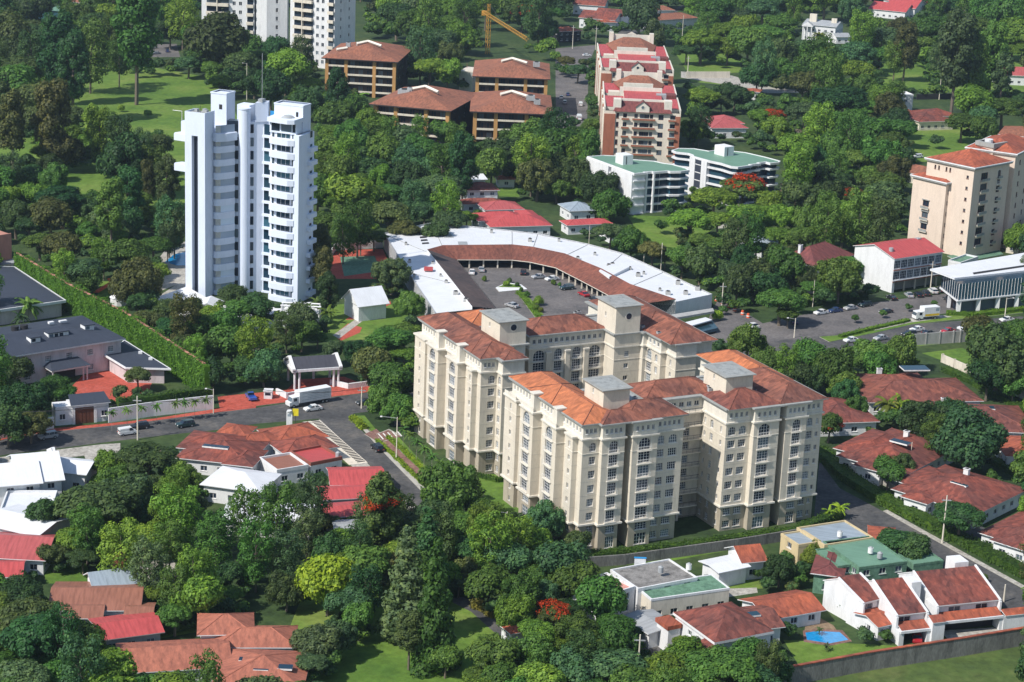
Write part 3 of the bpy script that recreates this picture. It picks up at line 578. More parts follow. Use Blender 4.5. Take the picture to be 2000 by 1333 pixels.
for z in FL:
    b = Bm(); b.face([(17.2, 14.5, z + .4), (22.0, 14.5, z + .4), (22.0, 14.5, z + 3.45), (17.2, 14.5, z + 3.45)], M['bluegl']); b.box(17.0, 13.6, z - .3, 22.2, 14.47, z + .4, wm)
    b.box(20.2, 14.4, z + .4, 20.35, 14.48, z + 3.45, M['whitefr']); b.build('glazed_bay', tw)
b = Bm(); b.box(16, 14.6, 0, 22.2, 20, 49, wm); b.build('wall', tw)
b = Bm(); b.box(22.0, 9.5, 0, 31.0, 17.5, 49, wm); b.box(22.0, 9.2, 0, 31, 9.5, 49, wm); b.box(30.2, 7.6, 0, 32.0, 17.0, 49, wm); b.build('wall', tw)
b = Bm(); b.box(21.4, 12.6, 49, 30.6, 17.4, 56.4, wm); ring(b, [(21.4, 12.6), (30.6, 12.6), (30.6, 17.4), (21.4, 17.4)], 56.4, 56.8, -.3, .1, wm); b.box(28.4, 12.5, 53.4, 29.1, 12.58, 54.8, M['dark']); b.build('penthouse', tw)
for i, z in enumerate(FL):
    b = Bm(); pts = [(21.8, 9.2), (22.2, 8.2), (23.6, 7.3), (28.8, 6.7), (30.5, 7.4), (30.5, 9.2)]
    b.prism(pts, z - .45, z + 1.2, wm); b.build('balcony', tw)
    for s, w in ((1.0, .8), (4.3, 4.3), (7.4, .9)): add_window(tw, (22.0, 9.2), (31.0, 9.2), s, z + 1.2, w, 2.1, 'strip' if w > 2 else 'none', depth=-.06, fr=M['whitefr'], gl=M['bluegl'])
    add_window(tw, (32.0, 7.6), (32.0, 17), 7.4, z + 1.0, 1.6, 2.1, 'none', depth=-.06, fr=M['whitefr'], gl=M['bluegl'])
    b = Bm(); b.box(32.0, 13, z - 2.9, 33.2, 17, z - 1.6, wm); b.build('balcony', tw)
b = Bm(); b.box(22.0, 8.8, 49, 30.4, 12.5, 52.6, wm); b.prism([(21.4, 12.6), (21.6, 8.0), (23.6, 7.0), (28.8, 6.4), (30.6, 7.3), (30.6, 12.6)], 52.2, 53.4, wm)
b.cyl(27, 10.4, 53.4, 54.0, 2.0, M['greyroof'], 16, r2=1.2); b.build('roof_terrace', tw)
b = Bm()
for x0, x1 in ((22.6, 25.2), (25.7, 29.0), (29.3, 30.2)): b.face([(x0, 8.75, 49.6), (x1, 8.75, 49.6), (x1, 8.75, 52), (x0, 8.75, 52)], M['glass'])
b.build('terrace_glazing', tw)
b = Bm(); b.box(18.3, 15.2, 49, 22.5, 15.5, 51.4, wm); b.box(18.3, 16, 51.4, 22.5, 16.2, 53.6, M['bluetarp']); b.build('blue_screen', tw)
b = Bm(); b.box(1.2, 12, 40, 6.3, 17, 57.6, wm); ring(b, [(1.2, 12), (6.3, 12), (6.3, 17), (1.2, 17)], 57.6, 58.0, -.3, .12, wm); b.box(3.9, 11.95, 53.2, 4.9, 12.0, 54.6, M['dark']); b.build('lift_tower', tw)
b = Bm(); b.prism([BQ(0, -.2), BQ(.3, 1.6), BQ(3.4, 2.0), BQ(Lq + .6, 1.0), BQ(Lq + .6, -.2)], 45.3, 47.6, wm); b.prism([(7.6, 10), (10.8, 11), (10.2, 13.5), (7, 13)], 48, 50.6, M['glass']); b.build('roof_terrace', tw)
for z in (37.2, 46.0):
    b = Bm(); b.prism([(-5.4, 3.0), (-4.8, 1.4), (-.4, 1.0), (-.4, 5.2), (-4.4, 5.2)], z - 1.0, z + .9, wm); b.build('side_balcony', tw)
b = Bm(); b.box(-2.8, 2.0, 46.9, -.4, 5, 50.6, wm); b.build('side_room', tw)
b = Bm(); b.beam((-2.6, 2.2, 50), (-2.6, 2.2, 53.4), .08, M['whitefr']); b.beam((-2.6, 2.2, 53.4), (-5.6, 2.2, 53.4), .08, M['whitefr']); b.build('davit', tw)
b = Bm(); b.beam((16.2, 15, 56), (16.2, 15, 70), .1, M['greyroof']); b.build('mast', tw)
b = Bm()
for x, y in ((1.0, 3), (3.0, 4), (4.4, 2.4)): b.box(x, y, HT, x + .9, y + 1.2, HT + .9, M['greyroof'])
b.cyl(3.4, 2.2, HT, HT + 2.2, .05, M['iron']); b.box(15.4, 14, 56.1, 16.8, 16, 57, M['greyroof']); b.build('roof_equipment', tw)
# ------------------------------------------------------------------ helpers for smaller buildings
def frame_of(A, B, z):
    a, b = G(*A, z), G(*B, z); return a, hypot(b[0] - a[0], b[1] - a[1]), atan2(b[1] - a[1], b[0] - a[0])
def bld(name, label, cat, A, B, z, group=None):
    """thing whose local x runs along the front eave A->B (read at height z)"""
    a, w, an = frame_of(A, B, z); return thing(name, label, cat, a[0], a[1], an, group), w
def loc(r, px, py, z):
    x, y = G(px, py, z); dx, dy = x - r.location.x, y - r.location.y; a = r.rotation_euler.z
    return (dx * cos(a) + dy * sin(a), -dx * sin(a) + dy * cos(a))
def auto_win(poly, z0, fl, fh, w=1.5, h=1.3, gap=3.2, style='plain', edges=None, sill=.95, skip=()):
    spec = {}
    for e in range(len(poly)):
        if edges is not None and e not in edges: continue
        a, b = poly[e], poly[(e + 1) % len(poly)]; L = hypot(b[0] - a[0], b[1] - a[1]); n = int((L - .8) / gap)
        if n < 1: continue
        spec[e] = [(L * (i + .5) / n, w, z0 + f * fh + sill, h, style) for f in range(fl) for i in range(n)]
    return spec
def door(bm_, x, y, m): bm_.box(x - .5, y - .06, 0, x + .5, y - .002, 2.1, m)
def house(name, label, A, B, dep, z, roof='hip', wallm='white', roofm='tilehouse', pitch=17, over=.7, fl=1, cat='house', group=None, wings=(), chim=(), edges=(0, 1, 3), win=(1.5, 1.2, 3.2), par=.5, axis='x', skyl=(), trim='white', ridge=True):
    r, w = bld(name, label, cat, A, B, z, group); fh = z / fl
    parts = [(0, 0, w, dep, 0)] + list(wings)
    for i, (x0, y0, x1, y1, dz) in enumerate(parts):
        zz = z + dz; x1 = w + x1 if x1 <= 0 else x1; P4 = [(x0, y0), (x1, y0), (x1, y1), (x0, y1)]; jit = .004 * i
        b = Bm(); facade(b, r, [(x + jit, y - jit) for x, y in P4], 0, zz, M[wallm], auto_win(P4, 0, fl, zz / fl, win[0], win[1], win[2], edges=edges)); b.build('wall', r)
        b = Bm(); wd = (x1 - x0) >= (y1 - y0)
        if roof == 'hip':
            h, a, c, q = b.hip(x0, y0, x1, y1, zz + .004 * i, pitch, M[roofm], over, soffit=M[trim]); o = b.build('roof', r)
            if ridge:
                b = Bm()
                for p0, p1 in ((q[0], a), (q[3], a if wd else c), (q[1], c if wd else a), (q[2], c), (a, c)):
                    if (Vector(p0) - Vector(p1)).length > .5: b.beam(Vector(p0), Vector(p1), .1, M[roofm])
                b.build('ridge_cap', o)
        elif roof == 'gable':
            b.gable(x0, y0, x1, y1, zz + .004 * i, pitch, M[roofm], M[wallm], over, axis); b.build('roof', r)
        else:
            b.face([(x, y, zz - .02) for x, y in P4], M[roofm]); ring(b, P4, zz - .3, zz + par, -.25, .05, M[trim])
            ri = offset(P4, -.25)
            for k in range(4): b.face([(*ri[(k + 1) % 4], zz - .02), (*ri[k], zz - .02), (*ri[k], zz + par), (*ri[(k + 1) % 4], zz + par)], M[trim])
            b.build('roof', r)
    for (x, y, h) in chim:
        b = Bm(); b.box(x - .6, y - .45, z - .5, x + .6, y + .45, z + h, M['white']); b.box(x - .7, y - .55, z + h, x + .7, y + .55, z + h + .15, M['white']); b.box(x - .45, y - .3, z + h + .15, x + .45, y + .3, z + h + .2, M['dark']); b.build('chimney', r)
    for (x, y, sx, sy, h) in skyl:
        b = Bm(); b.box(x, y, z + h - .35, x + sx, y + sy, z + h, M['whitefr'], top=M['bluegl']); b.build('skylight', r)
    return r, w

# ------------------------------------------------------------------ brown roofed apartment buildings
def brown(label, A, B, dep, chan, extra=()):
    z = 17; r, w = bld('apartment_building', label, 'apartment building', A, B, z, 'four brown roofed apartment buildings')
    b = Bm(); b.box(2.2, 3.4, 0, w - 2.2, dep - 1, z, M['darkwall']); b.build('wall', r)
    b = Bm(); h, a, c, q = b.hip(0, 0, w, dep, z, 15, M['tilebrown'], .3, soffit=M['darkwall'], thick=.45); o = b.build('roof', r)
    for p0, p1 in chan:
        b = Bm(); b.beam((p0[0] * w, p0[1] * dep, z + p0[2] * h), (p1[0] * w, p1[1] * dep, z + p1[2] * h), .7, M['creamtrim']); b.build('roof_channel', o)
    for fx in (.035, .29, .665, .93):
        b = Bm(); b.box(fx * w - .0, 1.2, 0, fx * w + 1.5, 3.0, z - .5, M['ochre']); b.build('pillar', r)
    for k in range(1, 5):
        zz = z - .9 - 3.75 * k + .9
        for x0, x1 in ((.035 * w + 1.5, .29 * w), (.29 * w + 1.5, .665 * w), (.665 * w + 1.5, .93 * w)):
            b = Bm(); b.box(x0, 1.3, zz - .1, x1, 3.4, zz + .12, M['slabw']); b.box(x0, 1.25, zz - .12, x1, 1.45, zz + .7, M['slabw']); b.build('balcony', r)
            n = max(2, int((x1 - x0) / 3.4))
            for i in range(n):
                add_window(r, (x0, 3.4), (x1, 3.4), (x1 - x0) * (i + .5) / n, zz + .2, 2.2, 2.3, 'strip', depth=.02 - .08, fr=M['wood'])
    b = Bm()
    for i in range(4):
        for k in range(4): b.box(-.0 + w - 2.2, 5 + i * 7, z - 3.2 - 3.75 * k, w - 2.12, 7.2 + i * 7, z - 1.6 - 3.75 * k, M['glass'])
    b.build('side_window', r)
    for (x, y, s, zz) in extra:
        b = Bm(); b.box(x, y, z + zz - 1, x + s, y + s * .8, z + zz + 1.0, M['greyroof']); b.cyl(x + s * .5, y + s * .4, z + zz + 1, z + zz + 1.3, s * .3, M['dark'], 8); b.build('roof_unit', r)
    return r
V_ = [((.36, .40, .93), (.5, .45, 1.16)), ((.5, .45, 1.16), (.70, .36, .9))]
brown('brown hip roofed apartment building with two white roof strips, below the white high-rise', (629, 113), (776.5, 121.5), 46, V_ + [((.14, .2, .55), (.27, .25, .7))], ((7, 20, 2, 3.4), (12, 19, 2.2, 4.0)))
brown('brown hip roofed apartment building with a grey rooftop shed, nearest to the white tower', (722, 203), (880, 217), 44, V_, ((6, 17, 5, 2.6), (9.6, 18, 2, 3.6)))
brown('brown hip roofed apartment building below the yellow crane', (923.8, 148.8), (1073.8, 155), 44, V_, ((26, 17, 3, 3.4),))
brown('brown hip roofed apartment building with two rooftop tanks, in front of the crane one', (918.8, 217.5), (1078.8, 223.8), 44, V_, ((22, 14, 3.4, 3.6), (25, 10, 2.6, 2.8)))

# ------------------------------------------------------------------ red roofed terrace of four
def redrow(label, A, B, zf):
    z = 20; r, w = bld('apartment_row', label, 'apartment building', A, B, z, 'red roofed peach apartment rows')
    D = 62 if zf else 74; bf = M['creamtrim']; rd = M['redmetal']
    P4 = [(0, 0), (w, 0), (w, D), (0, D)]
    mid = [(.26, 'b', 2.0), (.46, 'c', 6.2), (.70, 'w', 2.0)]
    b = Bm(); spec = {0: []}; pe = M['rowpeach']
    FH = 3.5
    for k in range(5):
        zz = z - 2.9 - FH * k
        for s, wd in ((.18, 1.0), (.275, 1.5), (.42, 1.3), (.50, 1.9), (.56, 1.9), (.62, 1.3), (.745, 2.0), (.90, 2.2)): spec[0].append((s * w, wd, zz, 2.1, 'strip' if wd > 1.4 else 'plain'))
    facade(b, r, P4, 0, z, pe, spec, fr=M['wood']); b.build('wall', r)
    b = Bm(); b.box(.1, -.35, 0, w * .15, -.004, z - 1.2, M['brick']); b.build('brick_pier', r); b = Bm(); b.box(w * .93, -.35, 0, w - .1, -.004, z - 1.2, M['brick']); b.build('brick_pier', r)
    b = Bm()
    for i in range(8): b.box(-.5, 4 + i * 7, 0, -.004, 8 + i * 7, z, M['brick'] if i % 3 == 1 else bf)
    b.build('side_pier', r)
    for k in range(6):
        zz = z - 2.9 - FH * k
        for x0, x1 in ((.23, .33), (.37, .67), (.84, .94)):
            b = Bm(); b.box(x0 * w, -1.3, zz - .25, x1 * w, -.01, zz, bf); b.box(x0 * w, -1.35, zz - .2, x1 * w, -1.2, zz + .5, M['brick']); b.box(x0 * w, -1.38, zz + .5, x1 * w, -1.15, zz + .62, bf); b.build('balcony', r)
    # roofs: front brown slope with gable, red slope behind, repeated
    b = Bm(); b.slope([(3.5, -1.2, z), (w - 3.5, -1.2, z), (w - 5.5, 5, z + 3.4), (5.5, 5, z + 3.4)], M['tileplum']); b.box(5.0, 4.9, z, w - 5.0, 5.6, z + 4.2, bf); b.box(3.6, 1.0, z, 6.6, 5.4, z + 4.4, bf); b.box(w - 6.6, 1.0, z, w - 3.6, 5.4, z + 4.4, bf); b.build('mansard_roof', r)
    b = Bm(); gx = w * .5
    b.prism([(gx - 2.6, -1.0), (gx + 2.6, -1.0), (gx + 2.6, 3.2), (gx - 2.6, 3.2)], z - .2, z + 2.0, bf)
    b.face([(gx - 2.9, -1.02, z + 2), (gx + 2.9, -1.02, z + 2), (gx, -1.02, z + 4.2)], bf)
    b.slope([(gx - 3.1, 3.2, z + 1.9), (gx - 3.1, -1.4, z + 1.9), (gx, -1.4, z + 4.4), (gx, 3.2, z + 4.4)], M['tileplum']); b.slope([(gx + 3.1, -1.4, z + 1.9), (gx + 3.1, 3.2, z + 1.9), (gx, 3.2, z + 4.4), (gx, -1.4, z + 4.4)], M['tileplum'])
    oculus(b, gx, -1.04, z + 2.0, .6); b.build('gable', r)
    y2 = 30
    def red(y0, y1, z0, z1, x0=.6, x1=None):
        b = Bm(); b.slope([(x0, y0, z0), (x1 or w - .6, y0, z0), (x1 or w - .6, y1, z1), (x0, y1, z1)], rd); b.box(x0, y0 + .1, z0 - 1.5, x1 or w - .6, y1, z0 - .05, bf); b.build('roof', r)
    red(6, 26, z + .6, z + 1.6, .6, 8); red(6, 24, z + .6, z + 1.6, w - 7, w - .6); red(10, 29, z + 2.4, z + 3.4, 8, w - 7)
    b = Bm(); b.box(0, 0, z, .5, 29, z + 1.5, bf); b.box(w - .5, 0, z, w, 29, z + 1.5, bf); b.box(6.5, 28.8, z, w - 6.5, 29.5, z + 4.9, bf); b.box(8, 35, z, w - 10, 36, z + 5.5, bf) ; b.build('parapet', r)
    b = Bm(); b.box(w - 9, 22, z, w - 5, 26, z + 3.4, M['greyroof']); b.box(2, 31, z, 6.5, 35, z + 2.4, pe); b.box(w - 5, 30, z, w - .6, 36, z + 2.0, M['tileplum']); b.build('roof_hut', r)
    red(38, D - 6, z + .6, z + 1.8)
    b = Bm(); h = 3.6; b.slope([(8, 37, z + 1.9), (w - 8, 37, z + 1.9), (w * .62, D - 6, z + 2 + h), (w * .38, D - 6, z + 2 + h)], M['tilebrown']); b.slope([(w - 8, 37, z + 1.9), (w - 4, D - 4, z + 1.9), (w * .62, D - 6, z + 2 + h)], M['tilebrown']); b.slope([(4, D - 4, z + 1.9), (8, 37, z + 1.9), (w * .38, D - 6, z + 2 + h)], M['tilebrown']); b.build('mansard_roof', r)
    b = Bm(); b.box(5.5, D - 4, z, w - 5.5, D - 3.4, z + 6.6, bf); b.box(0, 36, z, .5, D, z + 1.5, bf); b.box(w - .5, 36, z, w, D, z + 1.5, bf); b.box(5.5, D - 5, z, 7.5, D - 2, z + 7.4, bf); b.box(w - 7.5, D - 5, z, w - 5.5, D - 2, z + 7.4, bf)
    b.face([(w * .42, D - 4.05, z + 6.6), (w * .58, D - 4.05, z + 6.6), (w * .5, D - 4.05, z + 8)], bf); b.build('parapet', r)
    return r
redrow('nearer peach and brick apartment row with red roofs, just behind the green roofed blocks', (1180, 216), (1330, 222.8), 1)
redrow('peach apartment row with red roofs, farther half of the red roofed terrace', (1174, 138), (1316, 144), 0)

# ------------------------------------------------------------------ green roofed blocks
def greenb(label, A, B, z, dep, poly, side_white, hut, hutsize=4.2):
    r, w = bld('apartment_building', label, 'apartment building', A, B, z, 'green roofed white apartment buildings')
    poly = [(x if x < 900 else w + x - 1000, y) for x, y in poly]
    b = Bm(); b.prism(offset(poly, -1.0), 0, z, M['bluegl']); b.build('glazing', r)
    k = 0; zz = 0.0; fh = 2.95
    while zz < z - 1:
        b = Bm(); ring(b, poly, max(0, zz - .2), zz + .38, -1.1, .1, M['white']); b.build('balcony', r); zz = z - fh * (5 - k) if False else zz + fh
    b = Bm(); ring(b, poly, z - .3, z + .5, -.3, .2, M['white']); ri = offset(poly, -.3)
    for i in range(len(ri)): j = (i + 1) % len(ri); b.face([(*ri[j], z), (*ri[i], z), (*ri[i], z + .5), (*ri[j], z + .5)], M['white'])
    b.face([(x, y, z + .3) for x, y in offset(poly, -.2)], M['greenmetal']); b.build('roof', r)
    b = Bm()
    for (x0, y0, x1, y1) in side_white: b.box(x0, y0, 0, x1, y1, z + .1, M['white'])
    b.build('wall', r)
    b = Bm(); hx, hy = hut; b.box(hx, hy, z + .3, hx + hutsize, hy + hutsize * 1.2, z + 3.8, M['white']); b.box(hx + hutsize * .3, hy - .03, z + .5, hx + hutsize * .38, hy, z + 3.4, M['dark']); b.build('roof_hut', r)
    b = Bm()
    for e in (0, 1, len(poly) - 1, 2, 3, 4):
        a, c = offset(poly, -.95)[e], offset(poly, -.95)[(e + 1) % len(poly)]; L = hypot(c[0] - a[0], c[1] - a[1])
        for i in range(1, int(L / 2.4)):
            t = i * 2.4 / L; b.beam((a[0] + (c[0] - a[0]) * t, a[1] + (c[1] - a[1]) * t, .8), (a[0] + (c[0] - a[0]) * t, a[1] + (c[1] - a[1]) * t, z - .5), .05, M['whitefr'])
    b.build('mullion', r); return r
g1 = greenb('white apartment building with green roof and dark ribbon windows, left of its twin', (1239, 341.7), (1346, 333), 14.3, 30, [(0, 0), (4.6, 0), (4.6, 1.0), (8, 1.0), (8, 0), (14, 0), (14.3, -1.2), (18, -2.2), (22, -1.6), (23, 2), (22, 9), (20, 12), (19, 16), (13, 21), (12, 28), (7, 31), (0, 31)], [(-.6, .4, 6.0, 14), (-.6, 16, 5, 31), (8, -.35, 8.6, .5), (4.7, .4, 5.2, 1)], (4.2, 14))
g2 = greenb('white apartment building with green roof and curved corner balconies, right of its twin', (1441, 329), (1525.8, 319), 14.0, 28, [(0, 0), (7, .3), (7, 1.6), (12, 1.2), (12, 2.6), (16, 2.6), (16, .2), (20, 0), (22, 1.5), (22, 10), (21, 19), (16, 27), (10, 27), (8, 33), (3, 36), (-2, 34), (-2.6, 31), (0, 27), (-.5, 24), (-2, 22), (-2, 13), (-1, 8), (-1.5, 2)], [(-2.4, 14, 1, 17), (-2.4, 20.5, 1, 23.5), (-2.0, 17, 0, 20.5)], (8.6, 17), 4.6)
b = Bm(); b.box(-2.3, 17.2, .5, -2.02, 20.3, 13.6, M['slate'])
for k in range(5): b.box(-2.36, 17.2, 2.9 * k + .2, -2.31, 20.3, 2.9 * k + .5, M['whitefr'])
b.build('stair_window', g2)

# ------------------------------------------------------------------ peach towers on the right
def peach(label, A, B, z, dep, spec, rm='tilebright', group='peach apartment tower', extra=None, pitch=20):
    r, w = bld('apartment_tower', label, 'apartment tower', A, B, z)
    P4 = [(0, 0), (w, 0), (w, dep), (0, dep)]
    b = Bm(); facade(b, r, P4, 0, z, M['peach'], spec(w, dep, z), fr=M['wood']); b.build('wall', r)
    b = Bm(); ring(b, P4, z - .15, z + .6, -.4, .7, M['edge']); ring(b, P4, z + .3, z + .62, -.4, .85, M['white']); b.build('cornice', r)
    b = Bm(); h, a, c, q = b.hip(0, 0, w, dep, z + .66, pitch, M[rm], .5, soffit=M['edge']); b.build('roof', r)
    return r, w
def s1(w, d, z):
    L = {0: [(w * .45, 2.6, z - 9.0 - 3.9 * i, 2.0, 'strip') for i in range(3)], 1: []}
    for i in range(6): L[1] += [(1.8, 1.5, z - 3.4 - 3.7 * i, 1.3, 'plain'), (6.3, 2.2, z - 3.8 - 3.7 * i, 2.0, 'strip')]
    return L
t1, w1 = peach('lowest, leftmost peach tower with orange hip roof and three balconied windows on its blank side', (1784, 345), (1848.7, 360.4), 23.5, 9.8, s1)
for i in range(3):
    b = Bm(); z = 23.5 - 9.0 - 3.9 * i; b.box(w1 * .45 - 1.7, -.7, z - .9, w1 * .45 + 1.7, -.01, z - .7, M['slabw']); b.box(w1 * .45 - 1.7, -.7, z - .7, w1 * .45 + 1.7, -.62, z + .1, M['edge']); b.box(w1 * .45 - 1.6, -.3, z + 2.1, w1 * .45 + 1.6, -.01, z + 2.4, M['edge']); b.build('balcony', t1)
def s2(w, d, z):
    L = {0: [(3.4 + 1.5 * i, .7, z - 2.6, 1.4, 'plain') for i in (0, 1, 3, 4)] + [(w - 2.3, .9, z - 3.6 - 3.7 * i, 1.1, 'plain') for i in range(7)], 1: []}
    for i in range(7): L[1] += [(6.2, 3.8, z - 4.2 - 3.7 * i, 2.4, 'strip')] + ([(14.5, 1.9, z - 5.6 - 3.7 * i, 2.2, 'strip')] if i > 0 else [(14.5, 1.9, z - 6.4, 4.6, 'bay', True)])
    return L
t2, w2 = peach('tall peach tower with orange hip roof and four small windows under its eave', (1811.6, 311.7), (1903.3, 331.2), 30, 20, s2)
for i in range(7):
    z = 30 - 4.2 - 3.7 * i
    for y, hw in ((6.2, 2.2), (14.5, 1.2)):
        b = Bm(); b.box(w2 + .01, y - hw, z - .5, w2 + .8, y + hw, z - .3, M['slabw']); b.box(w2 + .72, y - hw, z - .3, w2 + .8, y + hw, z + .5, M['edge']); b.build('balcony', t2)
b = Bm(); b.box(4.5, 21, 0, 11, 28, 33.6, M['peach']); ring(b, [(4.5, 21), (11, 21), (11, 28), (4.5, 28)], 33.6, 35.0, -.5, .5, M['edge']); b.face([(5, 21.5, 33.7), (10.5, 21.5, 33.7), (10.5, 27.5, 33.7), (5, 27.5, 33.7)], M['dark'])
b.cyl(7, 24, 33.7, 35.6, 1.4, M['white'], 12); b.build('roof_tank', t2)
def s3(w, d, z): return {1: [(6, 1.6, z - 4 - 3.7 * i, 1.6, 'plain') for i in range(7)] + [(14, 1.6, z - 4 - 3.7 * i, 1.6, 'plain') for i in range(7)]}
t3, w3 = peach('rearmost peach tower with a large orange hip roof, cut by the right edge', (1890, 291), (1984, 304), 32, 26, s3)
# ------------------------------------------------------------------ curved shopping arcade
ar = thing('shopping_arcade', 'curved white roofed shopping arcade with a brown tiled canopy round its car park', 'arcade', *G(1000, 470), 0)
def LP(r, pts, z):
    return [loc(r, x, y, z) for x, y in pts]
OUT = [(850, 613), (797, 533), (750, 458), (844, 437), (1000, 453), (1050, 459), (1147.5, 479), (1215, 497), (1295, 533), (1391, 578)]
INN = [(922, 608), (882, 556), (834, 495.5), (865, 487), (1000, 485.5), (1040, 490), (1102.5, 503), (1175, 533), (1230, 563), (1320, 593)]
KAN = [(968, 603), (936, 562), (892.5, 508), (893.5, 507.5), (1000, 508), (1035, 512), (1085, 523), (1130, 546), (1168, 566), (1226, 598)]
z = 4.8; o3 = LP(ar, OUT, z); i3 = LP(ar, INN, z); k3 = LP(ar, KAN, 2.9)
b = Bm(); pr = Bm()
for i in range(len(OUT) - 1):
    b.slope([(*o3[i], z), (*o3[i + 1], z), (*i3[i + 1], z + .35), (*i3[i], z + .35)][::-1], M['whitemetal'])
    b.face([(*o3[i + 1], 0), (*o3[i], 0), (*o3[i], z + .5), (*o3[i + 1], z + .5)], M['white']); b.face([(*o3[i], .0), (*o3[i + 1], .0), (*o3[i + 1], z + .5), (*o3[i], z + .5)], M['white'])
b.build('roof', ar)
b = Bm()
for i in range(len(OUT) - 1):
    for t in (0.0,):
        p = [o3[i][k] * (1 - t) + o3[i + 1][k] * t for k in (0, 1)]; q = [i3[i][k] * (1 - t) + i3[i + 1][k] * t for k in (0, 1)]
        b.beam((*p, z + .06), (*q, z + .42), .09, M['edge'])
b.build('roof_seam', ar)
b = Bm()
for i in range(len(OUT) - 1):
    b.slope([(*k3[i], 3.4), (*k3[i + 1], 3.4), (*i3[i + 1], z + .7), (*i3[i], z + .7)][::-1] if False else [(*k3[i + 1], 2.9), (*k3[i], 2.9), (*i3[i], z + 1.3), (*i3[i + 1], z + 1.3)], M['tilemaroon'] if i > 1 else M['tileshade'])  # left wing gets a darker, greyer tile colour: painted shade of its slope
    b.face([(*k3[i], 2.7), (*k3[i + 1], 2.7), (*k3[i + 1], 2.92), (*k3[i], 2.92)], M['creamtrim']); b.face([(*i3[i], z + .3), (*i3[i + 1], z + .3), (*i3[i + 1], z + 1.31), (*i3[i], z + 1.31)], M['white'])
b.build('canopy', ar)
b = Bm(); pil = Bm()
for i in range(len(OUT) - 1):
    a, c = [Vector((*p, 0)) for p in (i3[i], i3[i + 1])]; L = (c - a).length
    b.face([(*a.xy, 0), (*c.xy, 0), (*c.xy, z + .4), (*a.xy, z + .4)], M['glass'])
    for t in range(max(1, int(L / 4.5))):
        p = Vector((*k3[i], 0)).lerp(Vector((*k3[i + 1], 0)), t / max(1, int(L / 4.5))); q = p.lerp(a.lerp(c, t / max(1, int(L / 4.5))), .15)
        pil.box(q.x - .22, q.y - .22, 0, q.x + .22, q.y + .22, 3.2, M['slabw'])
b.build('shopfront', ar); pil.build('canopy_column', ar)
b = Bm(); e1, e2, e3, e4 = loc(ar, 1320, 593, z), loc(ar, 1391, 578, z), loc(ar, 1226, 598, 3), loc(ar, 1286, 595, z)
b.face([(*e1, 0), (*e2, 0), (*e2, z + .5), (*e1, z + .5)], M['white']); b.face([(*i3[-2], 0), (*e1, 0), (*e1, z + .5), (*i3[-2], z + .5)], M['white']); b.build('end_wall', ar)
b = Bm(); q = LP(ar, [(1310, 617), (1392, 604), (1395, 610), (1314, 624)], 3.2); b.prism(q, 2.9, 3.5, M['grey']); q = LP(ar, [(1325, 633), (1378, 620), (1391, 625), (1335, 641)], 2.6); b.prism([q[0], q[1], q[2], q[3]], 2.3, 2.6, M['whitemetal']); q = LP(ar, [(1337, 640), (1392, 627), (1402, 640), (1360, 650)], 1.6); b.prism(q, 0.6, 1.5, M['bluegl']); b.build('awning', ar)
random.seed(4)
for (x, y) in [(797, 512), (806, 540), (830, 530), (842, 516), (858, 540), (868, 553), (885, 576), (905, 590), (1031, 472), (1089, 471), (1125, 507), (1159, 498), (1228, 526), (1255, 535), (1286, 568), (1300, 576), (1320, 555), (1335, 575), (1358, 566), (790, 478), (957, 440 + 14), (1185, 522), (1192, 520), (1242, 540)]:
    b = Bm(); p = loc(ar, x, y, 5.2); s = random.uniform(.7, 1.5); b.box(p[0], p[1], 4.7, p[0] + s, p[1] + s, 5.3 + s * .55, M['grey']); b.cyl(p[0] + s / 2, p[1] + s / 2, 5.3 + s * .55, 5.5 + s * .55, s * .38, M['dark'], 8); b.build('roof_unit', ar)
for pts in ([(818, 456), (832, 455), (832, 457), (819, 458)], [(820, 462), (833, 461), (833, 463), (821, 464)], [(822, 468), (834, 467), (835, 469), (822, 470)], [(824, 474), (837, 473), (838, 475), (825, 476)]):
    b = Bm(); b.prism(LP(ar, pts, 5.3), 4.9, 5.25, M['dark']); b.build('skylight', ar)
for pts in ([(860, 455), (880, 454), (886, 463), (868, 463)], [(894, 471), (912, 471), (914, 479), (896, 479)]):
    b = Bm(); b.prism(LP(ar, pts, 5.3), 4.9, 5.12, M['greyroof']); b.build('roof_patch', ar)
b = Bm(); b.prism(LP(ar, [(1170, 530), (1207, 511), (1232, 522), (1190, 543)], 5.6), 4.9, 5.9, M['whitemetal']); b.build('raised_roof', ar)
b = Bm(); q = loc(ar, 845, 530, 5.4); b.box(q[0] - 2.6, q[1], 5.4, q[0], q[1] + 2.2, 6.2, M['redmetal']); b.build('roof_unit', ar)

# ------------------------------------------------------------------ red roofed office and the glass showroom
r, w = bld('office_building', 'white three storey office with a bright red pitched roof and glazed street front', 'office building', (1747.5, 504), (1841, 490.5), 11.2)
D = 17.5; b = Bm()
spec = {0: []}
for f in (0, 1):
    for i in range(7): spec[0].append((w * (i + .5) / 7, w / 7 - .25, 4.1 + 3.5 * f, 2.5, 'grid'))
facade(b, r, [(0, 0), (w, 0), (w, D), (0, D)], 3.4, 11.0, M['white'], spec, gl=M['glass']); b.box(0.02, 2.5, 0, w, D, 3.4, M['grey']); b.box(0, .02, 0, 1.0, D, 3.42, M['white']); b.build('wall', r)
b = Bm(); b.gable(0, 0, w, D, 11.0, 15, M['redmetal'], M['white'], .5, 'x'); b.build('roof', r)
b = Bm(); b.box(-.05, -.3, 7.05, w + .05, 0, 7.25, M['brick']); b.box(-.05, -.3, 3.4, w + .05, 0, 3.75, M['brick']); b.box(-.05, -.33, 3.75, w, 0, 3.95, M['white']); b.build('balcony', r)
b = Bm()
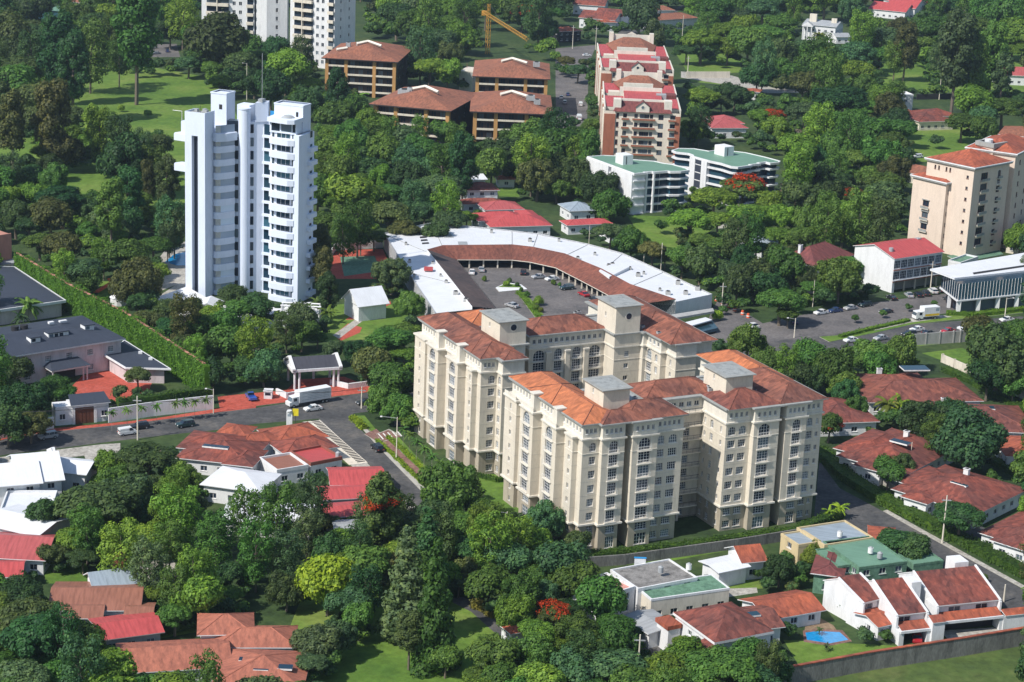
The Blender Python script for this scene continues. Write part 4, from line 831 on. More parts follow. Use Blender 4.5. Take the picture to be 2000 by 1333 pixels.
for i in range(5): b.box(1 + i * (w - 2) / 4 - .2, .3, 0, 1 + i * (w - 2) / 4 + .2, .7, 3.4, M['slabw'])
b.build('pillar', r)
b = Bm(); b.cyl(2.2, 4, 12, 13.2, .7, M['greyroof'], 10); b.build('roof_tank', r); b = Bm(); b.box(w - 3, 8, 12, w - 1.4, 9.5, 13.6, M['greyroof']); b.build('roof_unit', r)

r = thing('car_showroom', 'glass walled showroom with a wide pale blue wedge roof on white columns', 'showroom', *G(1864, 547, 9.5), 0)
z = 9.5; q = LP(r, [(1864, 547), (2030, 529), (2040, 490), (1990, 499), (1816, 529)], z)
b = Bm(); b.face([(*p, z + .55) for p in q], M['whitemetal']); b.prism(q, z, z + .5, M['whitemetal']); b.build('roof', r)
b = Bm(); p1 = loc(r, 1882, 540, z + .6); b.prism(LP(r, [(1900, 532), (2010, 516), (2010, 519), (1902, 535)], z + .8), z + .56, z + .7, M['dark']); b.build('roof_slot', r)
q2 = LP(r, [(1873, 566), (2030, 550), (2040, 512), (1840, 541)], 7.8)
b = Bm(); b.prism(q2, 4.4, z - .02, M['bluegl']); ring(b, q2, 4.1, 4.5, -.5, .4, M['white']); b.build('glazed_floor', r)
b = Bm(); e = q2[0]; f = q2[1]; e2 = q2[3]
for i in range(26):
    t = i / 26; x, y = e[0] + (f[0] - e[0]) * t, e[1] + (f[1] - e[1]) * t; b.beam((x, y - .05, 4.5), (x, y - .05, z), .06, M['whitefr'])
    if i < 8: t = i / 8; x, y = e[0] + (e2[0] - e[0]) * t, e[1] + (e2[1] - e[1]) * t; b.beam((x - .05, y, 4.5), (x - .05, y, z), .06, M['whitefr'])
b.build('mullion', r)
b = Bm(); b.prism(offset(q2, -1.6), 0, 4.2, M['glass']); b.build('shopfront', r)
for t in (0.0, .24, .48, .72, .96):
    b = Bm(); x, y = e[0] + (f[0] - e[0]) * t, e[1] + (f[1] - e[1]) * t; b.box(x - .1, y + .1, 0, x + 1.1, y + 1.0, 4.2, M['white']); b.build('column', r)
b = Bm(); x, y = e[0] * .45 + e2[0] * .55, e[1] * .45 + e2[1] * .55; b.box(x, y - .5, 0, x + .9, y + .5, 4.2, M['white']); b.build('column', r)
sheet_poly('showroom_patio', [(1850, 500), (1945, 483), (1960, 497), (1875, 513)], .25, M['court'], )
house('boundary_building', 'low white walled yard with green floor behind the showroom', (1852, 511), (1876, 516), 12, 3, 'flat', 'white', 'court', edges=(), cat='yard building')

# ------------------------------------------------------------------ dark roofed mansion and gatehouse
r, w = bld('mansion', 'pale pink mansion with a large dark slate roof and a porch on the red courtyard', 'mansion', (50, 690), (236, 661), 8)
a0 = [(-14, 0), (w, 0), (w, 22), (-14, 24)]
b = Bm(); spec = auto_win(a0, 0, 2, 3.9, 1.5, 1.5, 5.2, 'grid', (0,)); facade(b, r, a0, 0, 8, M['pink'], spec); b.build('wall', r)
b = Bm(); b.hip(-14, 0, w, 23, 8, 9, M['slate'], .9, soffit=M['white'], thick=.35); b.build('roof', r)
for (x, y, s) in ((9, 6, 5.5), (3.5, 4.5, 2.6), (20, 8, 2.6)):
    b = Bm(); b.box(x, y, 8.4, x + s, y + 2.6, 10.1, M['white']); b.box(x - .2, y - .3, 10.1, x + s + .2, y + 2.8, 10.3, M['slate'])
    for k in range(max(1, int(s / 1.4))): b.box(x + .3 + k * 1.35, y - .04, 9.1, x + 1.3 + k * 1.35, y - .005, 9.9, M['glass'])
    b.build('dormer', r)
for x in (4, 6.5): b = Bm(); b.cyl(x, 15, 9.5, 10.6, 1.0, M['dark'], 12); b.build('roof_fan', r)
b = Bm(); b.box(13, 14, 10, 14.4, 15, 10.5, M['white']); b.box(16, 14, 10, 18, 15, 10.4, M['white']); b.build('roof_unit', r)
b = Bm(); b.box(4.8, -4.6, 3.4, 15.2, -.01, 3.8, M['white']); b.slope([(4.6, -4.8, 3.82), (15.4, -4.8, 3.82), (14, -.02, 5.0), (6.4, -.02, 5.0)], M['slate']); b.slope([(15.4, -4.8, 3.82), (15.4, -.02, 3.82), (14, -.02, 5.0)], M['slate']); b.slope([(4.6, -.02, 3.82), (4.6, -4.8, 3.82), (6.4, -.02, 5.0)], M['slate'])
for x in (5.2, 14.4, 13.4): b.cyl(x, -4.3, 0, 3.4, .22, M['pink'], 10)
b.box(7, -.5, 0, 13, -.03, 2.8, M['dark']); b.build('porch', r)
r, w = bld('mansion_wing', 'single storey wing with dark slate roof reaching from the mansion to the ivy wall', 'house', (246, 720), (331, 722), 4)
q = LP(r, [(205, 695), (246, 720), (331, 722), (243, 667)], 4)
b = Bm(); b.prism([q[0], q[1], q[2], q[3]], 3.7, 4.2, M['slate']); ring(b, q, 3.85, 4.28, -.1, .25, M['white']); b.build('roof', r)
b = Bm(); b.walls(offset(q, -.8), 0, 3.7, M['pink']); b.build('wall', r)
b = Bm()
for (x, y) in ((270, 691), (290, 703)): p = loc(r, x, y, 4.3); b.box(p[0], p[1], 4.2, p[0] + 1, p[1] + .8, 4.7, M['white'])
b.build('skylight', r)
r, w = bld('outbuilding', 'long outbuilding with a dark flat roof against the ivy wall', 'house', (40, 600), (127, 588), 4.5)
q = LP(r, [(-40, 612), (127, 588), (28, 523), (-60, 520)], 4.5); b = Bm(); b.prism(q, 4.1, 4.5, M['slate']); ring(b, q, 4.0, 4.75, -.1, .25, M['white']); b.build('roof', r)
b = Bm(); b.walls(offset(q, -.8), 0, 4.1, M['pink']); b.build('wall', r)
r, w = bld('pink_building', 'windowless pink brown building cut by the left edge', 'building', (-60, 472), (22, 458), 12)
b = Bm(); b.box(0, 0, 0, w, 8, 12, M['pinkwall']); b.box(0, 0, 12, w, .4, 12.3, M['pinkwall']); b.build('wall', r)
b = Bm(); b.box(0, -4, 0, w, -.01, 4.4, M['slabw'], top=M['greyroof']); b.build('annexe', r)
r, w = bld('gatehouse', 'white gatehouse with a brown timber gate and dark roof', 'gatehouse', (108, 793), (212, 783), 5)
b = Bm(); b.box(0, 0, 0, w, 4, 4.6, M['white']); b.build('wall', r)
b = Bm(); p = loc(r, 147, 830, 0)[0] ; b.box(4.6, -.12, 0, 9.0, -.01, 4.0, M['wood'])
for k in range(5): b.box(4.7 + k * .87, -.17, .1, 5.35 + k * .87, -.125, 3.9, M['wood'])
b.build('gate_door', r)
b = Bm(); b.box(3.9, -.3, 0, 4.55, -.01, 4.6, M['whitefr']); b.box(9.05, -.3, 0, 9.7, -.01, 4.6, M['whitefr']); b.box(3.9, -.35, 4.1, 9.7, -.02, 4.7, M['whitefr']); b.build('gate_frame', r)
b = Bm(); b.slope([(3.5, -.6, 4.8), (w + .4, -.6, 4.8), (w, 4.4, 6.0), (4.0, 4.4, 6.0)], M['slate']); b.box(3.5, -.6, 4.62, w + .4, 4.4, 4.79, M['white']); b.build('roof', r)
for x in (1.6, 11.5): add_window(r, (0, 0), (w, 0), x, 1.4, 1.4, 1.4, 'plain', depth=-.03)

# ------------------------------------------------------------------ entrance pavilion of the white tower
r, w = bld('entrance_pavilion', 'open pavilion with a dark ribbed gable roof on white columns beside the street', 'pavilion', (574, 722), (664, 716), 5.4)
b = Bm(); h = b.gable(0, 0, w, 8.2, 5.4, 24, M['darkroof'], M['white'], .3, 'x'); b.build('roof', r)
b = Bm()
for x in (-.5, w - .3):
    b.prism([(x, -.5), (x + .8, -.5), (x + .8, 8.7), (x, 8.7)], 4.6, 5.3, M['white']); b.slab([(x, -.7, 5.3), (x + .8, -.7, 5.3), (x + .8, 4.1, 7.5), (x, 4.1, 7.5)], .35, M['white'], M['white']); b.slab([(x + .8, 8.9, 5.3), (x, 8.9, 5.3), (x, 4.1, 7.5), (x + .8, 4.1, 7.5)], .35, M['white'], M['white'])
b.box(-.3, -.5, 4.7, w + .3, -.1, 5.35, M['white']); b.build('parapet', r)
for x, y in ((.3, .2), (1.5, .2), (w - 1.5, .2), (w - .3, .2), (.5, 7.8), (w * .6, 7.8), (w - .5, 7.8)):
    b = Bm(); b.cyl(x, y, 0, 4.65, .32, M['white'], 12); b.build('column', r)
# podium, garden pavilion and terrace of the white tower
for nm, lb, pts, z, m in (('podium', 'white low podium at the foot of the white tower', [(300, 583), (365, 560), (430, 596), (480, 602), (610, 590), (625, 612), (560, 628), (470, 628), (380, 612)], 2.2, 'white'),):
    r = thing(nm, lb, 'podium', *G(450, 605), 0); b = Bm(); b.prism(LP(r, pts, z), 0, z, M[m]); b.build('base', r)
    b = Bm(); b.gable(2, -8, 9, -2, 2.2, 30, M['whitemetal'], M['white'], .4, 'y'); b.gable(-9, -7, -2, 0, 2.2, 22, M['whitemetal'], M['white'], .4, 'y'); b.build('roof', r)
r, w = bld('garden_pavilion', 'white gable roofed garden pavilion between the red court and the red path', 'pavilion', (670, 580), (700, 596), 5)
b = Bm(); b.box(0.3, .3, 0, w - .3, 9, 4.6, M['white']); b.build('wall', r); b = Bm(); b.gable(0, 0, w, 9.4, 4.6, 38, M['whitemetal'], M['white'], .4, 'y'); b.build('roof', r)

# ------------------------------------------------------------------ houses in the middle
house('red_tile_house', 'long red tiled house with a flat skylight, beside the left road', (349, 893), (480, 907), 15, 3.6, 'hip', 'white', 'tilehouse', 15, wings=((11, -1, 17, 9, .1), (-2, 6, 12, 17, .15)), skyl=((4.0, 4.0, 6, 1.6, 1.7),))
house('gatehouse', 'small white gatehouse with a red tile gable roof by the left road', (428, 845), (478, 851), 6, 3.4, 'hip', 'white', 'tilebright', 20)
house('tile_roof_house', 'orange tiled house at the street corner', (545, 866), (636, 852), 10, 3.4, 'hip', 'white', 'tilebright', 16, wings=((-9, 1, 2, 9, -.1),))
house('tile_roof_house', 'orange red tiled house behind the striped pavement', (560, 887), (655, 872), 9, 3.3, 'hip', 'white', 'tilehouse', 16)
house('red_metal_house', 'house with flat red metal roof and a grey parapet facing the side street', (607, 908), (668, 896), 9, 3.6, 'flat', 'white', 'redmetal', edges=(0,), trim='redroofw')
house('orange_flat_house', 'low building with a rusty orange sheet roof among the red roofs', (541, 922), (602, 912), 9, 3.4, 'flat', 'white', 'rusty', edges=(0,))
house('red_metal_house', 'house with a broad red metal gable roof, right of the orange sheet roof', (650, 946), (748, 944), 10, 3.4, 'gable', 'white', 'redmetal', 14)
house('red_metal_house', 'lilac walled house with a low red metal roof and white fascia, hidden below trees', (628, 975), (725, 970), 7, 3.2, 'gable', 'pink', 'redmetal', 14)
house('red_metal_house', 'low red metal roof in front of the lilac walled house', (640, 1010), (740, 1002), 7, 3.2, 'gable', 'white', 'redmetal', 12)
house('white_roof_house', 'house with a large white hipped metal roof, left of the red roofs', (398, 945), (505, 960), 11, 4, 'hip', 'white', 'whitemetal', 16, ridge=False)
house('white_roof_house', 'low white roofed building behind the tall thin trees', (440, 1015), (610, 1022), 10, 3.6, 'gable', 'white', 'whitemetal', 10)
house('white_roof_house', 'long grey roofed building half hidden behind bare trees', (660, 1050), (850, 1046), 9, 3.6, 'gable', 'white', 'greyroof', 12)
r, w = house('white_villa', 'rambling white villa with many stepped white roofs at the left edge', (38, 942), (120, 935), 16, 6, 'gable', 'white', 'whitemetal', 22, fl=2, wings=((-8, -1, 4, 11, .1), (9, 3, -.5, 18, .2)))
house('white_villa_annexe', 'white flat roofed annexe in front of the rambling white villa', (0, 1000), (100, 1000), 11, 4.2, 'flat', 'white', 'whitemetal')
house('white_villa_annexe', 'lowest white roofed annexe of the villa, cut by the left edge', (-30, 1022), (72, 1046), 11, 4.2, 'gable', 'white', 'whitemetal', 10)
house('white_roof_house', 'white roofed wing of the villa beside the street', (60, 915), (165, 925), 8, 4.5, 'gable', 'white', 'whitemetal', 16)
house('red_metal_house', 'red metal roofed house at the left edge below the villa', (-30, 1086), (84, 1092), 12, 3.4, 'gable', 'white', 'redfade', 18)
house('red_metal_house', 'small bright red roofed shed below the left edge house', (-25, 1125), (38, 1124), 7, 3, 'gable', 'white', 'redmetal', 18)
house('old_metal_house', 'house with a rusted plum sheet roof, lower left', (100, 1190), (268, 1190), 12, 3.4, 'gable', 'white', 'rusty', 14, wings=((3, -3, 9, 3, -.2), (14, -4, 18, 3, -.3)))
r, w = house('blue_gable_house', 'white house with pale blue pitched roof and white gable, lower left', (186, 1146), (275, 1134), 6, 4.4, 'gable', 'white', 'greyblue', 28, axis='x')
r, w = bld('brick_chimney_house', 'orange brick chimney tower beside the pale blue roof', 'chimney', (221, 1096), (246, 1096), 7)
b = Bm(); b.box(0, 0, 0, w, 2.2, 7, M['brick']); b.build('stack', r); b = Bm(); b.gable(0, 0, w, 2.2, 7, 40, M['tilebright'], M['brick'], .1, 'y'); b.box(.8, -.03, 6.9, w - .8, -.005, 7.9, M['dark']); b.build('cap', r)
house('red_metal_house', 'small house with a bright red metal roof and blue grey wall, lower left', (200, 1248), (313, 1233), 8.5, 3.4, 'gable', 'grey', 'redmetal', 12)
r, w = house('terracotta_house', 'large terracotta roofed house at the bottom edge with a courtyard cut into the roof', (238, 1312), (446, 1300), 11, 3.0, 'gable', 'white', 'tileterra', 16, edges=())
house('terracotta_house', 'terracotta hip roofed wing reaching right from the large terracotta house', (425, 1262), (573, 1262), 8, 3.2, 'hip', 'white', 'tileterra', 20, edges=())
house('terracotta_house', 'terracotta hip roof with three white skylights at the bottom edge', (420, 1338), (585, 1345), 14, 3.2, 'hip', 'white', 'tileterra', 18, skyl=((6, 3.4, 2.6, 1.6, 1.5), (10, 4, 2.6, 1.8, 1.6), (3, 7, 1.6, 1.4, 1.4)))
house('terracotta_house', 'small terracotta hip roof joined to the back of the large terracotta house', (392, 1238), (490, 1236), 8, 4.0, 'hip', 'white', 'tileterra', 22)
house('gate_lodge', 'tiny lodge with orange tile roof by the lower driveway', (1000, 1235), (1032, 1229), 4, 3, 'hip', 'white', 'tilebright', 18)
# ------------------------------------------------------------------ red roofed houses on the right
H = 3.6
house('tile_roof_villa', 'white villa with blue grey skylight and chimney on its red roof, beside the cream block', (1640, 890), (1770, 925), 26, H, 'hip', 'white', 'tilehouse', 15, wings=((-3, 4, 9, 22, .1), (6, -3, 12, 6, .05)), chim=((8, 17, 3.6),), skyl=((7.5, 9.5, 4.5, 2.2, 3.2),))
house('tile_roof_villa', 'white villa with white chimney and narrow skylight, foremost of the red villas by the hedge', (1748, 955), (1905, 1003), 22, H, 'hip', 'white', 'tilehouse', 15, wings=((-2, 5, 10, 18, .1), (4, -2.6, 9.5, 5, .05)), chim=((9, 15, 3.4),), skyl=((9.2, 7.5, 4, 1.0, 2.4),))
house('tile_roof_villa', 'red tiled villa touching the right side of the cream block', (1600, 826), (1712, 822), 18, H, 'hip', 'white', 'tilehouse', 15, wings=((-8, 2, 9, 17, .1),), chim=((2.0, 15, 3.4),))
house('tile_roof_villa', 'red tiled villa with dark glazed roof panel, below the white boundary wall', (1700, 785), (1915, 782), 18, H, 'hip', 'white', 'tiledark', 15, wings=((2, 8, 20, 22, .2),), chim=((8, 17, 3.2),), skyl=((14, 15, 7, 4, 3.4),))
house('tile_roof_villa', 'long red tiled villa behind the two round trees at the right', (1795, 835), (2020, 845), 20, H, 'hip', 'white', 'tiledark', 15, chim=((8, 13, 3.4),), skyl=((13, 9, 7, 2.4, 2.6),))
house('tile_roof_villa', 'orange roofed villa with a pale gable at the right edge', (1968, 890), (2060, 893), 14, H, 'hip', 'white', 'tilebright', 15)
house('tile_roof_villa', 'red tiled villa with white porch at the right edge below the hedge', (1918, 1040), (2060, 1085), 22, H, 'hip', 'white', 'tilehouse', 15, wings=((4, -2, 12, 5, .05),))
# cottages right of the arcade
house('white_roof_house', 'small white roofed shed among trees left of the red roofed office', (1449, 483), (1488, 488), 6, 3.2, 'gable', 'white', 'whitemetal', 12)
house('grey_roof_house', 'blue grey sheet roofed house among trees left of the red roofed office', (1468, 478), (1517, 473), 9, 3.4, 'gable', 'white', 'greyblue', 14)
house('plum_roof_house', 'house with a steep plum coloured hip roof beside the red roofed office', (1592, 520), (1664, 498), 13, 5, 'hip', 'slabw', 'tileplum', 30, chim=((3.5, 8, 4.6),))
house('red_roof_house', 'bright red metal roofed house behind the arcade', (960, 443), (1075, 440), 13, 4.0, 'hip', 'white', 'redmetal', 18, wings=((-2, 8, 14, 18, .2), (14, 8, -1, 20, .3)), ridge=False)
house('red_roof_house', 'small white house with a red roof, left end behind the arcade', (950, 410), (1020, 408), 10, 4.2, 'hip', 'white', 'redfade', 18)
house('grey_roof_house', 'house with dark grey hip roof beside the bright red roofs', (1115, 412), (1162, 410), 10, 4.0, 'hip', 'white', 'greyblue', 20)
house('red_roof_house', 'long low red roofed house behind the arcade trees', (1110, 440), (1192, 436), 6, 3.4, 'hip', 'white', 'redmetal', 16)
house('orange_roof_hut', 'orange roofed hut behind the arcade trees', (1193, 459), (1222, 457), 9, 3, 'gable', 'white', 'tilebright', 12)
house('tile_roof_house', 'two storey white house with brown hip roof left of the red roofs', (912, 372), (972, 371), 9, 6, 'hip', 'white', 'tilehouse', 20, fl=2)
house('tile_roof_house', 'low brown tile roof in front of the two storey white house', (908, 399), (982, 398), 6, 3.2, 'hip', 'white', 'tilehouse', 20)
house('white_roof_house', 'white metal roof behind the two storey brown roofed house', (905, 352), (948, 350), 8, 5, 'gable', 'white', 'whitemetal', 14)
house('tile_roof_house', 'tiny orange tile roof beside the upper garden', (974, 351), (1005, 351), 5, 3, 'hip', 'white', 'tilebright', 18)
# upper right
house('brown_roof_villa', 'villa with wide brown hip roofs below the long hedge, upper right', (1796, 238), (1862, 236), 22, 4, 'hip', 'slabw', 'tilehouse', 16, wings=((-6, 8, 10, 26, .3), (12, 10, 26, 24, .2)))
house('brown_roof_villa', 'brown roofed building with cream walls at the upper right edge', (1952, 262), (2050, 272), 20, 5, 'hip', 'slabw', 'tilebrown', 14)
house('red_roof_house', 'red roofed house behind tall trees at the upper right edge', (1944, 146), (2040, 150), 16, 5, 'hip', 'white', 'redfade', 20)
house('red_roof_house', 'white house with red stepped gable roofs at the top right', (1698, 17), (1768, 24), 20, 5, 'gable', 'white', 'redmetal', 20, wings=((8, 10, 26, 34, 1.5),), fl=1)
house('red_roof_house', 'red roofed white house behind the stepped gables, top right edge', (1752, 6), (1830, 6), 18, 5.5, 'hip', 'white', 'redmetal', 18)
r, w = house('grey_roof_villa', 'two storey white villa with grey roof and columned porch, top right', (1570, 47), (1632, 53), 16, 9, 'gable', 'white', 'greyroof', 14, fl=2)
b = Bm()
for x in (.5, 3.0, 5.5): b.cyl(x, -2.4, 0, 8, .35, M['white'], 8)
b.box(-.2, -2.9, 8, 6.2, 0, 8.6, M['white']); b.face([(-.4, -2.95, 8.6), (6.4, -2.95, 8.6), (3, -2.95, 10.8)], M['white']); b.slope([(-.4, -.02, 8.6), (-.4, -3, 8.6), (3, -3, 10.9), (3, 0, 10.9)], M['greyroof']); b.slope([(6.4, -3, 8.6), (6.4, -.02, 8.6), (3, 0, 10.9), (3, -3, 10.9)], M['greyroof']); b.build('portico', r)
b = Bm(); b.box(2, 4, 10, 6, 6, 14.5, M['slabw']); b.build('chimney', r); b = Bm(); b.box(w - 4, 5, 10, w - 1, 7, 12.8, M['slabw']); b.build('chimney', r)
house('grey_roof_house', 'small grey roofed cottage right of the columned villa', (1634, 72), (1660, 72), 8, 4, 'gable', 'white', 'greyroof', 20)
house('brown_roof_house', 'brown roofed house behind the red terrace, top', (1281, 40), (1362, 35), 14, 6, 'hip', 'white', 'tilebrown', 18)
house('brown_roof_house', 'small brown roofed white house above the top terrace', (1285, 20), (1316, 20), 10, 7, 'hip', 'white', 'tilebrown', 20)
house('brown_roof_house', 'red brown gabled house at the top behind the terrace', (1132, 34), (1200, 40), 18, 6, 'gable', 'white', 'tilehouse', 20, wings=((6, 10, 22, 26, 1.0),))
house('brown_roof_house', 'red brown gabled house at the very top edge', (1120, 8), (1180, 12), 16, 6, 'gable', 'white', 'tilehouse', 22)
house('orange_roof_hut', 'two storey hut with orange roof beside the access road, top', (1092, 62), (1135, 60), 10, 6, 'hip', 'dark', 'tilebright', 16, fl=2)
house('orange_roof_hut', 'orange roof end of the house behind the red terrace', (1175, 44), (1203, 44), 8, 5, 'hip', 'white', 'tilebright', 16)
house('white_roof_house', 'white house peeping through trees beside the brown villa', (1757, 187), (1784, 187), 8, 8, 'flat', 'white', 'whitemetal', fl=2)
house('red_roof_house', 'red roofed hut by the road bend, upper middle', (1458, 178), (1482, 180), 6, 4, 'hip', 'white', 'tilebright', 16)
house('red_roof_house', 'red and pink roofed house in the trees right of the terrace', (1392, 250), (1458, 250), 14, 4.5, 'hip', 'white', 'redfade', 18, wings=((4, 8, 16, 22, .4),))
house('brown_roof_house', 'brown tile roof in trees left of the peach towers', (1745, 330), (1812, 345), 14, 4, 'hip', 'slabw', 'tilebrown', 14)
house('brown_roof_house', 'brown cottage roof with a yellow dormer left of the peach towers', (1640, 316), (1692, 314), 10, 4, 'hip', 'yellow', 'tilebrown', 18)
house('orange_roof_hut', 'orange tile shed beside the peach towers at the right edge', (1966, 477), (1990, 481), 7, 3, 'gable', 'slabw', 'tilebright', 14)
house('club_building', 'long green sheet roofed building with a blue edge, top left', (50, 18), (150, 24), 18, 5, 'gable', 'bluegl', 'greenmetal', 8, edges=())
house('club_building', 'brown roofed building with white eaves, top left', (135, 2), (172, 8), 16, 5, 'gable', 'white', 'tilebrown', 16)
# unfinished building and crane
r, w = bld('unfinished_building', 'grey unfinished concrete building with bare red steel, left of the crane roof', 'building site', (898, 128), (924, 130), 12)
b = Bm(); b.box(0, 0, 0, w, 14, 9, M['grey']); b.box(0, 0, 9, w, 14, 9.4, M['slabw'])
b.box(1.5, -.04, 5, 2.6, -.01, 6.2, M['dark']); b.build('wall', r)
b = Bm(); random.seed(2)
for i in range(26): x, y = random.uniform(0, w + 30), random.uniform(1, 20); b.beam((x, y, 9), (x, y, 9 + random.uniform(2, 4)), .1, M['rusty'])
b.build('starter_bars', r)
cx, cy = G(952, 106); cr = thing('tower_crane', 'yellow tower crane standing over the brown roofs', 'crane', cx, cy)
def lattice(b, a, c, wd, step, m):
    a, c = Vector(a), Vector(c); d = c - a; L = d.length; d.normalize(); q = d.orthogonal().normalized(); s = d.cross(q); n = max(1, int(L / step))
    cs = [(q + s) * wd, (q - s) * wd, (-q - s) * wd, (s - q) * wd]
    for k in cs: b.beam(a + k, c + k, .14, m)
    for i in range(n):
        for j in range(4):
            p0 = a + d * (L * i / n) + cs[j]; p1 = a + d * (L * (i + 1) / n) + cs[(j + 1) % 4]; b.beam(p0, p1, .09, m)
hz = 20.0
b = Bm(); lattice(b, (0, 0, 0), (0, 0, hz), .8, 2.4, M['crane']); b.build('mast', cr)
j = G(1029, 77, hz); jv = Vector((j[0] - cx, j[1] - cy, hz)); jd = (jv - Vector((0, 0, hz))).normalized()
b = Bm(); lattice(b, (0, 0, hz), jv, .7, 3, M['crane']); b.build('jib', cr)
b = Bm(); lattice(b, (0, 0, hz), Vector((0, 0, hz)) - jd * 12, .7, 3, M['crane']); p = Vector((0, 0, hz)) - jd * 11; b.box(p.x - 1.3, p.y - 1.3, p.z - 1.4, p.x + 1.3, p.y + 1.3, p.z + .9, M['crane']); b.build('counter_jib', cr)
b = Bm(); lattice(b, (0, 0, hz), (0, 0, hz + 6), .5, 2, M['crane']); b.beam((0, 0, hz + 6), Vector((0, 0, hz)) + jd * 34, .1, M['iron']); b.beam((0, 0, hz + 6), Vector((0, 0, hz)) - jd * 11, .1, M['iron']); b.build('tower_peak', cr)

# ------------------------------------------------------------------ white high-rises at the top edge
def highrise(label, A, B, z, dep, side):
    r, w = bld('apartment_tower', label, 'apartment tower', A, B, 0); H_ = 52; P4 = [(0, 0), (w, 0), (w, dep), (0, dep)]
    spec = {0: [], 1: []}
    for k in range(12):
        zz = 2.2 + 4.2 * k
        for s in (.62, .74): spec[0].append((w * s, 1.5, zz, 1.8, 'plain'))
        for s in (.3, .7): spec[1].append((dep * s, 1.2, zz, 1.6, 'plain'))
    b = Bm(); facade(b, r, P4, 0, H_, M['white'], spec); b.build('wall', r)
    for k in range(12):
        zz = 2.0 + 4.2 * k
        b = Bm(); b.box(w * .1, -1.8, zz - .5, w * .52, -.01, zz + .9, M['slabw']); b.face([(w * .1, -.3, zz + .9), (w * .52, -.3, zz + .9), (w * .52, -.3, zz + 3.4), (w * .1, -.3, zz + 3.4)], M['glass']); b.build('balcony', r); b = Bm()
        b.box(w * .86, -1.2, zz - .5, w * .99, -.02, zz + .9, M['slabw']); b.face([(w * .87, -.2, zz + .9), (w * .98, -.2, zz + .9), (w * .98, -.2, zz + 3.3), (w * .87, -.2, zz + 3.3)], M['glass']); b.build('balcony', r)
    b = Bm(); b.box(w * .3, -1.9, 0, w * .315, -.3, H_, M['slabw']); b.build('pillar', r); return r
highrise('white high-rise with stacked balconies cut by the top edge, right one of two', (566, 126), (652, 137), 0, 19, 0)
highrise('white high-rise mostly hidden by trees at the top edge, left one of two', (394, 116), (496, 122), 0, 18, 0)
r, w = bld('stair_tower', 'round ended white stair tower standing between the two white high-rises', 'stair tower', (500, 122), (560, 124), 0)
b = Bm(); P4 = [(0, 0), (w * .35, -2), (w, 0), (w, 12), (0, 12)]
facade(b, r, P4, 0, 54, M['white'], {1: [(5, 1.2, 4 + 4.2 * k, 2, 'plain') for k in range(11)], 0: []}); b.build('wall', r)

# ------------------------------------------------------------------ bottom right
r, w = house('yellow_house', 'yellow walled house with a weathered blue grey flat roof', (1558, 1040), (1618, 1072), 22, 6, 'flat', 'yellow', 'greyblue', fl=2, par=.3, edges=(0, 3)) if False else house('yellow_house', 'yellow walled house with a weathered blue grey flat roof', (1610, 1067), (1705, 1052), 10, 5.6, 'flat', 'yellow', 'greyblue', fl=2, par=.3, trim='yellow', wings=((-4.5, 2.5, 1, 9, -.3),))
house('green_roof_house', 'yellow trimmed house with a green flat roof, behind the white row houses', (1678, 1110), (1772, 1098), 14, 5.6, 'flat', 'court', 'greenmetal', par=.2, trim='court', fl=2, wings=((14, 2, 21, 10, -1.8), (-3, 3, 1, 12, -.6)))
house('plum_roof_house', 'dark plum roofed house in front of the yellow house', (1590, 1118), (1642, 1125), 12, 4.4, 'hip', 'court', 'tileplum', 14)
house('red_roof_house', 'low red tile porch roof right of the yellow house', (1702, 1060), (1745, 1064), 9, 3, 'hip', 'white', 'tilebright', 10)
# row of white town houses
def rowhouse(label, A, B, z, dep, garage, group='white town houses with red roofs'):
    r, w = bld('town_house', label, 'town house', A, B, z, group)
    P4 = [(0, 0), (w, 0), (w, dep), (0, dep)]
    b = Bm(); spec = {0: [(w * .30, 2.6, z - 1.9, 1.2, 'plain')] + ([(w * .75, 2.6, z - 1.9, 1.2, 'plain')] if w > 12 else [])}
    facade(b, r, P4, 0, z, M['white'], spec); b.face([(0, dep, z), (0, 0, z), (0, dep * .62, z + dep * .62 * .3)], M['white']); b.face([(w, 0, z), (w, dep, z), (w, dep * .62, z + dep * .62 * .3)], M['white']); b.build('wall', r)
    b = Bm(); h = dep * .62 * .3
    b.slab([(-.1, -.5, z - .18), (w + .1, -.5, z - .18), (w + .1, dep * .62, z + h), (-.1, dep * .62, z + h)], .2, M['tilehouse'], M['white'])
    b.slab([(w + .1, dep + .4, z - .1), (-.1, dep + .4, z - .1), (-.1, dep * .62, z + h), (w + .1, dep * .62, z + h)], .2, M['tilehouse'], M['white']); b.build('roof', r)
    for x in (-.45, w + .05):
        b = Bm(); b.slab([(x, -.8, z - .2), (x + .4, -.8, z - .2), (x + .4, dep * .62, z + h + .1), (x, dep * .62, z + h + .1)], .35, M['white'], M['white']); b.prism([(x, -1.0), (x + .4, -1.0), (x + .4, 3.5), (x, 3.5)], 0, z - .2, M['white']); b.build('party_wall', r)
    b = Bm(); b.slab([(0, -2.4, 2.9), (w, -2.4, 2.9), (w, -.01, 3.7), (0, -.01, 3.7)], .16, M['tilebright'], M['white']); b.box(-.2, -2.6, 2.5, w + .2, -2.3, 3.0, M['white']); b.build('garage_roof', r)
    b = Bm(); b.box(-.4, -2.4, 0, .6, -.3, 2.9, M['white']); b.box(w - .5, -2.4, 0, w + .3, -.3, 2.9, M['white']); b.box(.6, -.06, 0, w - .5, -.02, 2.6, M['dark']); b.build('garage', r)
    return r, w
r, w = rowhouse('white town house at the street end of the row, with a white turret', (1830, 1182), (1948, 1170), 5.4, 15, 1)
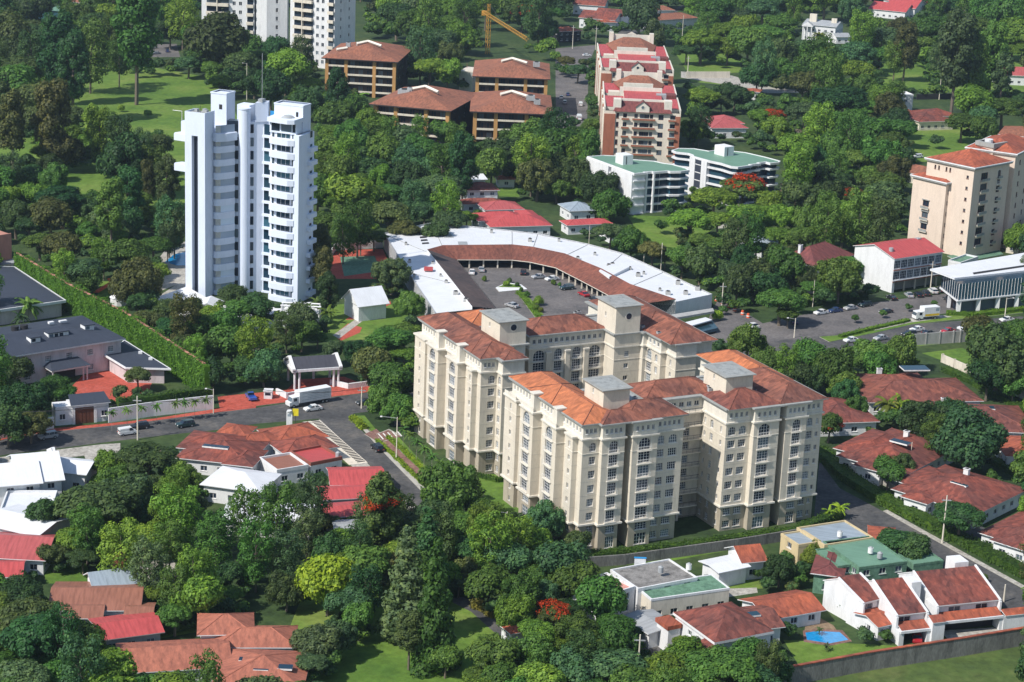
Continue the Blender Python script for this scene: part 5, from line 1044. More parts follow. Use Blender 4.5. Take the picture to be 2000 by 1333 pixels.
b = Bm(); b.box(w - 3.2, 11, 5, w - .2, 14.5, 8.6, M['white']); b.build('turret', r); b = Bm(); b.box(w + .2, -2.6, 0, w + 7, -2.3, 2.8, M['white']); b.slab([(w + .4, -2.8, 2.9), (w + 7.2, -2.8, 2.9), (w + 7.2, -.8, 3.4), (w + .4, -.8, 3.4)], .16, M['tilebright'], M['white']); b.build('side_porch', r)
r, w = rowhouse('white town house with red roof in the middle of the row', (1751, 1200), (1806, 1194), 5.4, 15, 1)
b = Bm(); b.box(w + .3, 6.0, 4, w + 2.4, 9, 8.6, M['white']); b.build('turret', r); b = Bm(); b.box(w + .2, -3.0, 0, w + 2.8, 0, 4.4, M['white']); b.slab([(w + .1, -3.2, 4.2), (w + 2.9, -3.2, 4.2), (w + 2.9, -1.2, 4.9), (w + .1, -1.2, 4.9)], .16, M['tilebright'], M['white']); b.build('stair_turret', r)
r, w = rowhouse('white town house beside the palm at the near end of the row', (1684, 1176), (1722, 1167), 5.6, 11, 1)
house('white_annexe', 'small white annexe with orange lean-to roof at the near end of the town houses', (1716, 1222), (1760, 1212), 6, 3.2, 'gable', 'white', 'tilebright', 14)
house('red_roof_house', 'single storey house with red tile roof beside the swimming pool', (1500, 1208), (1604, 1190), 9, 3, 'gable', 'white', 'tilebright', 16)
house('white_tall_house', 'tall white house with a large plum red gable roof, lower right', (1395, 1252), (1470, 1240), 12, 7, 'gable', 'white', 'tilehouse', 24, fl=2) if False else None
r, w = bld('white_tall_house', 'tall white house with a large plum red roof sloping to the right, bottom', 'house', (1320, 1197), (1397, 1253), 6.5)
b = Bm(); D = 12; P4 = [(0, 0), (w, 0), (w, D), (0, D)]; facade(b, r, P4, 0, 6.5, M['white'], auto_win(P4, 0, 2, 3.1, 1.2, 1.0, 3.0, edges=(0, 1))); b.build('wall', r)
b = Bm(); b.hip(0, 0, w, D, 6.5, 24, M['tilehouse'], .4, soffit=M['white'], thick=.5); b.build('roof', r)
b = Bm(); b.box(w - 3, -4, 0, w + 4, -.4, 4.6, M['white']); b.slab([(w - 3.2, -4.3, 4.5), (w + 4.2, -4.3, 4.5), (w + 4.2, -.1, 5.6), (w - 3.2, -.1, 5.6)], .2, M['tilehouse'], M['white']); b.box(-1.5, -3, 0, 2.5, -.4, 4.6, M['white']); b.box(-1.7, -3.3, 4.6, 2.7, -.2, 5.4, M['tilebright']); b.build('front_wing', r)
house('red_tile_lean_to', 'plum tiled side wing with a white skylight right of the tall white house', (1440, 1232), (1525, 1222), 9, 4, 'gable', 'white', 'tiledark', 16, skyl=((3, 2.5, 3, 2, 1.4),))
house('flat_grey_house', 'white house with a mottled grey concrete flat roof below the hedge', (1246, 1152), (1362, 1130), 10, 5.2, 'flat', 'white', 'mottled', par=.25, fl=2, edges=(0,))
house('flat_grey_house', 'low house with a dull green grey sheet roof in front of the mottled roof', (1272, 1172), (1425, 1150), 7, 4.6, 'flat', 'slabw', 'court', par=.15, edges=(0,))
house('salmon_terrace_house', 'white house with a salmon pink roof terrace and blue parapet', (1174, 1170), (1240, 1150), 8, 5.2, 'flat', 'white', 'salmon', par=.5, fl=2, edges=(0, 1))
house('white_canopy_house', 'white house with a bright white carport roof and an orange gable end', (1405, 1117), (1458, 1106), 5.5, 3.6, 'gable', 'white', 'whitemetal', 8, edges=())
house('orange_gable', 'orange tiled gable roof end beside the white carport', (1452, 1096), (1492, 1092), 7, 4.2, 'gable', 'white', 'tilebright', 26, edges=(0,))
house('grey_roof_house', 'grey corrugated roofed shed beside the tall white house', (1222, 1206), (1268, 1236), 6, 3.2, 'gable', 'white', 'greyroof', 8, edges=())
# ------------------------------------------------------------------ walls and fences
def wall_line(name, label, pts, h, th, m, cat='wall', cap=None, kind=None, group=None, posts=0):
    P0 = [G(x, y) for x, y in pts]; o = thing(name, label, cat, P0[0][0], P0[0][1], 0, group)
    for i in range(len(P0) - 1):
        a, c = P0[i], P0[i + 1]; L = hypot(c[0] - a[0], c[1] - a[1]); an = atan2(c[1] - a[1], c[0] - a[0])
        b = Bm(); b.box(0, -th / 2, 0, L + (.0 if i == len(P0) - 2 else .1), th / 2, h, M[m])
        if cap: b.box(0, -th / 2 - .12, h, L, th / 2 + .12, h + .16, M[cap])
        b.build('panel', o, (a[0] - P0[0][0], a[1] - P0[0][1], 0), an)
        if posts:
            for k in range(int(L / posts) + 1):
                q = Bm(); q.box(-.18, -th / 2 - .12, 0, .18, th / 2 + .12, h + .2, M[m]); q.build('post', o, (a[0] - P0[0][0] + cos(an) * k * posts, a[1] - P0[0][1] + sin(an) * k * posts, 0), an)
    return o
wall_line('boundary_wall', 'white street wall with a red base running right from the timber gate', [(212, 826), (300, 813), (416, 800)], 3.6, .3, 'white')
wall_line('boundary_wall', 'white street wall left of the gatehouse, shaded by trees', [(-20, 862), (105, 838)], 3.0, .3, 'white')
wall_line('boundary_wall', 'low white wall curving from the entrance pavilion along the street', [(645, 752), (680, 760), (740, 752), (818, 743)], 1.4, .5, 'white')
wall_line('boundary_wall', 'low white wall with planter left of the entrance pavilion', [(540, 770), (560, 779), (600, 772)], 1.5, .5, 'white')
wall_line('boundary_wall', 'white fence wall at the upper right with grass in front', [(1780, 676), (1874, 669), (1884, 668)], 3.4, .3, 'grey', posts=4.5)
wall_line('boundary_wall', 'long pale boundary wall behind the red villas, right edge', [(1840, 708), (1925, 745), (2010, 785)], 2.2, .5, 'slabw', posts=5)
wall_line('boundary_wall', 'grey stone garden wall with an orange coping along the field, bottom right', [(1530, 1341), (1700, 1309), (1880, 1281), (2020, 1257)], 3.6, .4, 'stone', cap='tilebright')
wall_line('boundary_wall', 'dark retaining wall below the hedge of the cream block', [(1100, 1112), (1220, 1103), (1440, 1072), (1560, 1052)], 2.2, .4, 'stone')
wall_line('boundary_wall', 'white court wall beside the red sports court', [(648, 500), (655, 490), (748, 484)], 2.4, .3, 'white')
wall_line('boundary_wall', 'concrete wall between villas and the right lane', [(1614, 900), (1700, 935), (1790, 980)], 1.3, .3, 'kerb')
wall_line('boundary_wall', 'concrete wall by the road bend in the upper middle', [(1340, 152), (1425, 152)], 3.0, .4, 'slabw')
wall_line('boundary_wall', 'low wall in front of the plum roofed house', [(1560, 576), (1660, 565)], 2.2, .3, 'slabw')
wall_line('boundary_wall', 'dark fence above the lawn, upper right', [(1790, 195), (2010, 190)], 2.6, .6, 'dark')
# tall ivy wall
def leafy(name, label, pts, h, th, color, cat='hedge', dens=9, base='rough', size=.42, kind=None, group=None, seed=1):
    """clipped hedge or ivy wall: dark core plus leaf cards on its faces"""
    P0 = [G(x, y) for x, y in pts]; rng = np.random.default_rng(seed); V = []; F = []
    core = Bm()
    for i in range(len(P0) - 1):
        a, c = np.array(P0[i]), np.array(P0[i + 1]); L = float(np.hypot(*(c - a))); u = (c - a) / L; n = np.array([u[1], -u[0]])
        q = [a - n * th * .42 - P0[0], a + n * th * .42 - P0[0], c + n * th * .42 - P0[0], c - n * th * .42 - P0[0]]
        core.prism([tuple(k) for k in q][::-1] if False else [tuple(q[1]), tuple(q[2]), tuple(q[3]), tuple(q[0])], 0, h * .94, M['leaf'])
        N = int(dens * L * (2 * h + th)); t = rng.random(N) * L; w = rng.random(N) * (2 * h + th)
        side = np.where(w < h, 1, np.where(w < h + th, 0, -1)); zz = np.where(side == 1, w, np.where(side == 0, h, w - h - th)); off = np.where(side == 0, (w - h) - th / 2, side * th / 2)
        off = off + rng.normal(0, .12 * min(1, th), N) + np.sin(t * 1.1 + zz * .7) * .14 * min(th, 1.5); zz = zz * (1 + .0 * t) + rng.normal(0, .12, N) + (np.sin(t * .5 + seed) * .12 + np.sin(t * 1.7) * .08) * (zz / h) * (min(1, h / 2) + max(0, h - 4) * .9)
        C = np.stack([a[0] + u[0] * t + n[0] * off - P0[0][0], a[1] + u[1] * t + n[1] * off - P0[0][1], np.maximum(.05, zz)], 1)
        nr = np.stack([n[0] * side, n[1] * side, (side == 0) * 1.0 + .35], 1) + rng.normal(0, .45, (N, 3)); V.append((C, nr))
    C = np.concatenate([v[0] for v in V]); Nn = np.concatenate([v[1] for v in V])
    core.build('core', None) if False else None
    me = cards(name, C, Nn, size, rng, core)
    o = put(name, me, None, (P0[0][0], P0[0][1], 0)); o.color = (*color, 1); o['label'] = label; o['category'] = cat
    if group: o['group'] = group
    return o
def cards(name, C, N, size, rng, core=None, mat=None, cores=None):
    """leaf clumps as bent quads"""
    n = len(C); N = N / np.linalg.norm(N, axis=1, keepdims=True); r = rng.normal(size=(n, 3)); T = np.cross(N, r); T /= np.linalg.norm(T, axis=1, keepdims=True); B_ = np.cross(N, T)
    s = (size * (.65 + .7 * rng.random((n, 1)))) * .5; e = .8 + .4 * rng.random((n, 1))
    P = np.stack([C - T * s * e, C - B_ * s * .7 + N * s * .25, C + T * s * e, C + B_ * s * .7 + N * s * .25], 1).reshape(-1, 3)
    idx = np.arange(4 * n).reshape(n, 4); verts = P; faces = idx
    if core and core.v:
        cv = np.array(core.v); fl = [tuple(np.array(f) + 4 * n) for f in core.f]; verts = np.concatenate([P, cv]); 
    elif cores is not None:
        cv, fl = cores; verts = np.concatenate([P, cv]); fl = fl + 4 * n
    else: fl = np.zeros((0, 4), int)
    me = bpy.data.meshes.new(name); me.vertices.add(len(verts)); me.vertices.foreach_set('co', verts.astype(np.float32).ravel())
    fl = [list(f) for f in fl]; lens = np.array([4] * n + [len(f) for f in fl]); loops = np.concatenate([idx.ravel()] + [np.array(f) for f in fl]) if fl else idx.ravel()
    me.loops.add(len(loops)); me.loops.foreach_set('vertex_index', loops.astype(np.int32)); me.polygons.add(len(lens))
    me.polygons.foreach_set('loop_start', np.concatenate([[0], np.cumsum(lens)[:-1]]).astype(np.int32)); me.update(calc_edges=True)
    me.materials.append(mat or M['leaf']); return me
GR = (0.055, 0.11, 0.02); GL = (0.11, 0.20, 0.025); GD = (0.03, 0.065, 0.018)
w = wall_line('garden_wall', 'tall pinkish garden wall buried under bright ivy behind the dark roofs', [(35, 545), (130, 605), (245, 665), (400, 770)], 8.0, .6, 'pinkwall')
for o in (leafy('ivy', 'bright green ivy covering the tall garden wall from end to end', [(34, 546), (130, 606), (245, 667), (405, 775)], 8.3, 1.8, (0.075, 0.17, 0.02), 'ivy', 10, size=.5, seed=3),): pass
leafy('hedge', 'clipped hedge with dark stems along the foot of the front cream block', [(1130, 1098), (1220, 1090), (1330, 1078), (1450, 1060), (1560, 1046)], 1.9, 2.2, GR, dens=12, seed=4)
leafy('hedge', 'dark hedge at the back right corner of the cream block', [(1560, 1046), (1600, 1030), (1640, 1010)], 2.2, 2.4, GR, dens=10, seed=5)
leafy('hedge', 'low clipped hedge left of the deep recess', [(1128, 1086), (1165, 1084)], 1.0, .8, GL, seed=6)
leafy('hedge', 'long clipped hedge between the right lane and the villas drive', [(1600, 885), (1650, 935), (1730, 985), (1830, 1035), (2010, 1130)], 1.8, 4.0, GR, dens=8, seed=7)
leafy('hedge', 'flat clipped hedge strip behind the red villas at the right edge', [(1845, 725), (1900, 750), (2010, 808)], 1.4, 3.0, GR, dens=7, seed=8)
leafy('hedge', 'clipped hedge in front of the round trees at the right edge', [(1940, 905), (2010, 940)], 1.4, 3.0, GR, dens=7, seed=9)
leafy('hedge', 'bright hedge row in front of the glass showroom', [(1848, 614), (1900, 618), (2010, 606)], 1.1, 2.4, GL, dens=9, seed=10)
leafy('hedge', 'dark hedge in front of the plum roofed house', [(1555, 600), (1600, 595), (1690, 582)], 2.4, 3.0, GD, dens=8, seed=11)
leafy('hedge', 'bright yellow green hedge along the side street verge', [(688, 818), (712, 840), (700, 832)], .9, 1.6, (0.2, 0.27, 0.02), dens=12, seed=12)
leafy('hedge', 'yellow green planting strip along the brick path', [(737, 862), (790, 912), (832, 952)], .6, 1.0, (0.16, 0.24, 0.02), dens=12, seed=13)
leafy('hedge', 'yellow green planting strip between brick path and palms', [(758, 856), (800, 893), (846, 936)], .7, 1.0, (0.16, 0.24, 0.02), dens=12, seed=14)
leafy('hedge', 'low hedge at the foot of the farther cream block', [(935, 932), (970, 942), (998, 938)], 1.0, .8, GR, dens=12, seed=15)
leafy('hedge', 'garden hedge running across the lower left lawn', [(275, 1200), (330, 1190), (350, 1182)], 1.6, 2.0, GL, dens=9, seed=16)
leafy('hedge', 'dark hedge behind the terracotta roof, lower left', [(310, 1238), (400, 1222)], 1.6, 2.0, GR, dens=9, seed=17)
leafy('hedge', 'curved clipped hedge above the big lawn, upper right', [(1610, 268), (1680, 262), (1678, 258)], 3.5, 4.0, GD, dens=5, seed=18)
leafy('hedge', 'green hedge along the left street wall crest', [(230, 815), (330, 800), (412, 788)], 4.4, 1.6, GR, dens=9, seed=19)
leafy('hedge', 'olive hedge beside the lower driveway', [(925, 1185), (950, 1195), (968, 1208)], 1.6, 2.0, (0.14, 0.13, 0.03), dens=9, seed=20)
leafy('hedge', 'lime hedge between the street lanes', [(1640, 660), (1700, 645), (1775, 628)], .8, 1.6, GL, dens=9, seed=21)
leafy('hedge', 'narrow hedge in the arcade car park', [(1012, 572), (1052, 620)], .7, 1.4, GL, dens=9, seed=22)

# ------------------------------------------------------------------ vehicles
def prof(b, pts, w, m, w2=None, z2=None):
    """extrude a side profile (x,z) to width w; points above z2 taper to w2"""
    def y(p): return (w if z2 is None or p[1] <= z2 else w2) / 2
    n = len(pts)
    b.face([(p[0], -y(p), p[1]) for p in pts], m); b.face([(p[0], y(p), p[1]) for p in pts][::-1], m)
    for i in range(n):
        a, c = pts[i], pts[(i + 1) % n]; b.face([(c[0], -y(c), c[1]), (a[0], -y(a), a[1]), (a[0], y(a), a[1]), (c[0], y(c), c[1])], m)
_vm = {}
def wheel_mesh(r):
    if ('w', r) not in _vm:
        b = Bm(); b.beam((0, -.11, 0), (0, .11, 0), r, M['rubber'], n=12); b.beam((0, -.125, 0), (0, .125, 0), r * .55, M['greyroof'], n=8); _vm[('w', r)] = b.mesh('wheel')
    return _vm[('w', r)]
def car_meshes(kind):
    if kind in _vm: return _vm[kind]
    base = flat((.5, .5, .5), name='car_paint'); B1, G1, L1 = Bm(), Bm(), Bm()
    if kind == 'sedan':
        lo = [(-2.2, .28), (2.2, .28), (2.22, .62), (2.0, .78), (1.0, .92), (-1.5, .95), (-2.15, .88), (-2.25, .6)]; gh = [(1.05, .92), (.35, 1.36), (-.9, 1.38), (-1.6, .95)]
    elif kind == 'suv':
        lo = [(-2.1, .38), (2.15, .38), (2.2, .8), (2.0, .98), (1.0, 1.08), (-2.1, 1.1), (-2.2, .8)]; gh = [(1.05, 1.08), (.5, 1.62), (-1.85, 1.66), (-2.1, 1.1)]
    else:
        lo = [(-2.1, .35), (2.0, .35), (2.1, .75), (1.75, .95), (1.3, 1.05), (-2.1, 1.05)]; gh = [(1.35, 1.05), (.8, 1.75), (-2.05, 1.8), (-2.1, 1.05)]
    W_ = 1.75
    prof(B1, lo, W_, base); top = [gh[1], gh[2]]
    prof(G1, gh, W_ - .12, M['glass'], W_ - .45, gh[0][1] + .1)
    B1.box(gh[2][0] - .02, -(W_ - .4) / 2, gh[1][1] - .03, gh[1][0] + .05, (W_ - .4) / 2, gh[1][1] + .06, base)
    for x in (gh[1][0] - .55, gh[2][0] + .6):
        for s in (-1, 1): B1.beam((x, s * (W_ - .1) / 2, gh[0][1]), (x, s * (W_ - .43) / 2, gh[1][1]), .045, base)
    if kind == 'van': B1.box(-2.08, -(W_ - .1) / 2, 1.05, .1, (W_ - .1) / 2, 1.72, base)
    for s in (-1, 1): L1.box(lo[2][0] - .12, s * .62 - .18, lo[2][1] - .1, lo[2][0] + .03, s * .62 + .18, lo[2][1] + .06, M['whitefr'])
    R1 = Bm()
    for s in (-1, 1): R1.box(-2.24, s * .65 - .14, .72, -2.12, s * .65 + .14, .9, M['redmetal'])
    _vm[kind] = (B1.mesh('body'), G1.mesh('cabin_glass'), L1.mesh('headlights'), R1.mesh('tail_lights'), .31 if kind != 'suv' else .37, base); return _vm[kind]
_cp = {}
def carpaint(c):
    if c not in _cp:
        m, n, b = _mat('car_paint'); b.inputs['Base Color'].default_value = (*c, 1); b.inputs['Roughness'].default_value = .28; b.inputs['Specular IOR Level'].default_value = .55; b.inputs['Coat Weight'].default_value = .4; _cp[c] = m
    return _cp[c]
def car(x, y, hx, hy, kind, c, label, group=None, name=None, sc=1.0):
    a, h = G(x, y), G(hx, hy); an = atan2(h[1] - a[1], h[0] - a[0])
    o = thing(name or {'sedan': 'car', 'suv': 'off_roader', 'van': 'van'}[kind], label, {'sedan': 'car', 'suv': 'car', 'van': 'van'}[kind], a[0], a[1], an, group, z=.02); o.scale = (sc, sc, sc)
    bm_, gm, lm, rm, wr, base = car_meshes(kind)
    bo = put('body', bm_, o); bo.material_slots[0].link = 'OBJECT'; bo.material_slots[0].material = carpaint(c)
    put('windows', gm, o); put('headlights', lm, o); put('tail_lights', rm, o)
    for sx in (-1.35, 1.38):
        for sy in (-.8, .8): put('wheel', wheel_mesh(wr), o, (sx, sy, wr))
    return o
WH, BK, SV, BL, RD, GN, DK = (.78, .79, .8), (.015, .016, .02), (.4, .41, .43), (.03, .06, .16), (.4, .02, .03), (.02, .05, .055), (.04, .045, .05)
car(94, 857, 70, 861, 'suv', SV, 'silver off-roader driving out of the tree shade on the left street')
car(249, 849, 290, 843, 'van', WH, 'white van on the left street in front of the utility pole')
car(273, 838, 230, 844, 'suv', BK, 'black off-roader just behind the white van')
car(362, 834, 320, 840, 'suv', GN, 'dark green off-roader alone on the left street')
car(611, 802, 570, 808, 'sedan', WH, 'white saloon beside the white lorry')
car(737, 880, 715, 862, 'suv', BK, 'black off-roader driving up the side street')
car(798, 818, 840, 824, 'sedan', WH, 'white car parked in tree shade at the corner of the cream block')
car(713, 790, 690, 793, 'sedan', DK, 'dark car half hidden by the corner trees')
car(1603, 614, 1575, 618, 'sedan', WH, 'white car first in the roadside row below the trees')
car(1631, 610, 1600, 614, 'sedan', BL, 'dark blue car second in the roadside row')
car(1661, 605, 1630, 610, 'sedan', SV, 'silver car third in the roadside row')
car(1689, 599, 1660, 604, 'suv', GN, 'dark green car at the right end of the roadside row')
car(1741, 585, 1722, 575, 'sedan', BK, 'black car parked before the corner of the red roofed office')
car(1775, 580, 1760, 568, 'sedan', SV, 'silver car under the red roofed office')
car(1793, 579, 1778, 568, 'sedan', BK, 'black car under the red roofed office, between silver and dark cars')
car(1807, 577, 1790, 563, 'suv', DK, 'dark off-roader left of the white off-roader at the office')
car(1822, 573, 1803, 560, 'suv', WH, 'white off-roader parked under the red roofed office')
car(1838, 570, 1822, 558, 'suv', DK, 'dark off-roader right of the white off-roader at the office')
car(1852, 588, 1835, 578, 'sedan', DK, 'dark car beside the first showroom column')
car(1791, 647, 1750, 652, 'sedan', WH, 'white car in the far lane below the lorry')
car(1775, 657, 1740, 661, 'suv', BK, 'black off-roader below the white car in the near lane')
car(1814, 654, 1850, 649, 'sedan', DK, 'dark grey car right of the black off-roader')
car(1851, 650, 1820, 655, 'sedan', RD, 'red car on the main street')
car(1552, 632, 1549, 622, 'suv', BL, 'blue car parked in the shade of the roadside trees')
car(1930, 643, 1960, 638, 'suv', BK, 'black off-roader on the main street near the right edge')
car(1730, 612, 1700, 617, 'sedan', DK, 'dark car driving in the wide forecourt below the red roofed office')
car(1868, 583, 1855, 573, 'suv', SV, 'silver off-roader tucked under the showroom front')
car(1720, 664, 1690, 669, 'sedan', SV, 'silver car on the main street left of the black off-roader')
car(1578, 690, 1610, 684, 'suv', DK, 'dark off-roader between the street trees behind the cream block')
car(1470, 640, 1450, 632, 'sedan', WH, 'white car turning in the lane right of the arcade')
car(1966, 628, 1930, 632, 'sedan', WH, 'white car behind the lamp post near the right edge')
car(1662, 668, 1630, 672, 'sedan', WH, 'white car glimpsed between street trees')
car(922, 535, 924, 528, 'sedan', WH, 'white car parked at the shops at the left of the arcade yard')
car(1022, 536, 1023, 528, 'suv', BK, 'black off-roader seen from behind in the arcade yard')
car(1052, 544, 1030, 546, 'sedan', SV, 'silver car parked under the arcade canopy')
car(1107, 566, 1075, 569, 'suv', GN, 'dark green off-roader crossing the arcade yard')
car(940, 530, 938, 523, 'sedan', SV, 'silver car beside the white car at the arcade shops')
car(1078, 548, 1062, 550, 'sedan', WH, 'white car below the canopy columns, right of the silver car')
car(1140, 578, 1128, 572, 'sedan', RD, 'dark red car near the right canopy of the arcade')
car(1000, 600, 985, 596, 'sedan', SV, 'silver car in the open arcade yard behind the cream roofs')
car(1162, 590, 1150, 584, 'suv', BK, 'black off-roader at the right canopy of the arcade')
car(278, 101, 262, 102, 'sedan', BL, 'dark blue car at the left of the club car park')
car(300, 95, 282, 97, 'sedan', WH, 'white car in the middle of the club car park')
car(305, 106, 290, 107, 'sedan', SV, 'silver car in front in the club car park')
car(327, 102, 325, 96, 'sedan', BL, 'blue car at the right of the club car park')
car(283, 88, 270, 89, 'sedan', SV, 'silver car at the back of the club car park')
car(1792, 309, 1765, 311, 'suv', WH, 'white off-roader on the drive beside the peach towers')
car(1103, 203, 1102, 190, 'suv', SV, 'silver off-roader in the access road left of the red terrace')
car(1109, 187, 1108, 175, 'sedan', BL, 'blue car in the access road')
car(1134, 207, 1133, 190, 'van', WH, 'white van in the access road beside the red terrace')
car(1096, 193, 1095, 182, 'sedan', WH, 'white car at the kerb of the access road')
car(1131, 234, 1128, 215, 'van', WH, 'long white van lower in the access road', sc=1.3)
car(1146, 110, 1160, 110, 'sedan', WH, 'white car at the top of the access road')
car(1235, 1332, 1210, 1322, 'sedan', WH, 'white car in deep shade at the bottom edge')
car(1818, 1100, 1835, 1112, 'sedan', BL, 'blue car parked on the right lane behind the green roof')
car(1382, 1140, 1362, 1143, 'suv', DK, 'dark car under the flat roofed house')
car(1790, 1250, 1788, 1235, 'sedan', RD, 'dark red car in the town house garage')
# pickups and lorries
def pickup(x, y, hx, hy, c, label, cover=None):
    o = car(x, y, hx, hy, 'sedan', c, label, name='pickup_truck'); o['category'] = 'pickup truck'
    for ch in list(o.children):
        if ch.name.startswith(('body', 'windows')): bpy.data.objects.remove(ch)
    b = Bm(); m_ = carpaint(c); b.box(-2.6, -.9, .55, -.3, .9, .7, m_); b.box(-2.6, -.9, .7, -2.5, .9, 1.1, m_); b.box(-2.5, -.9, .7, -.3, -.8, 1.1, m_); b.box(-2.5, .8, .7, -.3, .9, 1.1, m_)
    prof(b, [(-.3, .45), (2.3, .45), (2.35, .95), (1.3, 1.1), (-.3, 1.1)], 1.8, m_); b.box(-.25, -.7, 1.7, .7, .7, 1.76, m_); b.build('body', o)
    b = Bm(); prof(b, [(-.25, 1.1), (1.3, 1.1), (.75, 1.7), (-.25, 1.7)], 1.6, M['glass'], 1.4, 1.2); b.build('windows', o)
    if cover: b = Bm(); b.box(-2.6, -.92, 1.1, -.3, .92, 1.9, cover); b.build('load_cover', o)
    return o
pickup(490, 780, 480, 768, (.05, .12, .42), 'blue pickup truck parked on the red forecourt')
pickup(1884, 645, 1860, 649, WH, 'white pickup with a teal canopy on the main street', flat((.03, .28, .34), name='canvas'))
def lorry(x, y, hx, hy, L, label, boxm, extra=None, print_=None):
    a, h = G(x, y), G(hx, hy); an = atan2(h[1] - a[1], h[0] - a[0]); o = thing('lorry', label, 'lorry', a[0], a[1], an, z=.02)
    b = Bm(); b.box(-L / 2, -1.25, 1.1, L / 2 - 2.6, 1.25, 3.9, boxm); b.build('box_body', o)
    b = Bm(); b.box(-L / 2, -.5, .7, L / 2 - .3, .5, 1.08, M['iron']); b.build('chassis', o)
    b = Bm(); prof(b, [(L / 2 - 2.5, .6), (L / 2, .6), (L / 2 + .05, 1.5), (L / 2 - .5 if L > 9 else L / 2 - .1, 1.6), (L / 2 - .9 if L > 9 else L / 2 - .25, 2.7), (L / 2 - 2.5, 2.8)], 2.2, carpaint(WH)); b.build('cab', o)
    b = Bm(); b.box(L / 2 - 2.0, -1.13, 1.7, L / 2 - 1.1, -1.105, 2.45, M['glass']); b.box(L / 2 - 2.0, 1.105, 1.7, L / 2 - 1.1, 1.13, 2.45, M['glass']); xx = L / 2 - (.66 if L > 9 else .12)
    b.face([(xx + .2, -1, 1.65), (xx + .2, 1, 1.65), (xx - .15, 1, 2.6), (xx - .15, -1, 2.6)], M['glass']); b.build('windscreen', o)
    for sx in ((-L / 2 + 1.2, -L / 2 + 2.3, L / 2 - 1.1) if L > 9 else (-L / 2 + 1.4, L / 2 - 1.1)):
        for sy in (-1.05, 1.05): put('wheel', wheel_mesh(.48), o, (sx, sy, .48))
    for s in (-1.254, 1.254):
        b = Bm()
        if print_ == 'lines':
            for k in range(5): b.box(-L / 2 + .6, min(s, s * 1.004), 1.7 + .4 * k, L / 2 - 3.4 - (k % 2) * 1.5, max(s, s * 1.004), 1.78 + .4 * k, M['greyblue'])
        elif print_ == 'band': b.box(-L / 2 + .1, min(s, s * 1.004), 1.25, L / 2 - 3.0, max(s, s * 1.004), 1.9, flat((.75, .5, .04), name='yellow_print')); b.box(-L / 2 + .2, min(s, s * 1.004), 2.6, -L / 2 + 1.4, max(s, s * 1.004), 3.5, M['greyblue'])
        b.build('side_print', o)
    return o
lorry(602, 790, 545, 800, 11.6, 'long white lorry with faint grey lettering lines, passing the entrance pavilion', M['white'], print_='lines')
lorry(1807, 624, 1760, 628, 8.0, 'white box lorry with a yellow band on the paved strip', M['white'], print_='band')
r = thing('kiosk', 'white ticket kiosk on the red forecourt beside the blue pickup', 'kiosk', *G(524, 778)); b = Bm(); b.box(-1, -1, 0, 1, 1, 2.0, M['white']); b.box(-1.15, -1.15, 2.0, 1.15, 1.15, 2.2, M['white']); b.build('body', r); b = Bm(); b.box(-.7, -1.02, 1.0, .7, -1.004, 1.7, M['glass']); b.build('window', r)
# roadwork barrels
bb = Bm(); bb.cyl(0, 0, 0, .9, .42, M['orange'], 10, r2=.3); bb.cyl(0, 0, .35, .55, .41, M['linew'], 10, r2=.36); bb.cyl(0, 0, .9, 1.0, .3, M['orange'], 10); bb = bb.mesh('road_barrel')
for i, (x, y) in enumerate([(1399, 588), (1411, 594), (1423, 601), (1435, 608), (1450, 615), (1461, 621)]):
    o = put('road_barrel', bb, None, (*G(x, y), 0)); o.scale = (1.3, 1.3, 1.3); o['category'] = 'traffic barrel'; o['group'] = 'orange barrels along the lane behind the arcade'; o['label'] = 'orange traffic barrel in the row by the arcade lane, ' + ('nearest the arcade', 'second from the arcade', 'third from the arcade', 'third from the street', 'second from the street', 'nearest the street')[i]

# ------------------------------------------------------------------ poles and lamps
def pole(x, y, ty, label, arm=None, wires=1, r=.16, name='utility_pole', cat='utility pole'):
    a = G(x, y); lo, hi = 1.0, 60.0
    for _ in range(40):
        z = (lo + hi) / 2; zc, yc = z - CAMH, a[1]; d = yc * cos(PITCH) - zc * sin(PITCH); up = yc * sin(PITCH) + zc * cos(PITCH)
        py = 666.5 + (FPX * a[0] / d) * _s - (FPX * up / d) * _c
        if py > ty: lo = z
        else: hi = z
    z = min(z, 26); o = thing(name, label, cat, a[0], a[1])
    b = Bm(); b.beam((0, 0, 0), (0, 0, z), r * 1.3, M['slabw'], r * .8, 8); b.build('post', o)
    if arm:
        b = Bm(); b.beam((0, 0, z - .3), (arm, -.3, z + .1), .06, M['greyroof']); b.box(arm - .5 if arm < 0 else arm, -.5, z, arm if arm < 0 else arm + .5, -.1, z + .18, M['whitefr']); b.build('lamp_head', o)
    if wires:
        b = Bm(); b.box(-1.0, -.08, z - 1.2, 1.0, .08, z - 1.0, M['greyroof'])
        for s in (-.9, 0, .9): b.cyl(s, 0, z - 1.0, z - .7, .07, M['iron'], 6)
        b.build('cross_arm', o)
    return o
pole(774, 898, 815, 'tall street lamp on the verge of the side street', -3.4, 0, .12, 'street_lamp', 'street lamp')
pole(724, 752, 702, 'utility pole behind the low white wall right of the pavilion')
pole(706, 798, 755, 'thin utility pole at the street corner in front of the trees')
pole(269, 860, 774, 'utility pole with fittings beside the white van')
pole(417, 808, 760, 'short lamp post at the right end of the long street wall', -1.5, 0, .12, 'street_lamp', 'street lamp')
pole(1840, 1062, 968, 'utility pole on the hedge verge of the right lane')
pole(1960, 1176, 1142, 'short pale post at the end of the red town houses', None, 0)
pole(1776, 920, 864, 'slim post between the two red villas', None, 0, .1)
pole(1962, 624, 582, 'street lamp in front of the glass showroom', 1.6, 0, .14, 'street_lamp', 'street lamp')
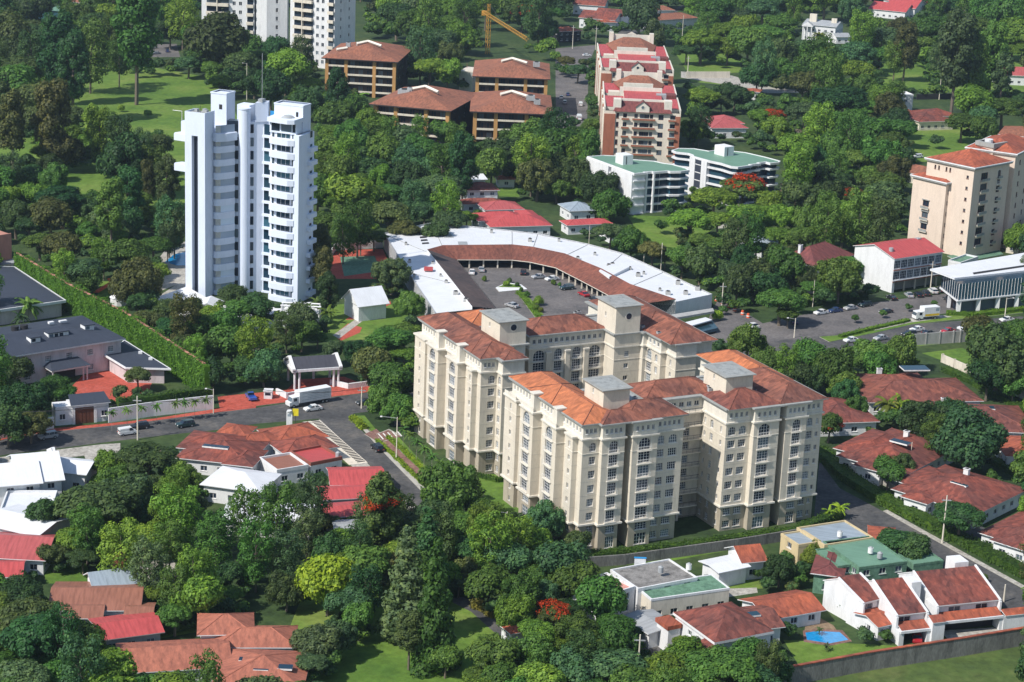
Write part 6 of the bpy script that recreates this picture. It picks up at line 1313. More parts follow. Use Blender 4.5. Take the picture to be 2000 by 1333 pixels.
pole(1551, 660, 622, 'street lamp on the main street left of the hedge', -2.0, 0, .14, 'street_lamp', 'street lamp')
pole(1817, 566, 511, 'utility pole before the wedge roof of the showroom')
pole(1290, 535, 475, 'tall antenna mast on the arcade roof edge', None, 0, .14, 'antenna_mast', 'mast')
pole(1150, 480, 441, 'slim mast behind the arcade roof', None, 0, .1, 'antenna_mast', 'mast')
pole(1257, 516, 480, 'utility pole behind the right wing of the arcade', None, 1)
pole(1409, 607, 553, 'utility pole beside the orange barrels', None, 1)
pole(1834, 195, 140, 'utility pole by the long dark hedge, upper right')
pole(1343, 143, 110, 'utility pole on the lawn right of the red terrace')
pole(1118, 96, 50, 'utility pole left of the orange roofed hut, top')
pole(1163, 98, 52, 'utility pole right of the orange roofed hut, top')
pole(1331, 95, 30, 'white pole behind the farther terrace roofs', None, 0)
pole(482, 196, 124, 'lamp post behind the white tower', -1.5, 0, .14, 'street_lamp', 'street lamp')
pole(988, 1069, 1000, 'lamp post on the lawn left of the front cream block', -2.0, 0, .13, 'street_lamp', 'street lamp')
pole(719, 1180, 1137, 'pale pole in the dark lower garden', None, 1)
pole(90, 1240, 1190, 'leaning pale pole by the rusted roof, lower left', None, 0)
pole(1245, 1330, 1240, 'utility pole at the bottom edge beside the tall white house')
pole(1587, 600, 548, 'lamp on a tall post in front of the plum roofed house', None, 0, .1, 'street_lamp', 'street lamp')
# signs at the street corner
r = thing('sign_board', 'yellow square sign board at the street corner', 'sign', *G(577, 832)); b = Bm(); b.box(-.06, -.06, 0, .06, .06, 2.5, M['iron']); b.box(-.7, -.1, 2.5, .7, 0, 4.3, flat((.75, .62, .03), name='yellow_paint')); b.build('board', r)
r = thing('sign_board', 'round topped white sign at the street corner', 'sign', *G(565, 832)); b = Bm(); b.box(-.7, -.15, 0, .7, .15, 3.6, M['white']); b.cyl(0, 0, 3.6, 3.9, .6, M['white'], 10); b.box(-.4, -.17, 2.4, .4, -.155, 3.0, M['greyblue']); b.build('board', r)
r = thing('playground_slide', 'orange red playground frame on grass beside the ivy wall', 'play frame', *G(215, 568)); b = Bm(); b.slab([(-4, -4, .3), (-2.6, -4, .3), (2, 2, 2.6), (.8, 2.4, 2.6)], .3, M['orange'], M['orange']); b.slab([(4, -1, .3), (4, .4, .3), (-1, 4, 2.4), (-1.4, 3, 2.4)], .3, M['orange'], M['orange']); b.box(-.5, 1, 0, 1.8, 3.4, 2.6, M['orange']); b.build('slide', r); b = Bm(); b.box(1, -5, 0, 5, -3.6, .5, M['yellow']); b.build('bench', r)
r = thing('marquee', 'small white domed marquee beside the playground frame', 'marquee', *G(232, 595)); b = Bm(); b.cyl(0, 0, 0, 2.2, 2.4, M['white'], 12); b.cyl(0, 0, 2.2, 3.6, 2.6, M['white'], 12, r2=.3); b.build('tent', r)
r = thing('pergola', 'white pergola arches half hidden by palms below the white tower', 'pergola', *G(585, 628)); b = Bm()
for x in (-5, -1.5, 2, 5.5):
    b.beam((x, 0, 0), (x, 0, 4.2), .25, M['white']); b.beam((x, 3, 0), (x, 3, 4.2), .25, M['white']); b.beam((x, -.4, 4.2), (x, 3.4, 4.2), .2, M['white'])
b.beam((-5.4, 0, 4.4), (6, 0, 4.4), .25, M['white']); b.beam((-5.4, 3, 4.4), (6, 3, 4.4), .25, M['white']); b.build('frame', r)

# ------------------------------------------------------------------ overhead wires (sagging spans between the poles)
def wires(name, label, pts, zs, n=3):
    P0 = [G(*p) for p in pts]; o = thing(name, label, 'overhead wires', P0[0][0], P0[0][1])
    for k in range(n):
        b = Bm()
        for i in range(len(P0) - 1):
            a, c = P0[i], P0[i + 1]; m_ = 8
            for j in range(m_):
                t0, t1 = j / m_, (j + 1) / m_; q = lambda t: (a[0] + (c[0] - a[0]) * t - P0[0][0] + (k - 1) * .6, a[1] + (c[1] - a[1]) * t - P0[0][1], zs[i] + (zs[i + 1] - zs[i]) * t - 4 * 1.1 * t * (1 - t))
                b.beam(q(t0), q(t1), .025, M['iron'], n=3)
        b.build('wire', o)
wires('overhead_wires', 'thin black wires strung along the left street to the corner pole', [(-40, 880), (269, 860), (500, 830), (706, 798), (724, 752)], [9.5, 9.4, 9.0, 5.2, 6.2])
wires('overhead_wires', 'thin black wires along the right lane and hedge', [(1640, 940), (1840, 1062), (2010, 1170)], [9, 9, 9])
# more small things seen in the photo
r = thing('garden_wall', 'white stepped garden wall with blue coping beside the salmon roof terrace', 'wall', *G(1236, 1150)); b = Bm(); b.box(0, 0, 0, 2.2, .3, 6.4, M['white']); b.box(-.1, -.05, 6.4, 2.3, .35, 6.6, M['bluetarp']); b.build('panel', r)
random.seed(9)
for i, (x, y, nm) in enumerate([(1345, 1112, 'mottled flat roof'), (1290, 1118, 'mottled flat roof'), (1640, 1048, 'yellow house roof'), (1718, 1090, 'green flat roof'), (1700, 1080, 'green flat roof'), (660, 893, 'flat red metal roof')]):
    z = 6.0 if i < 5 else 3.7; p = G(x, y, z); o = thing('water_tank', ['white', 'grey', 'pale grey', 'small white', 'dull grey', 'round grey'][i] + ' rooftop tank standing on the ' + nm, 'tank', p[0], p[1], z=z - .02); b = Bm(); b.cyl(0, 0, 0, 1.1, .55, M['whitefr' if i % 2 == 0 else 'greyroof'], 12); b.cyl(0, 0, 1.1, 1.35, .5, M['greyroof'], 12, r2=.2); b.build('tank', o)
for i, (x, y, lb) in enumerate([(1735, 1135, 'leaning grey skylight plate on the town house roof')]):
    pass
# ------------------------------------------------------------------ trees
def ico():
    t = (1 + 5 ** .5) / 2; v = np.array([(-1, t, 0), (1, t, 0), (-1, -t, 0), (1, -t, 0), (0, -1, t), (0, 1, t), (0, -1, -t), (0, 1, -t), (t, 0, -1), (t, 0, 1), (-t, 0, -1), (-t, 0, 1)], float)
    f = [(0, 11, 5), (0, 5, 1), (0, 1, 7), (0, 7, 10), (0, 10, 11), (1, 5, 9), (5, 11, 4), (11, 10, 2), (10, 7, 6), (7, 1, 8), (3, 9, 4), (3, 4, 2), (3, 2, 6), (3, 6, 8), (3, 8, 9), (4, 9, 5), (2, 4, 11), (6, 2, 10), (8, 6, 7), (9, 8, 1)]
    return v / np.linalg.norm(v[0]), np.array(f)
ICO = ico()
def crown(name, lobes, n, leaf, seed, flat=1.0, core=.80, up=.25, hang=0.0):
    """lobes: (x,y,z,r); leaf cards lie on the lobes' outer skin"""
    rng = np.random.default_rng(seed); Lb = np.array(lobes); A = Lb[:, 3] ** 2; cnt = (n * A / A.sum()).astype(int); C, N = [], []
    for i, (x, y, z, r) in enumerate(lobes):
        k = int(cnt[i] * 1.5); d = rng.normal(size=(k, 3)); d /= np.linalg.norm(d, axis=1, keepdims=True); d = d[d[:, 2] > -.75]
        rr = r * (1 + rng.normal(0, .10, (len(d), 1)) + .12 * np.sin(d[:, :1] * 7 + i) * np.cos(d[:, 1:2] * 6 + 2 * i))
        p = np.array([x, y, z]) + d * rr * np.array([1, 1, flat])
        q = ((p[:, None, :] - Lb[None, :, :3]) / np.array([1, 1, flat])); dist = np.linalg.norm(q, axis=2) / Lb[None, :, 3]; dist[:, i] = 9
        ok = dist.min(axis=1) > .82; p, d = p[ok], d[ok]; C.append(p); N.append(d * np.array([1, 1, 1 / flat]) * 1.0 + np.array([0, 0, up]) + rng.normal(0, .33, d.shape))
    C = np.concatenate(C); N = np.concatenate(N)
    cv, cf = [], []
    for (x, y, z, r) in lobes:
        cf.append(ICO[1] + 12 * len(cv)); cv.append(ICO[0] * r * core * np.array([1, 1, flat]) * (1 + rng.normal(0, .06, (12, 1))) + np.array([x, y, z]))
    return cards(name, C, N, leaf, rng, cores=(np.concatenate(cv), np.concatenate(cf)))
def lobes_round(seed, K=26, rz=.82, rmin=.24, rmax=.42, low=-.45, spread=.74):
    rng = np.random.default_rng(seed); L = [(0, 0, 0, .55)]
    for i in range(K):
        z = low + (1 - low) * (i + .5) / K; a = i * 2.4 + rng.random() * .7; s = sqrt(max(0, 1 - z * z)); r = rng.uniform(rmin * .75, rmax); e = spread * rng.uniform(.62, 1.28)
        L.append((s * cos(a) * e, s * sin(a) * e, z * rz * e * 1.02, r))
    return L
def lobes_broad(seed, K=30):
    rng = np.random.default_rng(seed); L = [(0, 0, .0, .42)]
    for i in range(K):
        a = i * 2.4 + rng.random(); rad = sqrt((i + .5) / K) * .80; z = .30 * (1 - rad ** 2) + rng.uniform(-.12, .10) - (.18 if rad > .6 and rng.random() < .5 else 0)
        L.append((cos(a) * rad, sin(a) * rad, z, rng.uniform(.17, .32)))
    return L
def lobes_tall(seed, K=22, w=.62):
    rng = np.random.default_rng(seed); L = []
    for i in range(K):
        z = -1.25 + 2.5 * (i + .5) / K; a = i * 2.4 + rng.random(); s = w * sqrt(max(.05, 1 - (z / 1.45) ** 2)) * rng.uniform(.5, 1.05)
        L.append((cos(a) * s, sin(a) * s, z, rng.uniform(.22, .38)))
    return L
def lobes_cone(seed, K=26):
    rng = np.random.default_rng(seed); L = []
    for i in range(K):
        t = (i + .5) / K; z = -1.9 + 4.4 * t; s = .50 * (1 - t) ** .8 + .05; a = i * 2.4
        L.append((cos(a) * s, sin(a) * s, z, .36 * (1 - t) + .14))
    return L
def lobes_dome(seed, K=20):
    rng = np.random.default_rng(seed); L = [(0, 0, 0, .5)]
    for i in range(K):
        a = i * 2.4 + rng.random() * .8; rad = sqrt((i + .5) / K) * .72; z = .55 * sqrt(max(0, 1 - rad ** 2)) + rng.uniform(-.32, .12); L.append((cos(a) * rad, sin(a) * rad, z, rng.uniform(.2, .46)))
    return L
CR = dict(
    R=[crown('crown', lobes_round(s, 34, .85, .20, .34), 7500, .105, s) for s in (1, 2, 3, 7)] + [crown('crown', lobes_dome(s), 5200, .13, s, up=.35) for s in (61, 62, 63)],
    B=[crown('crown', lobes_broad(s, 44), 7500, .095, s, flat=.55, up=.5) for s in (4, 5, 6, 8)] + [crown('crown', lobes_dome(s, 26), 5600, .12, s, flat=.7, up=.6) for s in (71, 72)],
    T=[crown('crown', lobes_tall(s), 5200, .12, s, core=.68) for s in (11, 12, 13)],
    C=[crown('crown', lobes_cone(s), 4200, .15, s, core=.72) for s in (21, 22)],
    S=[crown('crown', lobes_round(s, 14, .9, .35, .5, spread=.5), 1600, .15, s) for s in (31, 32)],
    W=[crown('crown', lobes_tall(s, 30, .9), 3800, .10, s, core=.45) for s in (51, 52)])
FLW = [crown('blossom', [(x, y, z + .06, r * .92) for x, y, z, r in lobes_broad(s, 44) if (i_ := int((x + 2) * 7 + (y + 2) * 5)) % 2 == 0 and z > -.05], 1500, .075, s + 40, flat=.6, core=.3) for s in (4, 5)]
def trunk_mesh(h, lean, forks, seed, r=.07):
    rng = random.Random(seed); b = Bm(); top = Vector((lean, 0, h)); b.beam((0, 0, 0), Vector((lean * .5, 0, h * .6)), r, M['bark'], r * .75, 6); b.beam(Vector((lean * .5, 0, h * .6)), top, r * .75, M['bark'], r * .45, 6)
    for k in range(forks):
        a = k * 2 * pi / forks + rng.random(); s = Vector((lean * .5, 0, h * rng.uniform(.5, .8))); e = s + Vector((cos(a) * .5, sin(a) * .5, rng.uniform(.3, .6))); b.beam(s, e, r * .45, M['bark'], r * .2, 5)
    return b.mesh('trunk')
TK = dict(R=[trunk_mesh(1.2, .08, 5, s) for s in (1, 2)], B=[trunk_mesh(1.3, .12, 6, s, .08) for s in (3, 4)], T=[trunk_mesh(3.4, .12, 4, s, .075) for s in (5, 6)], C=[trunk_mesh(2.0, 0, 0, 7, .06)], S=[trunk_mesh(.9, 0, 2, 8, .05)], W=[trunk_mesh(3.0, .1, 9, s, .06) for s in (9, 10)])
ZC = dict(R=1.12, B=1.15, T=2.55, C=2.1, S=.85, W=2.2)
def palm_meshes(seed, nf=17, big=1.0):
    rng = random.Random(seed); b = Bm(); V = []; fr = Bm()
    for k in range(nf):
        a = k * 2 * pi / nf * 2.0 + rng.random() * .5; el = rng.uniform(-.15, 1.15); L = 2.3 * rng.uniform(.85, 1.1); p = Vector((0, 0, 0)); d = Vector((cos(a) * cos(el), sin(a) * cos(el), sin(el))); side = Vector((-sin(a), cos(a), 0)); n = 7; prev = p
        for i in range(n):
            t = (i + 1) / n; d = (d + Vector((0, 0, -.22))).normalized(); p = prev + d * L / n; w = .42 * (1 - t * .75) + .05
            for s in (-1, 1):
                dr = Vector((0, 0, -.35 * w - .05)); q = side * s * w + dr + d * .12
                fr.face([prev, p, p + q, prev + q], M['leaf'])
            prev = p
    f = fr.mesh('fronds')
    t = Bm(); pts = [Vector((0.02 * i * i * .5, 0, i)) for i in range(5)]
    for i in range(4): t.beam((pts[i].x / 16 * 1.2, 0, pts[i].z / 4), (pts[i + 1].x / 16 * 1.2, 0, pts[i + 1].z / 4), .035 - .004 * i, M['barkpale'], .031 - .004 * i, 7)
    return f, t.mesh('trunk')
PM = [palm_meshes(s) for s in (1, 2)]; FAN = palm_meshes(5, 30)
COLS = dict(d=(.052, .115, .044), m=(.088, .185, .044), l=(.150, .265, .045), y=(.225, .330, .032), b=(.095, .125, .048), g=(.080, .155, .078), f=(.098, .150, .045), p=(.20, .165, .15), o=(.15, .19, .035))
CN = dict(d='dark green', m='mid green', l='light green', y='yellow green', b='olive brown', g='grey green', f='red flowering', p='bare grey', o='pale olive')
KN = dict(R=('round_tree', 'round tree'), B=('spreading_tree', 'spreading tree'), T=('tall_tree', 'tall slender tree'), C=('conifer', 'pointed conifer'), S=('shrub', 'bush'), W=('thin_tree', 'airy tree'), P=('palm', 'palm tree'), F=('fan_palm', 'fan palm'), Q=('young_palm', 'young street palm'))
rt = random.Random(7); placed = []
def tree(px, py, rp, kind, colr, hk=1.0):
    """px,py: crown centre and rp crown radius as seen; the crown sits at its own height above the ground"""
    R = 4.0
    if kind == 'Q': hk = 2.6
    for _ in range(6):
        zc = (ZC.get(kind, 0) * R * hk) if kind not in 'PFQ' else R * 2.4 * hk
        x, y = G(px, py, zc); dist = sqrt(x * x + y * y + (CAMH - zc) ** 2); R = rp * dist / FPX / (1.0 if kind not in 'TC' else (.9 if kind == 'T' else .62)) / (2.2 if kind in 'PFQ' else 1)
    placed.append((px, py, rp, kind, colr)); o = thing(KN[kind][0], '', 'tree' if kind not in 'SPFQ' else ('bush' if kind == 'S' else 'palm tree'), x, y, rt.uniform(0, 6.28))
    c = COLS[colr]; j = rt.uniform(.6, 1.12); hs = rt.uniform(-.018, .03); c = (max(.01, (c[0] + hs) * j), c[1] * j, c[2] * j, 1)
    if kind in 'PFQ':
        f, t = (FAN if kind == 'F' else PM[rt.randrange(2)]); a = put('fronds', f, o, (0, 0, zc)); a.scale = (R, R, R); a.color = c; a2 = put('trunk', t, o); a2.scale = (R * 1.6, R * 1.6, zc); return o
    me = rt.choice(CR[kind]); s = rt.uniform(.92, 1.08)
    a = put('crown', me, o, (0, 0, zc)); a.scale = (R * s * rt.uniform(.88, 1.15), R * rt.uniform(.85, 1.15), R * rt.uniform(.85, 1.25)); a.color = c
    t = put('trunk', rt.choice(TK[kind]), o); k = zc / ZC[kind]; t.scale = (k, k, k)
    if colr == 'f': q = put('blossom', FLW[rt.randrange(2)], o, (0, 0, zc + .12 * R)); q.scale = (R * s, R, R); q.color = (.42, .045, .012, 1) if kind != 'T' else (.42, .045, .012, 1)
    o['_k'] = (px, py); return o
def draw_trees(T):
    LM = [('white tower', 480, 400), ('golf lawn', 280, 190), ('ivy covered wall', 230, 660), ('dark roofed mansion', 120, 640), ('long left street wall', 300, 800), ('white villa', 80, 960), ('red tiled house', 420, 880), ('terracotta roofs', 420, 1270), ('rusted plum roof', 180, 1180), ('small red roof', 250, 1220), ('entrance pavilion', 615, 720), ('sports court', 700, 520), ('garden pavilion', 695, 580), ('arcade left wing', 810, 560), ('arcade curve', 1000, 450), ('arcade right end', 1340, 590), ('farther cream block', 930, 760), ('side street', 760, 890), ('front cream block', 1300, 900), ('lower driveway', 930, 1200), ('big lower lawn', 720, 1220), ('grey roofed building', 740, 1040), ('plum roofed white house', 1390, 1230), ('mottled flat roof', 1310, 1130), ('swimming pool', 1615, 1245), ('town houses', 1820, 1180), ('green flat roof', 1720, 1100), ('yellow house', 1650, 1040), ('foremost red villa', 1850, 940), ('middle red villa', 1720, 880), ('long red villa', 1900, 820), ('villa with glazed panel', 1800, 750), ('pale boundary wall', 1920, 720), ('main street', 1650, 650), ('lorry with yellow band', 1806, 617), ('plum roofed house', 1630, 490), ('red roofed office', 1750, 490), ('peach towers', 1880, 380), ('left green block', 1260, 350), ('right green block', 1430, 310), ('red roofed terrace', 1250, 180), ('access road', 1115, 200), ('brown roof below the crane', 1000, 130), ('brown roof nearest the tower', 800, 190), ('brown roof below the high-rise', 705, 100), ('white high-rises', 560, 50), ('club car park', 305, 100), ('club building', 100, 20), ('columned villa', 1600, 60), ('stepped red gables', 1730, 30), ('brown villa', 1840, 215), ('lawn by the peach towers', 1800, 280), ('upper right lawn', 1850, 140), ('red roofs behind the arcade', 1030, 420), ('two storey house', 945, 370), ('road bend lawn', 1400, 140), ('pink roofed house', 1420, 240), ('yellow crane', 970, 70), ('hillside houses at the top', 1160, 30)]
    obs = [(tree(*t), t) for t in T]; byl = {}
    for o, (px, py, rp, kind, colr, *_) in obs:
        n, lx, ly = min(LM, key=lambda l: hypot(l[1] - px, 1.4 * (l[2] - py))); dx, dy = px - lx, py - ly
        rel = ('left of' if dx < 0 else 'right of') if abs(dx) > abs(dy) * 1.2 else ('behind' if dy < 0 else 'in front of')
        size = 'large ' if rp > 42 else ('small ' if rp < 20 else '')
        byl.setdefault((f'{size}{CN[colr]} {KN[kind][1]} {rel} the {n}', n), []).append((px, o))
    ords = ['first', 'second', 'third', 'fourth', 'fifth', 'sixth', 'seventh', 'eighth', 'ninth', 'tenth', 'eleventh', 'twelfth']
    for (lab, n), L in byl.items():
        L.sort(key=lambda q: q[0])
        for i, (px, o) in enumerate(L):
            if len(L) == 1: o['label'] = lab
            elif len(L) == 2: o['label'] = lab + (', the left one' if i == 0 else ', the right one')
            else: o['label'] = lab + ', ' + ('leftmost' if i == 0 else 'rightmost' if i == len(L) - 1 else ords[min(11, i)] + ' from left')
            o['group'] = 'trees around the ' + n

def undergrowth(U):
    """the lesser trees and bushes that close the gaps between the counted trees: one mass, leaf clumps joined"""
    rng = np.random.default_rng(5); C, N, S_, K, cv, cf = [], [], [], [], [], []
    for (px, py, rp, colr) in U:
        zc = 3.0; x, y = G(px, py, zc); R = rp * sqrt(x * x + y * y + CAMH ** 2) / FPX; zc = R * 1.0; x, y = G(px, py, zc); c = np.array(COLS[colr]) * rng.uniform(.55, .95)
        for i in range(8):
            a = i * 2.4; q = .62 * R * sqrt((i + .4) / 8); r = R * rng.uniform(.36, .55); p0 = np.array([x + cos(a) * q, y + sin(a) * q, zc + R * rng.uniform(-.1, .35)]); n = 85 if rp > 23 else 46
            d = rng.normal(size=(n, 3)); d /= np.linalg.norm(d, axis=1, keepdims=True); d[:, 2] = np.abs(d[:, 2]) - .25
            C.append(p0 + d * r * rng.uniform(.85, 1.1, (n, 1))); N.append(d + np.array([0, 0, .3]) + rng.normal(0, .35, d.shape)); K.append(np.repeat(c[None] , n, 0)); S_.append(np.full(n, R * .22))
            cf.append(ICO[1] + 12 * len(cv)); cv.append(ICO[0] * r * .78 + p0)
    for o in list(bpy.data.objects):     # low plants round the foot of each wood tree
        if '_k' in o and o['category'] == 'tree' and not (o['_k'][0] < 470 and 130 < o['_k'][1] < 420): pass
    C = np.concatenate(C); N = np.concatenate(N); K = np.concatenate(K)
    me = cards('undergrowth', C, N, 1.0, rng, cores=(np.concatenate(cv), np.concatenate(cf)), mat=None)
    # scale the unit cards by each clump's own leaf size
    co = np.empty(len(me.vertices) * 3, np.float32); me.vertices.foreach_get('co', co); co = co.reshape(-1, 3); n = len(C); S_ = np.concatenate(S_); q = co[:4 * n].reshape(n, 4, 3); q = C[:, None] + (q - C[:, None]) * S_[:, None, None]; co[:4 * n] = q.reshape(-1, 3); me.vertices.foreach_set('co', co.ravel())
    col = np.concatenate([np.repeat(K, 4, 0), np.repeat(np.repeat(K[::46], 1, 0)[:1], len(co) - 4 * n, 0)]); at = me.color_attributes.new('tint', 'FLOAT_COLOR', 'POINT'); at.data.foreach_set('color', np.concatenate([col, np.ones((len(col), 1))], 1).astype(np.float32).ravel())
    m = leafmat('undergrowth_leaves'); nt_ = m.node_tree; av = nt_.nodes.new('ShaderNodeAttribute'); av.attribute_name = 'tint'
    oi = [x for x in nt_.nodes if x.type == 'OBJECT_INFO'][0]
    for l in list(nt_.links):
        if l.from_node == oi: nt_.links.new(av.outputs['Color'], l.to_socket)
    me.materials.clear(); me.materials.append(m); me.update()
    o = put('undergrowth', me); o['kind'] = 'stuff'; o['label'] = 'mass of lesser trees and bushes filling the woodland between the larger trees'; o['category'] = 'undergrowth'
